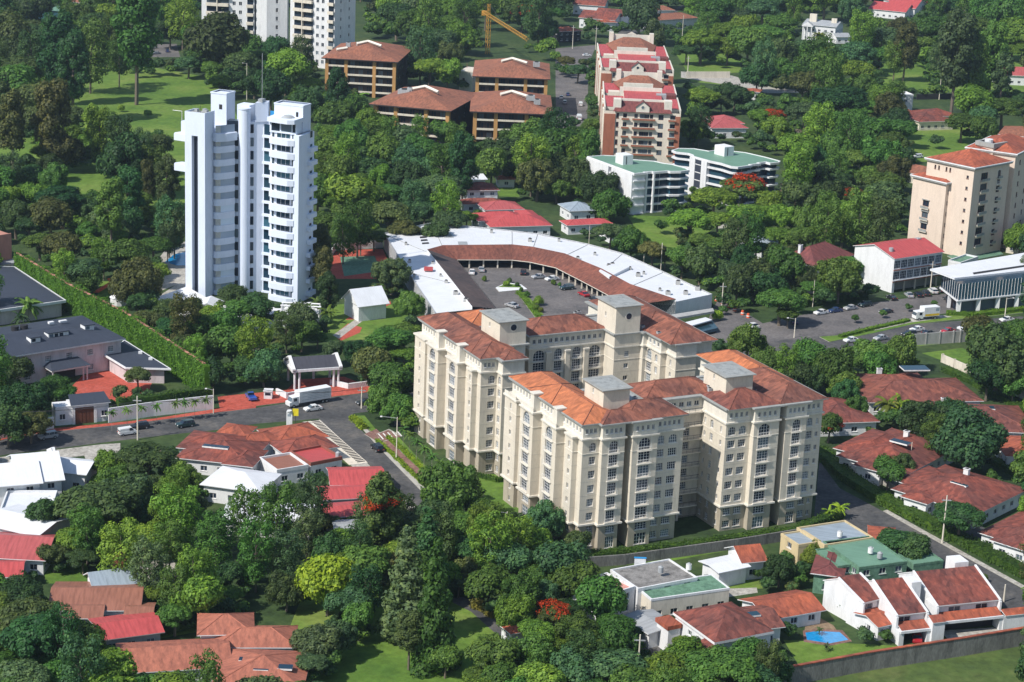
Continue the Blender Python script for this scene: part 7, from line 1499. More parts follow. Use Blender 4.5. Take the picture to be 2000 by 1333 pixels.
U = "219 -37 13 d|334 -39 13 m|366 -36 10 m|507 -42 12 m|552 -43 9 l|691 -42 13 l|850 -40 9 g|866 -39 10 d|1239 -38 10 m|1467 -37 13 d|1522 -42 12 m|1564 -43 9 m|1578 -43 12 l|1639 -43 10 m|1683 -42 10 m|1823 -39 14 m|2009 -38 10 m|508 -28 10 l|1869 -33 10 l|61 -19 11 m|421 -19 11 m|565 -24 12 m|580 -18 13 g|951 -19 15 m|151 -11 13 m|562 -14 10 m|593 -13 10 m|607 -13 10 l|662 -13 15 m|746 -17 13 l|781 -13 12 l|1151 -10 10 m|1592 -13 12 l|1962 -14 11 g|248 -3 10 l|677 -9 10 m|794 -7 10 m|1165 -3 11 m|1705 -10 13 d|1978 -2 12 m|1416 0 10 g|1472 4 11 d|1641 0 11 m|1844 0 10 m|1888 0 15 m|34 7 14 m|793 10 12 m|909 14 10 m|928 10 10 m|1372 12 11 m|1571 15 11 l|964 19 10 d|1220 20 15 g|281 29 10 d|744 32 11 m|857 26 12 l|977 24 12 l|1456 23 14 l|1540 30 12 g|325 41 12 l|1216 35 12 d|1374 34 12 d|1467 33 14 m|1480 39 11 m|1550 40 13 m|45 44 10 m|103 43 11 b|381 42 10 m|1015 47 10 m|1217 49 11 m|1744 47 10 m|1757 43 11 m|37 53 14 m|416 59 13 m|915 50 16 d|1181 59 15 m|1328 51 10 g|1549 53 10 l|51 65 14 m|392 60 16 m|436 62 11 l|928 62 15 m|1321 65 12 l|1341 65 14 m|1544 62 10 m|1940 64 16 m|214 75 13 m|301 69 16 l|1046 74 15 d|1148 72 14 g|145 85 12 l|518 84 12 d|803 79 12 l|1430 82 10 m|1685 79 15 g|1786 80 10 m|1834 84 11 l|-26 91 16 m|362 90 10 g|618 93 10 m|1550 90 13 m|1743 92 14 d|-31 103 12 d|1397 103 13 d|146 108 11 d|568 112 14 l|616 104 13 m|858 112 11 d|902 106 11 m|1371 109 14 l|1475 110 13 g|1781 104 14 m|-30 117 11 m|107 116 10 l|199 119 12 l|865 120 10 b|893 121 15 l|1157 121 11 g|1409 120 13 l|1441 114 12 g|1625 116 13 g|1791 119 11 l|0 129 12 l|73 130 11 b|252 128 15 g|268 125 11 m|287 130 15 m|334 123 15 b|436 131 14 m|594 131 14 g|1459 124 14 m|1553 126 11 l|1701 125 10 m|333 136 13 l|348 135 10 m|613 137 12 b|898 139 11 m|1713 130 15 d|1818 133 14 m|1924 137 15 d|1703 146 11 m|1717 143 11 m|1811 146 11 l|522 155 12 l|909 151 13 d|1912 151 12 g|1159 166 12 m|1654 162 12 m|1718 161 11 d|1829 164 15 m|1931 167 13 l|453 170 13 m|474 174 15 m|1344 169 11 d|1964 177 13 m|485 182 11 l|1597 182 12 b|1780 180 13 d|1802 181 12 l|1941 183 14 m|1974 185 11 l|1986 182 10 l|109 192 15 m|563 192 10 g|1486 190 13 l|1503 194 12 m|1567 189 11 d|1681 189 10 g|1756 195 10 d|1931 193 13 m|-11 197 16 l|1506 204 13 g|1595 199 13 l|45 214 13 g|123 209 12 m|626 213 11 m|1423 210 11 m|1990 209 12 g|1158 223 14 b|1542 220 12 d|1686 222 13 m|2000 217 13 b|1545 233 13 b|1702 233 14 b|1719 228 10 m|1554 243 13 m|107 252 14 m|156 247 12 l|624 251 13 m|674 248 11 m|1081 246 11 l|1728 252 13 d|5 259 12 m|34 255 14 d|166 261 18 m|307 263 15 m|1546 260 12 l|-21 270 11 d|58 263 17 d|72 272 13 l|268 268 13 l|286 265 11 g|839 271 11 m|1409 268 11 d|1440 264 13 b|1460 267 14 d|2013 267 12 b|915 281 16 m|944 274 11 d|1351 276 12 m|1469 279 13 m|1533 280 11 l|188 290 11 g|848 287 15 g|1013 284 12 m|1162 283 15 g|1604 289 11 m|910 299 11 m|292 307 14 m|828 310 12 m|847 306 13 m|927 305 11 m|1111 311 13 g|1326 305 14 m|2008 306 11 m|153 313 12 d|167 321 17 g|190 317 11 m|207 319 13 l|321 315 11 b|690 317 12 m|937 315 12 m|1089 321 16 l|1583 318 15 l|2006 318 15 l|2023 311 17 g|75 327 16 g|123 327 12 m|142 323 13 m|765 328 13 m|926 331 13 l|1063 324 16 m|620 335 13 l|690 337 13 m|753 334 11 m|1666 336 18 m|629 343 12 g|1536 344 11 m|1141 353 16 m|1363 358 16 b|815 372 15 d|896 368 13 g|1033 370 13 g|1356 371 12 l|1378 364 15 l|-30 375 18 m|277 374 14 m|726 374 14 l|789 378 15 l|1052 380 12 b|1204 381 16 m|1595 375 13 m|1645 376 13 g|1757 384 18 b|1991 381 14 m|289 391 15 m|1358 390 16 m|1696 387 14 d|629 401 11 g|1343 403 13 l|1428 397 14 m|1636 399 14 m|1688 400 12 l|1326 408 12 m|1408 407 12 m|1987 404 16 m|132 421 14 m|803 421 19 m|853 417 12 m|1216 417 16 m|1497 420 13 g|1585 420 14 m|1752 424 15 d|2035 425 16 m|190 431 12 d|1378 433 12 l|286 436 12 m|305 446 18 m|732 444 12 l|1379 444 15 g|1435 439 13 l|1746 440 14 g|142 455 14 l|1162 452 12 d|1233 448 13 l|1552 453 12 l|1692 451 12 m|1732 451 12 m|1762 447 13 m|1974 447 12 l|1994 449 16 l|46 465 13 d|278 462 12 l|1394 463 14 l|1412 457 12 m|1613 460 12 b|1666 461 13 g|207 477 13 d|264 469 16 g|652 472 13 l|1175 469 12 g|1332 475 15 b|1492 467 16 l|1368 487 12 m|85 493 16 m|159 497 17 g|177 497 12 g|1311 491 12 l|1384 492 12 m|1423 498 20 m|113 507 15 l|1403 514 14 l|1571 520 16 l|-21 526 14 m|208 527 16 g|230 530 14 g|1320 529 15 g|1388 535 12 d|1370 543 14 b|1383 552 16 l|1406 552 20 m|630 556 15 d|741 565 19 b|779 560 13 m|1542 555 14 m|1555 563 14 d|1666 564 15 m|766 568 14 b|791 574 14 m|1470 573 14 m|1566 573 13 m|1643 570 12 m|-21 583 14 l|1413 586 18 d|1450 580 15 m|1484 582 14 l|1558 583 13 d|1575 583 15 l|1666 578 12 m|296 595 18 l|1433 595 16 l|1454 594 17 m|-18 608 14 d|1413 604 12 m|1563 597 17 m|2015 605 13 g|299 611 13 d|547 619 19 l|2034 617 16 m|498 625 13 d|517 622 19 d|637 627 16 d|-26 649 13 d|416 653 14 m|627 642 21 d|755 646 16 m|342 665 16 d|403 664 15 m|-18 667 20 m|1911 672 14 d|-19 684 15 d|540 683 19 m|581 682 13 l|5 697 14 g|22 699 13 m|762 704 19 m|1663 711 15 m|1996 710 20 l|409 714 14 b|449 719 21 m|699 716 15 m|779 719 15 m|801 719 18 l|1569 723 13 b|1590 721 15 m|1664 733 16 l|458 739 15 g|537 740 15 b|711 740 13 d|729 747 16 d|1679 746 14 d|1998 743 14 d|29 753 16 l|797 761 20 d|1619 755 14 g|1678 761 21 m|2015 752 20 l|42 762 15 l|66 766 16 d|268 765 14 d|92 777 16 g|289 773 18 g|792 775 13 m|1679 777 14 m|236 789 17 l|726 790 18 l|1833 796 17 b|1812 797 15 l|758 813 21 m|1835 873 17 d|-20 887 19 m|329 886 22 d|1939 885 14 m|336 905 20 m|1922 899 19 d|-27 915 18 d|182 916 16 d|272 927 17 m|292 927 16 m|-23 933 20 l|331 935 15 d|909 939 15 b|1994 939 19 m|-21 955 19 g|-30 970 18 d|399 966 15 m|936 961 17 l|1969 959 20 m|310 982 17 m|288 990 18 g|-26 1000 22 d|968 1005 15 d|-22 1024 24 d|807 1011 21 m|139 1033 15 d|313 1025 20 m|197 1052 18 l|840 1061 21 g|1042 1052 16 m|314 1080 20 m|738 1080 18 d|874 1090 23 l|-29 1095 23 m|938 1101 22 l|1790 1103 21 m|120 1106 17 d|893 1111 17 l|1812 1112 16 l|41 1128 21 d|314 1121 20 m|500 1122 17 m|951 1121 15 m|1560 1129 21 m|477 1138 18 b|588 1135 15 l|680 1131 24 m|994 1132 15 g|477 1154 17 m|591 1153 17 m|600 1168 17 l|1100 1161 19 m|443 1183 24 g|715 1178 16 m|964 1182 23 g|1043 1182 16 m|422 1197 16 m|472 1189 21 m|387 1204 17 m|659 1209 16 g|2036 1205 20 g|101 1214 25 m|151 1224 23 m|704 1240 20 l|1233 1235 25 g|1331 1237 18 g|-26 1254 24 m|6 1263 20 l|197 1264 17 m|1009 1259 16 m|1050 1260 18 d|1246 1263 18 m|1500 1261 16 m|121 1271 18 l|1093 1273 17 m|1260 1280 17 m|1376 1267 23 m|648 1289 26 m|73 1303 22 l|577 1299 16 g|645 1309 19 m|348 1326 22 m|419 1322 16 g|583 1325 21 m|610 1322 19 m|1028 1321 17 g|-28 1324 26 l|313 1335 17 m|456 1333 21 m|1169 1326 21 d|1105 1355 26 m|1520 1343 16 m|241 1363 21 d|-34 1383 17 d|270 1383 19 m|613 1377 20 m|1129 1369 22 d|1175 1382 26 l|1203 1382 21 l|1438 1377 22 m|1520 1376 18 m|2034 1376 17 m|762 -41 11 d|1014 -41 12 m|1591 -42 10 g|89 -13 12 b|133 -10 11 l|463 -10 11 m|505 -14 12 l|519 -14 10 d|1115 -11 15 d|1138 -8 10 m|1315 6 14 d|3 27 11 m|984 35 11 m|1364 55 14 m|451 66 11 d|1205 59 12 m|1923 78 14 m|1949 78 15 g|2007 79 13 d|1047 92 10 m|364 102 10 b|911 98 11 m|1492 102 14 m|1827 97 13 d|2022 100 12 m|1391 115 11 l|268 138 14 m|1158 132 12 d|479 147 11 l|601 144 13 m|1586 146 13 l|6 151 11 g|1829 150 16 l|905 165 14 d|1399 178 17 g|1462 187 16 m|1698 187 15 m|1823 178 13 l|2036 196 13 g|93 204 13 g|-1 212 11 m|1443 212 12 d|141 217 11 m|1347 222 10 m|1607 220 12 m|1627 235 11 m|1724 237 13 l|81 251 11 l|1066 250 12 d|1481 248 13 l|1564 252 12 l|1489 285 12 m|1510 291 13 l|1770 282 18 b|660 316 13 m|1127 318 15 m|1163 316 12 l|203 331 17 d|818 327 12 g|1610 324 14 m|45 334 17 l|83 339 12 l|338 339 13 l|1998 336 11 l|1767 346 11 m|345 355 12 m|620 356 13 l|1758 357 16 l|201 381 13 m|1018 377 12 m|1103 379 12 l|779 390 15 l|143 413 12 m|316 406 17 d|1370 411 14 m|1304 414 14 d|1552 422 13 l|671 436 15 m|1546 439 12 g|1142 455 12 g|1593 449 13 l|154 473 12 d|708 473 12 d|1262 473 13 m|1650 472 12 m|1350 482 16 d|1447 490 14 m|94 507 15 m|286 508 13 d|305 513 15 d|249 525 15 m|1340 528 13 b|-18 539 12 d|623 542 18 m|144 547 12 d|1528 563 12 m|803 624 15 g|568 672 16 m|490 699 15 m|741 694 13 d|758 720 17 g|793 732 14 d|490 740 13 l|510 742 17 m|804 744 16 m|737 766 15 l|1623 766 13 l|1697 770 15 m|269 777 15 g|1748 812 20 m|-29 820 17 l|2014 828 14 m|238 900 16 l|1901 896 14 d|889 924 17 l|385 939 15 m|287 1017 17 g|657 1023 23 m|683 1016 21 m|743 1027 17 m|-20 1042 15 g|215 1054 15 m|636 1062 19 l|204 1066 16 m|271 1075 21 l|193 1084 17 l|62 1127 15 d|81 1174 20 g|314 1184 20 m|722 1233 16 m|594 1273 16 d|29 1287 18 m|1199 1285 20 l|1267 1295 18 g|1085 1302 18 m|1441 1343 16 l|59 1370 26 l|370 1372 19 d|590 1384 23 l|156 -44 12 d|800 -42 16 g|1226 -41 12 g|1058 -34 9 l|1516 -28 10 m|1731 -32 10 l|385 -6 9 m|416 -8 10 m|1965 4 9 d|36 21 11 g|1580 21 10 l|1814 20 13 m|1988 32 10 g|803 35 10 b|931 45 10 m|1497 44 10 l|1309 55 11 g|748 63 11 l|463 73 12 m|508 74 12 m|1863 74 12 m|161 82 10 m|1752 79 11 g|83 92 10 b|1032 92 11 l|532 118 14 d|385 139 11 m|1092 133 13 d|1499 139 11 l|1838 134 10 m|1640 145 10 g|1901 141 10 m|1932 146 11 d|618 151 11 m|408 162 11 d|1912 162 14 l|77 175 11 m|2011 171 12 m|1389 209 13 b|1772 222 11 g|1928 218 13 m|622 229 13 m|752 242 11 d|-3 246 13 l|691 245 13 d|1892 262 16 g|905 264 14 m|1163 270 13 m|288 275 13 l|621 276 13 m|1517 278 11 m|1588 278 12 g|1707 283 14 m|953 303 15 d|1748 315 12 d|1782 315 13 m|216 341 11 d|1998 350 12 m|63 370 12 d|83 367 11 m|181 381 16 m|1539 386 12 m|187 394 14 m|1762 398 13 d|1760 411 15 m|196 418 12 d|231 419 14 d|933 418 14 m|1385 417 12 m|729 430 13 l|1182 434 12 l|2011 443 12 g|690 473 13 m|1966 475 12 d|2040 505 13 m|1407 568 12 b|526 599 14 d|544 602 13 d|521 652 16 m|364 663 16 d|2019 666 17 d|673 680 15 b|1780 710 19 l|1987 728 14 m|474 745 15 m|1762 823 17 g|1987 911 14 g|323 920 20 m|188 942 17 l|830 1034 15 m|631 1043 15 b|-16 1060 16 d|869 1065 19 g|129 1081 19 d|1536 1092 18 m|-19 1112 21 m|810 1107 15 m|1128 1111 16 m|1546 1147 16 b|1124 1167 20 m|349 1179 16 d|371 1217 17 d|2027 1274 20 m|123 1304 19 m|1477 1316 23 d|594 1352 24 m|1196 1349 21 l|1270 1382 18 m|-22 -47 17 g|10 -49 19 l|52 -54 18 m|73 -48 19 g|166 -49 14 l|250 -53 17 d|324 -46 15 l|374 -45 16 m|438 -50 12 m|535 -48 13 m|582 -52 15 m|610 -50 18 m|632 -51 15 m|663 -51 15 m|745 -54 15 d|760 -51 12 l|931 -49 13 l|979 -53 15 m|1066 -48 15 l|1097 -53 12 l|1111 -54 14 m|1173 -53 12 d|1235 -54 12 m|1355 -54 18 d|1403 -48 17 m|1429 -53 12 d|1592 -51 15 m|1674 -54 16 m|1703 -50 13 l|1815 -49 13 m|1880 -48 13 m|1907 -47 16 m|1993 -48 14 m|2005 -52 15 m|517 -37 14 b|898 -43 13 m|1284 -42 13 d|1458 -42 12 m|1650 -43 14 g|1748 -34 18 g|1780 -36 12 g|1847 -37 15 l|350 -34 15 m|1212 -30 12 g|1289 -25 18 m|1961 -29 13 d|1322 -20 14 l|1870 -22 14 d|65 -10 12 l|196 -15 17 m|242 -14 15 d|366 -11 14 l|845 -7 14 b|879 -8 13 l|894 -14 14 l|1421 -13 14 l|1554 -14 15 d|1652 -13 14 m|1778 -11 12 m|1855 -15 12 m|1885 -11 17 l|336 1 17 m|804 0 13 d|929 -4 12 m|1231 0 13 g|1298 2 16 g|1522 -3 12 d|1917 -5 14 d|1966 -4 12 l|301 9 16 l|971 11 12 m|1031 10 12 m|1082 10 15 m|1337 7 13 l|354 13 16 d|837 17 14 d|921 21 14 m|1236 15 13 l|1594 18 13 l|1901 17 19 d|1931 16 14 m|1236 24 12 m|1266 24 13 m|199 41 13 m|862 39 13 m|927 32 13 l|154 49 18 b|235 45 14 m|1930 42 14 g|82 58 12 m|1283 55 12 d|1396 55 17 g|1742 55 12 m|1857 57 12 l|1871 52 16 d|1987 56 12 m|-2 62 15 d|126 77 14 b|349 73 13 m|401 72 12 b|181 85 12 m|196 81 14 m|459 88 13 m|904 88 12 m|1489 90 17 g|1529 89 15 d|515 96 15 l|846 99 16 d|1384 97 13 d|1563 91 17 g|1596 92 15 m|1646 96 14 l|1728 93 15 l|1912 99 20 m|460 106 19 g|1648 105 13 d|2029 106 12 l|158 114 13 m|1545 118 13 m|1772 112 13 l|1924 116 15 m|2042 109 16 m|170 122 13 d|217 124 14 m|387 126 16 l|1572 122 16 g|1807 124 12 m|864 131 13 m|880 130 18 l|1512 130 12 g|1558 135 16 m|2013 138 12 d|95 149 15 l|0 157 12 d|534 152 16 l|839 154 14 m|1588 158 17 g|579 163 13 l|893 159 15 l|76 -64 13 l|85 -57 12 l|100 -60 13 l|140 -58 11 m|160 -62 14 l|200 -62 13 l|328 -58 17 l|341 -56 10 m|397 -60 16 l|466 -62 10 m|481 -57 11 l|539 -65 16 m|581 -60 12 d|633 -61 13 l|663 -61 10 m|802 -59 13 d|870 -62 16 l|895 -63 13 l|957 -63 16 d|968 -61 11 g|999 -62 14 l|1022 -58 10 m|1066 -58 16 d|1096 -63 10 g|1124 -59 12 l|1135 -61 11 l|1151 -56 13 m|1167 -61 11 l|1176 -62 12 m|1252 -64 14 l|1334 -60 12 m|1415 -57 10 l|1502 -65 16 m|1518 -60 16 d|1543 -64 16 g|1616 -62 15 l|1682 -64 17 g|1723 -63 14 g|1734 -64 15 m|1750 -61 10 d|1768 -56 16 d|1809 -55 11 m|1870 -65 16 m|1919 -56 10 m|1990 -59 15 l|39 -55 10 m|149 -52 11 m|178 -47 13 m|191 -54 13 b|236 -48 10 l|447 -50 11 m|496 -55 12 m|526 -52 11 d|643 -56 15 m|820 -49 12 m|840 -53 13 g|852 -52 12 m|902 -53 14 m|951 -47 14 m|1185 -50 10 m|1215 -50 10 m|1299 -48 10 d|1309 -54 11 m|1370 -48 12 g|1385 -50 11 g|1492 -48 12 g|1534 -51 15 m|1575 -56 17 m|1693 -50 10 l|1716 -51 10 d|1801 -50 10 l|1831 -47 12 m|1966 -49 17 d|2023 -52 13 d|123 -47 13 m|229 -40 10 m|440 -41 13 m|570 -47 16 g|597 -45 11 m|625 -42 11 m|708 -38 16 m|748 -44 12 d|781 -40 14 m|863 -47 13 m|878 -38 12 m|930 -40 12 m|1028 -40 15 m|1126 -41 12 m|1172 -41 15 m|1254 -38 15 m|1349 -44 12 m|1434 -46 13 d|1550 -39 15 m|1673 -40 12 l|66 -35 12 d|164 -37 11 l|203 -38 13 m|265 -38 16 g|315 -36 14 m|387 -38 15 d|501 -32 11 m|629 -33 11 m|863 -29 16 g|1002 -34 14 d|1015 -32 15 l|1230 -31 13 m|1647 -34 12 g|1770 -39 13 m|1857 -29 15 l|49 -23 12 m|136 -29 12 m|167 -27 16 b|263 -28 13 m|290 -29 11 d|333 -29 10 m|426 -26 11 b|592 -23 14 m|722 -22 12 d|791 -31 14 b|1197 -24 14 g|1325 -30 12 m|1396 -22 15 m|1503 -21 15 m|1815 -28 12 m|1914 -21 16 m|2039 -24 15 m|-3 -16 11 g|23 -16 12 l|136 -19 11 m|162 -16 12 l|249 -20 11 l|289 -17 11 m|387 -16 10 l|432 -16 12 d|529 -15 10 d|623 -14 12 d|657 -22 14 l|683 -15 12 m|864 -14 14 m|965 -21 12 m|1074 -18 15 m|1132 -16 12 d|1160 -18 14 m|1381 -14 14 m|1449 -13 16 g|1520 -17 10 g|1605 -18 14 g|1664 -18 12 m|1685 -23 17 m|1746 -15 14 d|1791 -19 11 m|1928 -20 13 g|1940 -21 14 d|118 -9 11 m|694 -13 13 g|708 -11 13 m|748 -5 13 l|904 -10 12 d|1033 -10 10 m|1125 -8 10 g|1350 -10 10 m|1826 -7 15 d|1925 -12 11 g|1981 -9 11 d|2006 -9 16 l|-33 4 15 l|29 -2 15 l|195 -1 13 m|238 1 14 m|290 -3 11 m|375 -2 11 l|994 0 15 m|1035 1 10 d|1106 0 11 g|1190 -3 11 l|1429 -4 10 m|1482 -1 16 g|1553 0 15 d|1590 1 13 g|1876 3 12 m|-21 7 11 m|180 8 15 m|220 3 16 m|271 5 13 d|1272 10 13 l|1411 6 12 d|1506 5 14 m|1537 7 11 g|1579 10 14 m|1648 7 16 g|1680 7 11 l|1861 4 16 m|1871 11 13 m|-28 16 15 g|168 11 12 m|312 13 11 m|776 18 11 d|944 14 11 d|956 13 11 m|1378 16 10 l|1433 19 10 d|1463 14 11 d|1606 17 11 m|1674 12 10 l|1953 12 11 m|-9 24 11 d|720 20 12 m|754 20 16 m|839 26 16 l|1000 26 12 m|1442 23 15 m|1511 26 15 g|1552 27 12 g|1682 19 14 m|235 30 11 m|795 28 11 m|813 35 15 b|1106 28 14 d|1530 31 12 m|1848 31 11 m|1904 35 14 m|22 45 13 d|169 43 12 l|182 43 14 d|368 43 17 m|1397 43 13 m|1458 37 11 m|1472 43 10 m|1881 44 13 d|1914 42 16 m|-16 47 14 d|78 45 13 b|96 48 12 l|197 49 11 m|211 47 11 l|334 45 12 m|377 49 13 m|820 44 13 d|846 55 17 m|902 46 15 l|1727 51 10 d|1802 48 13 g|1989 47 14 g|2031 45 15 l|162 57 15 m|206 59 14 m|315 56 11 m|460 62 13 l|829 54 15 g|1048 58 16 b|1147 58 11 m|1228 54 11 g|1241 55 13 d|1299 54 11 d|1345 56 10 m|1476 60 13 m|1700 57 10 m|1717 58 11 d|1869 60 11 l|1959 59 10 m|1969 62 12 l|235 67 14 d|289 65 10 g|738 64 12 m|934 68 11 m|1391 64 13 m|1453 69 12 d|1775 68 12 g|1924 66 12 l|1952 66 14 d|65 74 11 g|253 73 10 l|361 73 13 m|495 73 11 m|818 80 17 g|1064 77 11 l|1324 74 13 g|1350 73 11 g|1425 73 11 l|1439 79 13 g|1543 79 13 g|1551 72 13 l|1696 72 12 m|1887 79 15 m|219 87 13 m|465 81 11 d|505 83 10 m|548 83 10 b|841 86 10 l|880 81 16 b|893 86 11 d|1484 81 11 d|1675 86 16 m|1821 83 13 d|1847 83 15 m|1934 84 15 m|1962 86 11 d|47 94 11 b|158 90 13 l|246 96 12 l|396 95 17 m|523 91 11 m|606 92 10 m|799 97 16 g|882 91 11 m|1404 91 11 m|1791 94 16 d|1918 88 15 m|1975 90 12 g|-1 98 11 m|565 104 12 l|1364 99 17 g|-20 106 11 l|9 112 14 m|193 108 12 m|374 105 16 d|546 112 12 m|837 106 11 m|846 113 16 m|1384 108 14 d|1429 112 14 m|1600 109 11 g|1790 109 11 l|2007 107 11 d|-21 123 17 m|35 114 12 b|77 117 10 g|399 122 12 m|416 114 15 m|441 118 14 m|516 123 14 l|820 115 13 l|1142 123 15 b|1521 120 13 b|1534 114 11 g|1560 121 11 l|1660 122 17 m|1677 121 11 m|11 122 14 g|81 125 14 m|188 123 16 m|346 125 11 d|422 122 14 m|447 128 12 d|495 124 11 m|582 123 13 d|612 127 12 m|1646 129 14 b|1820 122 16 m|1917 127 13 b|293 138 13 m|394 136 11 m|500 136 11 l|587 141 16 b|806 134 11 m|1100 139 12 m|1110 135 13 m|1480 132 11 d|1575 139 16 g|2034 139 13 g|69 143 12 l|440 139 14 m|485 140 11 m|495 142 12 l|510 149 14 m|1113 142 11 m|1507 146 14 m|1607 141 14 d|21 150 11 l|415 153 17 l|475 155 11 m|592 152 11 l|860 152 11 d|1507 156 11 b|1550 153 12 b|1683 156 11 d|1697 156 13 m|1710 156 11 m|1813 154 12 m|554 160 11 b|1541 160 17 l|1644 160 11 d|1672 160 16 l|1702 166 11 m|2016 162 11 l|56 170 15 m|439 174 13 d|464 168 13 m|511 168 14 m|1353 174 13 m|1368 174 11 l|1590 168 12 d|1603 167 15 m|1645 173 16 m|1665 169 11 m|1726 173 13 m|9 182 16 m|85 180 13 m|114 183 13 d|501 181 13 m|587 181 11 b|600 180 17 m|675 176 11 m|691 180 12 b|1417 182 13 d|1608 179 11 g|1655 177 12 l|1673 181 11 l|1836 176 17 l|-2 188 13 m|41 186 12 l|89 192 16 m|578 190 17 l|675 191 17 m|1154 189 12 d|1395 191 11 l|1588 188 18 l|1748 190 12 b|1956 189 11 d|1985 190 11 m|117 198 12 d|623 199 14 m|682 199 12 m|1395 202 12 m|1458 200 15 l|1488 201 16 m|1557 200 12 l|1575 200 17 l|1754 202 12 l|29 208 12 l|637 209 16 m|701 203 13 d|710 211 15 l|1373 205 15 m|1443 203 12 d|1595 207 12 m|1609 209 12 l|1672 202 14 l|1687 208 12 d|2027 208 15 d|65 218 13 l|79 218 12 m|1160 212 11 d|1373 219 17 m|1485 212 12 m|1517 217 14 d|1533 213 16 m|1665 215 15 m|1938 216 13 g|2 224 15 g|147 225 11 d|674 222 15 g|718 222 16 m|1591 228 13 b|1624 222 12 l|1707 224 15 b|1755 224 12 m|1890 227 12 l|1806 109 25 l|177 304 25 m|1269 -30 25 m|1540 201 25 m|2007 61 25 m|826 -2 25 g|1272 -3 25 g|1069 93 25 l|519 694 25 m|99 169 25 d|801 821 25 l|1271 -74 25 l|1463 -74 25 m|1705 -65 25 g|1735 -49 25 m|55 318 24 d|452 150 24 d|150 437 24 l|175 476 24 l|1610 580 24 d|1570 270 24 p|847 -24 24 b|1712 48 24 l|770 61 24 m|923 86 24 l|2027 154 24 m|1522 164 24 b|1493 270 24 g|371 967 24 l|43 393 24 d|-12 453 24 g|71 804 24 m|48 -71 24 d|509 -77 24 l|1343 -73 24 m|1803 -77 24 l|2028 -65 24 d|1448 -55 24 g|132 52 24 l|-16 -6 23 l|1530 72 23 l|1806 36 23 m|1335 82 23 m|1768 305 23 d|1334 459 23 b|1112 -37 23 g|1831 30 23 d|2033 174 23 l|0 -65 23 m|176 -65 23 m|316 -73 23 m|1567 -67 23 m|466 -47 23 l|622 938 22 d|1690 1240 22 g|1540 1230 22 d|1410 680 22 d|1540 370 22 p|1160 50 22 m|773 -28 22 m|1601 -30 22 m|1868 -8 22 l|1981 16 22 m|642 193 22 l|1782 49 22 m|25 -64 22 d|124 -62 22 d|1160 -77 22 m|1380 -68 22 g|1427 -74 22 m|677 -30 21 d|1099 17 21 g|1564 148 21 g|1468 209 21 g|1380 264 21 l|1677 287 21 m|1531 406 21 d|712 301 21 m|228 -66 21 m|1661 -73 21 d|1256 -53 21 d|1479 -53 21 m|1784 -49 21 d|735 16 21 b|746 49 21 l|1858 43 21 m|1617 -44 21 d|1215 4 21 m|-6 88 21 d|70 350 20 d|235 765 20 b|1570 1110 20 d|1525 1285 20 m|1500 1140 20 d|1940 935 20 m|1725 820 20 m|1700 570 20 d|1310 400 20 m|1180 420 20 m|1220 400 20 m|1160 410 20 d|1160 200 20 m|1160 150 20 m|940 290 20 m|895 250 20 f|845 255 20 m|620 180 20 d|1500 220 20 f|1680 360 20 f|1300 70 20 d|1378 -2 20 l|1908 4 20 d|280 16 20 m|943 26 20 l|482 70 20 b|241 77 20 d|308 127 20 d|1359 210 20 l|93 265 20 l|964 273 20 l|1131 375 20 l|1019 0 20 d|207 11 20 l|1645 118 20 l|742 227 20 m|271 -75 20 l|845 -64 20 m|971 -71 20 l|1307 -68 20 d|1906 -63 20 m|1998 -72 20 g|208 -52 20 m|921 -59 20 l|945 -57 20 m|1705 95 20 l|1630 101 20 g|1405 -63 20 l|1858 -74 20 d|711 -52 20 m|1953 -42 20 d|1901 88 20 m|279 -33 19 d|401 -17 19 g|1637 18 19 l|1683 39 19 g|1404 79 19 d|1559 108 19 m|361 0 19 m|889 1 19 m|19 17 19 m|805 146 19 d|490 -66 19 d|816 -64 19 m|1498 -76 19 m|106 -48 19 m|1136 -51 19 m|1549 -53 19 m|1757 -49 19 d|830 -41 19 l|945 -35 19 m|1688 -6 19 g|1905 -12 19 d|726 57 19 m|870 65 19 m|233 91 19 g|583 93 19 d|100 800 18 d|1290 440 18 m|1328 -4 18 m|27 36 18 m|727 37 18 l|1973 101 18 d|1730 -19 18 m|53 80 18 l|294 -69 18 m|754 -67 18 l|1037 -69 18 d|1082 -64 18 m|1186 -68 18 l|1234 -74 18 g|1880 -74 18 d|515 -58 18 m|1286 -57 18 d|137 -42 18 m|489 -46 18 m|1100 -22 18 d|2013 -25 18 m|1537 -6 18 m|1510 84 18 l|1503 -54 18 m|1061 -14 18 m|304 51 18 l|215 790 16 m|1730 1240 16 m|1130 400 16 d|1120 240 16 d|1830 275 16 g|430 596 14 f|1480 1120 14 m|1085 110 14 l|1670 622 10 m|1725 612 10 m|1410 340 10 d|1775 600 9 m|1825 592 8 m"
undergrowth([(int(a), int(b_), int(c), e) for a, b_, c, e in (q.split() for q in U.split("|"))])
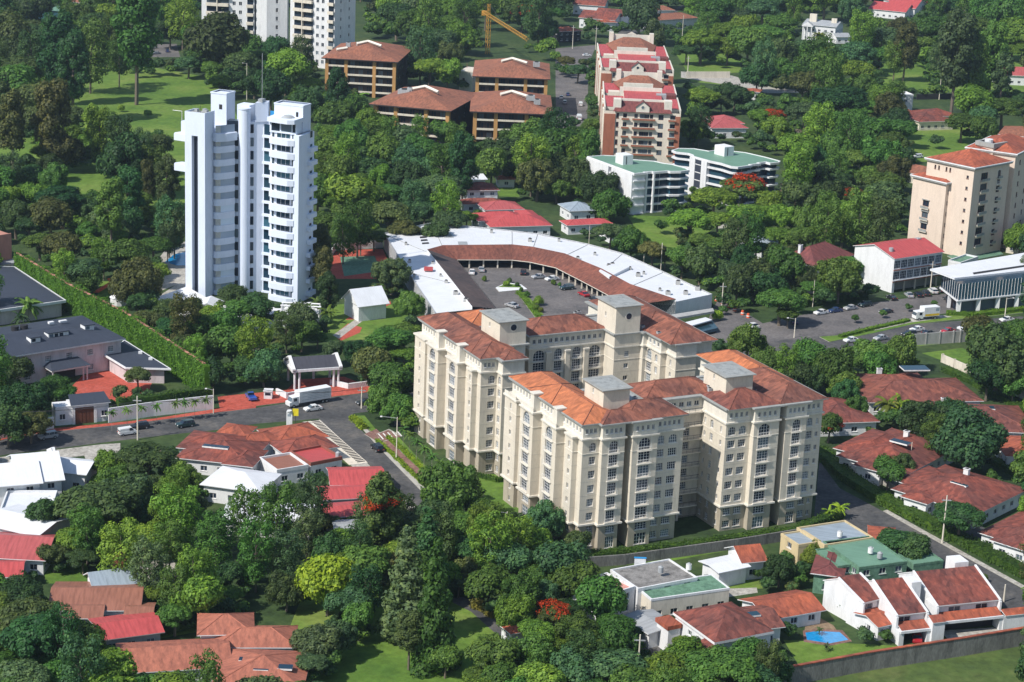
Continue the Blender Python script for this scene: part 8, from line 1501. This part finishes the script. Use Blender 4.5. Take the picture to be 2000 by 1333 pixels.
T = "201 -78 29 R m|876 -77 28 B m|78 -76 24 B l|648 -75 29 B m|1526 -75 27 B m|1755 -75 27 R d|-23 -75 22 B d|585 -75 21 B d|913 -75 21 B m|1115 -75 21 B l|1942 -74 27 R d|780 -74 24 B m|1060 -73 25 B g|153 -73 21 B m|718 -72 27 B m|420 -69 23 B m|1593 -68 29 B g|1015 -68 22 B d|609 -67 27 R l|444 -67 21 B l|1785 -67 21 B d|374 -66 28 R g|1210 -66 26 R l|686 -63 29 B b|1641 -62 27 B m|1973 -62 24 B g|561 -61 28 B l|1829 -61 24 B l|779 -53 24 B m|280 -53 23 B b|883 -52 27 B d|1042 -50 29 R m|305 -50 27 R l|1334 -50 21 B m|1861 -49 29 B g|996 -49 24 B m|351 -48 21 B l|410 -41 37 B d|1197 -40 31 R l|2034 -39 27 R l|1311 -38 27 R d|1159 -37 22 B m|581 -36 25 B l|46 -36 23 W b|246 -35 32 R m|1893 -35 29 B l|735 -35 28 B d|649 -35 27 B m|1079 -35 26 R m|1930 -34 31 W g|976 -34 26 W m|609 -34 24 B m|1496 -34 23 B d|1378 -33 34 B l|186 -33 31 R d|1704 -33 30 B l|1799 -33 28 R m|1410 -33 26 B m|84 -32 32 B l|-8 -30 30 R m|21 -30 25 R m|1663 -30 24 B g|151 -30 21 B m|537 -28 34 B m|1443 -28 34 R l|1538 -28 28 B l|1136 -28 25 R m|915 -27 36 B d|118 -27 33 W m|447 -27 32 R m|486 -25 27 R m|705 -25 25 B g|1986 -24 35 R d|1344 -24 33 B m|306 -24 26 B m|1571 -24 26 B g|1764 -24 25 R m|1040 -23 25 R m|375 -23 22 B l|809 -22 29 R l|1837 -22 29 B m|878 -22 25 R l|1006 -21 29 R m|1635 -21 29 B m|1178 -20 27 B g|1241 -18 36 R g|344 -18 35 W l|1473 -15 24 B m|637 -15 21 B d|1208 -14 23 B m|1807 -14 19 W d|1306 -13 25 B m|219 -12 31 W b|273 -11 33 B d|1403 -11 25 B l|44 -10 26 R b|2028 -8 30 R m|1502 -8 25 R m|976 -7 30 B m|9 -7 24 B m|179 -6 26 R m|1091 -4 30 R d|731 -4 23 B m|1569 -3 25 R m|314 -2 28 W m|1665 -1 28 R m|913 -1 25 R g|1940 0 35 R g|1357 0 22 W l|1612 2 36 B l|949 3 26 W l|1447 4 33 R m|858 6 30 B l|766 7 32 R l|2003 8 26 R m|1828 8 21 W m|1054 9 36 W d|1522 11 25 R d|1253 11 24 B g|-5 13 25 B d|996 14 28 R m|1553 14 21 W l|375 16 21 B d|330 17 28 B d|1855 18 30 B d|250 19 32 R m|815 19 31 B g|1400 20 40 B m|1491 20 36 B g|62 22 34 R d|1664 23 26 R g|185 25 32 R m|2035 25 29 B m|881 25 25 R l|1079 27 22 B m|1886 27 22 W m|1917 28 24 W m|306 29 27 R m|1020 30 30 R f|150 32 34 R m|356 32 31 W l|909 32 27 W m|-26 33 36 B m|219 34 31 B l|1431 36 28 R g|775 37 37 B d|2010 39 29 W m|1960 40 44 R m|1250 40 40 R g|838 41 29 W m|1049 42 29 B g|4 45 29 R d|1523 47 35 B m|881 48 27 B m|1382 49 20 W m|66 53 23 B b|265 55 52 T m|803 57 37 B m|1455 57 28 R l|2042 57 24 B m|1830 60 44 B m|1900 60 44 B m|1420 60 34 B l|360 60 30 R m|1684 60 28 W l|1760 60 26 R b|1070 60 26 R d|222 60 22 W m|185 62 38 R d|332 62 30 R d|109 63 29 R m|1795 63 21 B d|1497 67 35 B m|150 67 26 B d|833 69 29 R m|899 70 33 R l|-25 70 30 R m|1600 70 16 F o|1721 74 37 B g|81 74 25 R d|20 75 42 R b|1980 76 36 R l|1370 80 40 B l|382 80 29 R m|2035 81 35 W l|1806 85 25 B m|860 87 29 B g|1460 90 40 R m|1280 90 26 T g|1770 90 24 T b|428 92 56 R d|482 92 34 R m|115 95 38 T d|1422 97 27 B l|1997 97 23 B l|822 99 32 W g|209 99 29 B m|1870 100 44 T g|1940 100 36 T m|540 100 30 R d|1341 100 24 B d|1610 100 20 P o|175 102 36 W m|1583 103 26 B m|879 104 28 R b|1674 105 37 B g|24 105 30 R d|63 106 34 W d|1520 106 33 R d|1749 109 22 W m|1720 110 26 B m|390 110 25 B m|590 110 24 W g|-6 110 24 W b|91 111 22 B l|505 112 27 B m|232 112 26 W m|1832 115 20 W g|805 118 25 B d|1900 120 36 T m|1105 120 20 B b|1596 124 34 W m|2027 124 29 R b|1491 124 27 W g|368 124 26 B g|472 125 37 B d|140 130 38 T d|839 133 39 B l|96 133 27 R d|1626 133 24 B m|40 135 46 B b|414 135 24 B m|515 136 25 B d|1129 138 22 B g|560 140 48 B l|1531 140 28 R m|1960 140 24 T g|1675 141 39 B l|-25 141 39 R m|875 147 29 R l|1480 150 30 R d|1619 157 35 W m|67 159 29 R m|497 160 30 R d|430 162 25 B l|601 163 27 B l|25 169 38 R m|1687 169 28 R m|1570 170 34 B b|-15 173 37 R b|563 176 21 B l|530 180 40 R d|660 180 24 T d|1750 181 19 W m|1911 182 26 R l|1371 189 33 B l|1726 189 29 R l|1435 189 27 R d|700 190 24 P l|62 197 37 R b|2007 197 28 B d|16 199 25 B d|1640 200 60 B d|600 200 34 R d|1410 200 21 B d|665 202 21 W g|1900 210 40 B l|1960 210 40 B m|1704 212 25 B m|186 212 8 S l|236 212 8 S l|1740 214 31 R b|1573 219 40 B g|-27 219 32 R g|695 222 31 R m|288 222 9 S m|2028 223 30 B m|100 228 38 T b|650 230 36 R m|1510 230 26 B f|1481 232 24 B l|22 235 36 T b|136 236 30 R b|1367 236 24 W d|1749 237 30 R d|1921 237 26 R g|1660 240 40 B m|1880 240 34 B m|62 240 32 R b|180 240 20 T l|1599 247 30 W l|724 248 39 R l|1155 250 20 B m|-26 251 25 B g|2037 253 29 R b|1355 257 26 R l|1516 258 30 R l|1766 258 27 B m|1700 260 40 R m|1920 260 30 R m|762 260 23 W m|820 260 21 W m|195 261 32 W l|1087 264 30 W d|868 265 31 R m|131 265 30 R l|646 265 27 B l|1658 268 29 W m|1125 269 35 B m|1040 270 40 R m|690 270 38 R m|1620 270 36 B m|236 271 32 W d|992 273 24 B m|786 275 32 R g|726 276 30 R m|891 277 22 W m|1740 280 34 B m|100 282 24 B l|2019 283 25 B l|165 285 26 R l|310 290 34 B b|820 290 30 R m|277 290 25 W g|-27 294 30 B m|212 294 29 B m|1080 295 44 R m|1555 296 39 R l|1122 296 24 W l|2046 297 32 W m|985 300 40 R d|750 300 40 R m|640 300 38 R m|1636 300 33 R m|678 300 30 W l|1150 300 26 T m|880 300 26 R m|129 301 33 R b|84 301 23 B l|1718 306 41 R m|1601 306 26 R d|1040 307 36 W l|797 310 35 R g|1669 315 32 B m|250 320 58 R d|905 320 30 T d|865 322 31 W m|634 323 20 W m|100 325 26 R d|1634 325 23 W m|298 328 28 W m|1559 329 33 W l|720 330 34 R d|960 330 34 R m|-18 330 28 R l|1150 333 29 B l|18 334 26 W g|1007 334 26 R d|1110 340 40 R d|2033 340 39 R b|840 340 34 R g|1740 340 34 R b|665 340 30 R m|893 341 27 B g|1701 346 29 R m|1050 350 40 R b|800 350 40 R d|1600 350 36 R d|1430 350 20 B f|1641 351 27 B d|750 352 30 R l|60 352 28 R d|325 352 24 T b|1563 352 21 W m|290 352 20 T b|102 354 32 R m|704 357 22 B m|-4 360 39 B m|240 360 25 B d|1727 367 37 B m|655 368 30 B m|1088 369 26 R m|860 370 50 B g|1450 370 46 B f|1170 370 36 R d|2010 370 25 B m|33 374 28 B l|761 376 33 B m|620 380 40 R m|1620 380 30 R d|250 382 30 T d|1665 385 26 B f|1394 387 42 B l|75 387 31 R l|120 388 52 B d|690 390 48 R l|808 390 24 W g|15 392 26 R l|1571 395 41 R d|736 395 28 R m|836 395 27 R d|166 395 21 B m|2025 399 42 B m|-20 399 34 R m|1190 400 31 R m|1500 400 30 B l|651 400 27 B l|873 401 29 W l|1727 402 43 R g|215 402 34 T m|343 407 24 B d|260 409 36 B m|1614 409 22 W m|669 415 25 B m|62 416 27 B m|1646 418 32 B l|170 418 29 R d|829 418 26 B g|1460 420 46 B l|760 420 44 B b|297 421 28 B m|1682 424 34 W m|30 425 38 R d|911 425 21 B l|1992 426 28 B d|-26 427 32 R g|1522 427 31 R l|1345 430 46 B l|330 430 34 W g|880 430 34 B g|699 431 34 W m|1403 431 29 B l|100 432 42 B b|1721 433 33 W b|1570 436 27 R m|1614 438 31 W m|1497 438 23 B m|640 440 40 B m|215 440 36 R g|58 443 28 B d|255 445 31 R d|340 445 28 W g|2034 445 28 R d|1647 446 35 R l|790 450 30 B b|176 452 29 B m|1192 453 34 B g|705 453 22 W d|1469 455 33 W m|671 458 27 W m|850 460 26 R d|731 463 26 B m|232 463 23 B m|1521 464 31 B l|1587 464 21 B l|1438 466 28 W d|327 466 21 W g|2047 469 30 R m|1994 470 32 R l|1370 470 26 B m|77 473 32 B m|1560 474 31 B m|-25 474 28 R m|1233 476 32 R m|1408 480 30 B m|622 480 26 T b|120 482 44 B b|300 482 36 B m|2021 486 32 R g|1479 488 29 B d|1275 492 33 B b|245 498 46 B m|202 498 23 W l|1520 500 30 R d|1560 500 26 R b|1300 504 21 B d|-31 506 36 B l|1333 509 32 B m|1450 510 28 R d|2021 515 27 W b|1368 520 34 R d|1660 520 26 B m|630 520 24 T b|1490 521 24 B m|125 523 25 W l|281 526 25 B l|163 527 43 B g|1534 527 42 R m|1420 529 29 B g|765 535 38 R g|308 536 26 B l|2028 543 29 B m|1640 545 44 R m|1475 545 40 R d|1570 545 28 R d|946 545 6 S l|995 548 6 S m|268 552 44 R b|1081 552 6 S l|990 555 7 S l|175 556 26 R m|1010 556 6 S m|1093 556 5 S m|-29 557 32 W m|1500 560 34 R d|1440 560 34 R d|1900 560 8 S l|1591 563 28 B m|1018 566 6 S m|640 570 20 T d|1030 575 8 S m|283 578 23 B g|2036 581 38 W g|455 585 26 B d|1052 588 11 S l|1525 590 42 B m|620 590 22 P m|55 595 30 F m|269 595 23 B d|375 600 30 B d|800 600 30 R m|575 600 18 P l|1047 602 8 S l|330 605 32 B b|500 605 30 R d|600 605 24 P m|1056 606 6 S o|468 609 29 B m|640 610 22 P l|1400 617 11 S y|414 618 30 R l|40 620 20 P d|1540 620 20 B m|360 623 30 W b|588 631 33 R g|290 632 28 R b|-25 632 25 W g|440 640 36 R m|330 640 30 B d|480 640 28 P m|540 640 26 P m|560 640 24 W d|2033 644 37 R m|385 645 34 R m|1910 650 30 R b|790 655 36 B m|589 656 30 R m|1985 660 42 R m|620 660 20 B m|548 665 24 P b|1460 670 36 R m|499 670 36 W l|758 672 40 B m|453 679 41 R m|350 685 28 R b|1999 686 26 W m|380 687 25 W l|2037 689 32 R m|1760 690 36 R m|415 690 34 R m|700 690 32 R d|650 690 24 B g|790 694 30 B l|1950 700 66 R d|1700 700 46 R m|1580 700 34 R m|1500 710 28 R m|1540 714 23 W l|-28 718 47 W m|515 719 35 R g|1630 720 44 R m|1720 720 36 R m|18 720 34 R d|480 720 28 R d|728 722 37 R b|2031 725 46 R l|415 735 30 R d|270 735 26 B b|1930 740 40 R d|1590 740 28 R d|1560 740 26 R d|768 749 39 R m|1650 750 30 R m|110 755 32 B m|1980 760 30 R m|-5 762 43 B m|120 768 26 B m|1650 770 32 R d|2048 774 44 R d|402 781 13 Q m|380 784 13 Q m|753 785 30 R m|360 786 13 Q m|343 788 13 Q m|40 790 46 R d|1735 790 32 P o|1758 790 30 P y|306 793 13 Q m|277 797 13 Q m|1786 798 24 B d|-21 799 33 B m|1670 800 26 R m|248 801 13 Q m|785 802 33 R m|2023 803 31 B l|218 806 13 Q m|1851 816 37 B d|1800 825 46 R d|15 830 40 R d|60 830 34 R b|1620 835 28 B f|788 838 13 Q m|1700 840 12 F m|1835 845 32 W m|2030 846 34 W m|800 848 15 Q m|-36 849 37 W l|1895 860 66 R g|814 862 15 Q m|2029 876 31 B l|829 876 16 Q m|844 890 16 Q m|285 896 56 B d|859 903 15 Q m|211 909 34 R l|1760 910 26 R d|2024 918 46 R m|1735 925 32 R m|360 931 33 R m|224 938 37 R m|290 950 30 R d|2023 954 31 B d|342 960 32 W l|880 965 60 R m|249 967 47 R g|190 985 72 B d|610 985 34 W g|379 989 26 R b|745 990 42 T f|1640 992 20 P y|2028 995 34 R l|784 997 28 W d|540 1000 46 W m|330 1000 34 W l|940 1000 34 R m|1620 1000 18 P y|136 1002 27 B m|480 1005 34 W m|1850 1005 30 B d|845 1006 45 B g|350 1010 44 W l|1875 1010 44 B d|90 1010 40 R d|255 1010 40 R d|715 1010 30 W g|897 1018 37 B m|1060 1020 44 R g|770 1020 26 W d|221 1024 34 R g|630 1025 25 B b|991 1028 36 R d|944 1030 40 W l|169 1032 34 W m|2042 1033 38 R m|700 1033 25 B l|860 1040 36 W d|600 1040 32 W g|791 1043 44 B d|294 1049 41 B l|420 1050 40 W m|905 1050 36 R m|1700 1050 12 P m|249 1052 27 B m|733 1053 37 B d|1011 1055 36 W l|669 1056 38 B l|140 1057 37 B l|1750 1060 40 B d|330 1060 32 W m|1130 1060 30 R d|2027 1063 29 B b|961 1065 40 W l|173 1066 27 R m|500 1075 40 W m|700 1075 34 W d|1780 1075 32 B d|233 1077 40 W l|1049 1078 39 R l|921 1078 37 R d|560 1080 36 W g|789 1082 51 B l|640 1085 32 R d|1590 1085 26 R o|105 1089 28 R d|835 1090 30 C d|162 1090 30 B d|2033 1097 34 W b|1000 1100 48 R g|287 1100 40 W g|721 1108 50 B m|1090 1110 50 R g|657 1112 35 R l|1523 1114 33 R d|771 1115 36 R b|380 1120 44 W l|920 1120 30 R b|861 1122 38 R l|1049 1126 37 B m|818 1128 33 W m|440 1130 34 R d|1920 1130 10 S m|2034 1131 36 B m|743 1136 30 B g|1121 1139 43 R m|896 1140 26 B g|790 1140 24 T o|954 1147 42 B m|-34 1148 54 B m|640 1148 52 R y|340 1150 34 W m|795 1150 34 C g|713 1150 33 W d|560 1155 38 R d|1640 1155 26 P y|39 1160 47 B d|1020 1160 46 R m|452 1161 28 B m|1062 1163 32 R g|308 1165 26 R l|388 1172 52 R l|680 1176 46 B g|2032 1178 42 R m|1170 1180 54 R m|1650 1180 20 P m|1460 1180 14 S d|-9 1184 37 B m|1114 1188 26 B d|1490 1190 18 S y|1550 1190 14 S m|1008 1199 41 R l|1080 1200 38 B f|850 1200 34 C m|341 1204 36 B m|56 1207 57 B d|-38 1209 30 B m|700 1215 36 R m|2 1223 48 B d|1310 1225 24 B d|1198 1226 40 B m|800 1230 30 T d|1600 1230 10 P d|1130 1235 44 R m|1049 1235 40 B l|2038 1237 41 B g|560 1240 14 S l|1985 1245 12 S m|122 1246 38 W d|661 1250 36 R g|1079 1252 29 B l|620 1255 44 R g|1210 1260 40 R m|1337 1260 28 B l|57 1262 56 B d|1615 1262 10 P d|1168 1265 34 B l|164 1271 44 B m|575 1280 14 S l|1137 1281 36 W d|1342 1287 39 R l|100 1288 35 B m|960 1290 52 B m|1040 1290 50 R m|1460 1290 40 R m|870 1290 34 R m|217 1295 30 R l|1380 1295 22 P d|610 1296 37 B g|1498 1296 30 W d|-6 1299 41 B m|1170 1299 38 R m|2045 1303 50 R d|1420 1310 66 B m|159 1313 45 W g|1516 1315 30 R d|1216 1318 54 B g|1120 1320 50 R g|938 1324 37 B m|1298 1325 50 R l|1365 1330 46 R m|980 1330 44 B m|44 1332 59 B g|211 1333 58 R l|102 1337 37 R m|1057 1345 54 R l|403 1345 42 W m|268 1345 42 R m|1483 1348 46 R g|2037 1352 34 R m|629 1354 36 B g|1160 1355 42 B m|341 1356 45 B l|-19 1357 37 B m|1410 1357 36 B d|143 1358 45 B m|1242 1360 51 B m|1310 1362 44 W m|556 1363 46 B m|967 1364 33 R g|504 1365 48 R g|929 1367 39 W l|454 1370 28 R m|1009 1371 40 R m|208 1374 33 W m|17 1375 42 R m|409 1376 29 B l|102 1378 41 R d|174 1379 29 R g|1377 1380 43 R m|1091 1380 33 R m|300 1380 31 W m|1485 1384 41 B m"
draw_trees([(int(a), int(b_), int(c), d, e) for a, b_, c, d, e in (q.split() for q in T.split("|"))])

# ------------------------------------------------------------------ thin blue air over the whole place
b = Bm(); b.box(-1500, -60, -1, 1500, 3200, 163, M['white'])
hz_ = b.build('haze', None); hz_['kind'] = 'stuff'
hm = bpy.data.materials.new('haze'); hm.use_nodes = True; hn = hm.node_tree; hn.nodes.remove(hn.nodes['Principled BSDF'])
pv = hn.nodes.new('ShaderNodeVolumePrincipled'); pv.inputs['Color'].default_value = (0.62, 0.78, 1.0, 1); pv.inputs['Density'].default_value = 0.00006; pv.inputs['Anisotropy'].default_value = 0.2
hn.links.new(pv.outputs[0], hn.nodes['Material Output'].inputs['Volume']); hz_.data.materials.clear(); hz_.data.materials.append(hm)
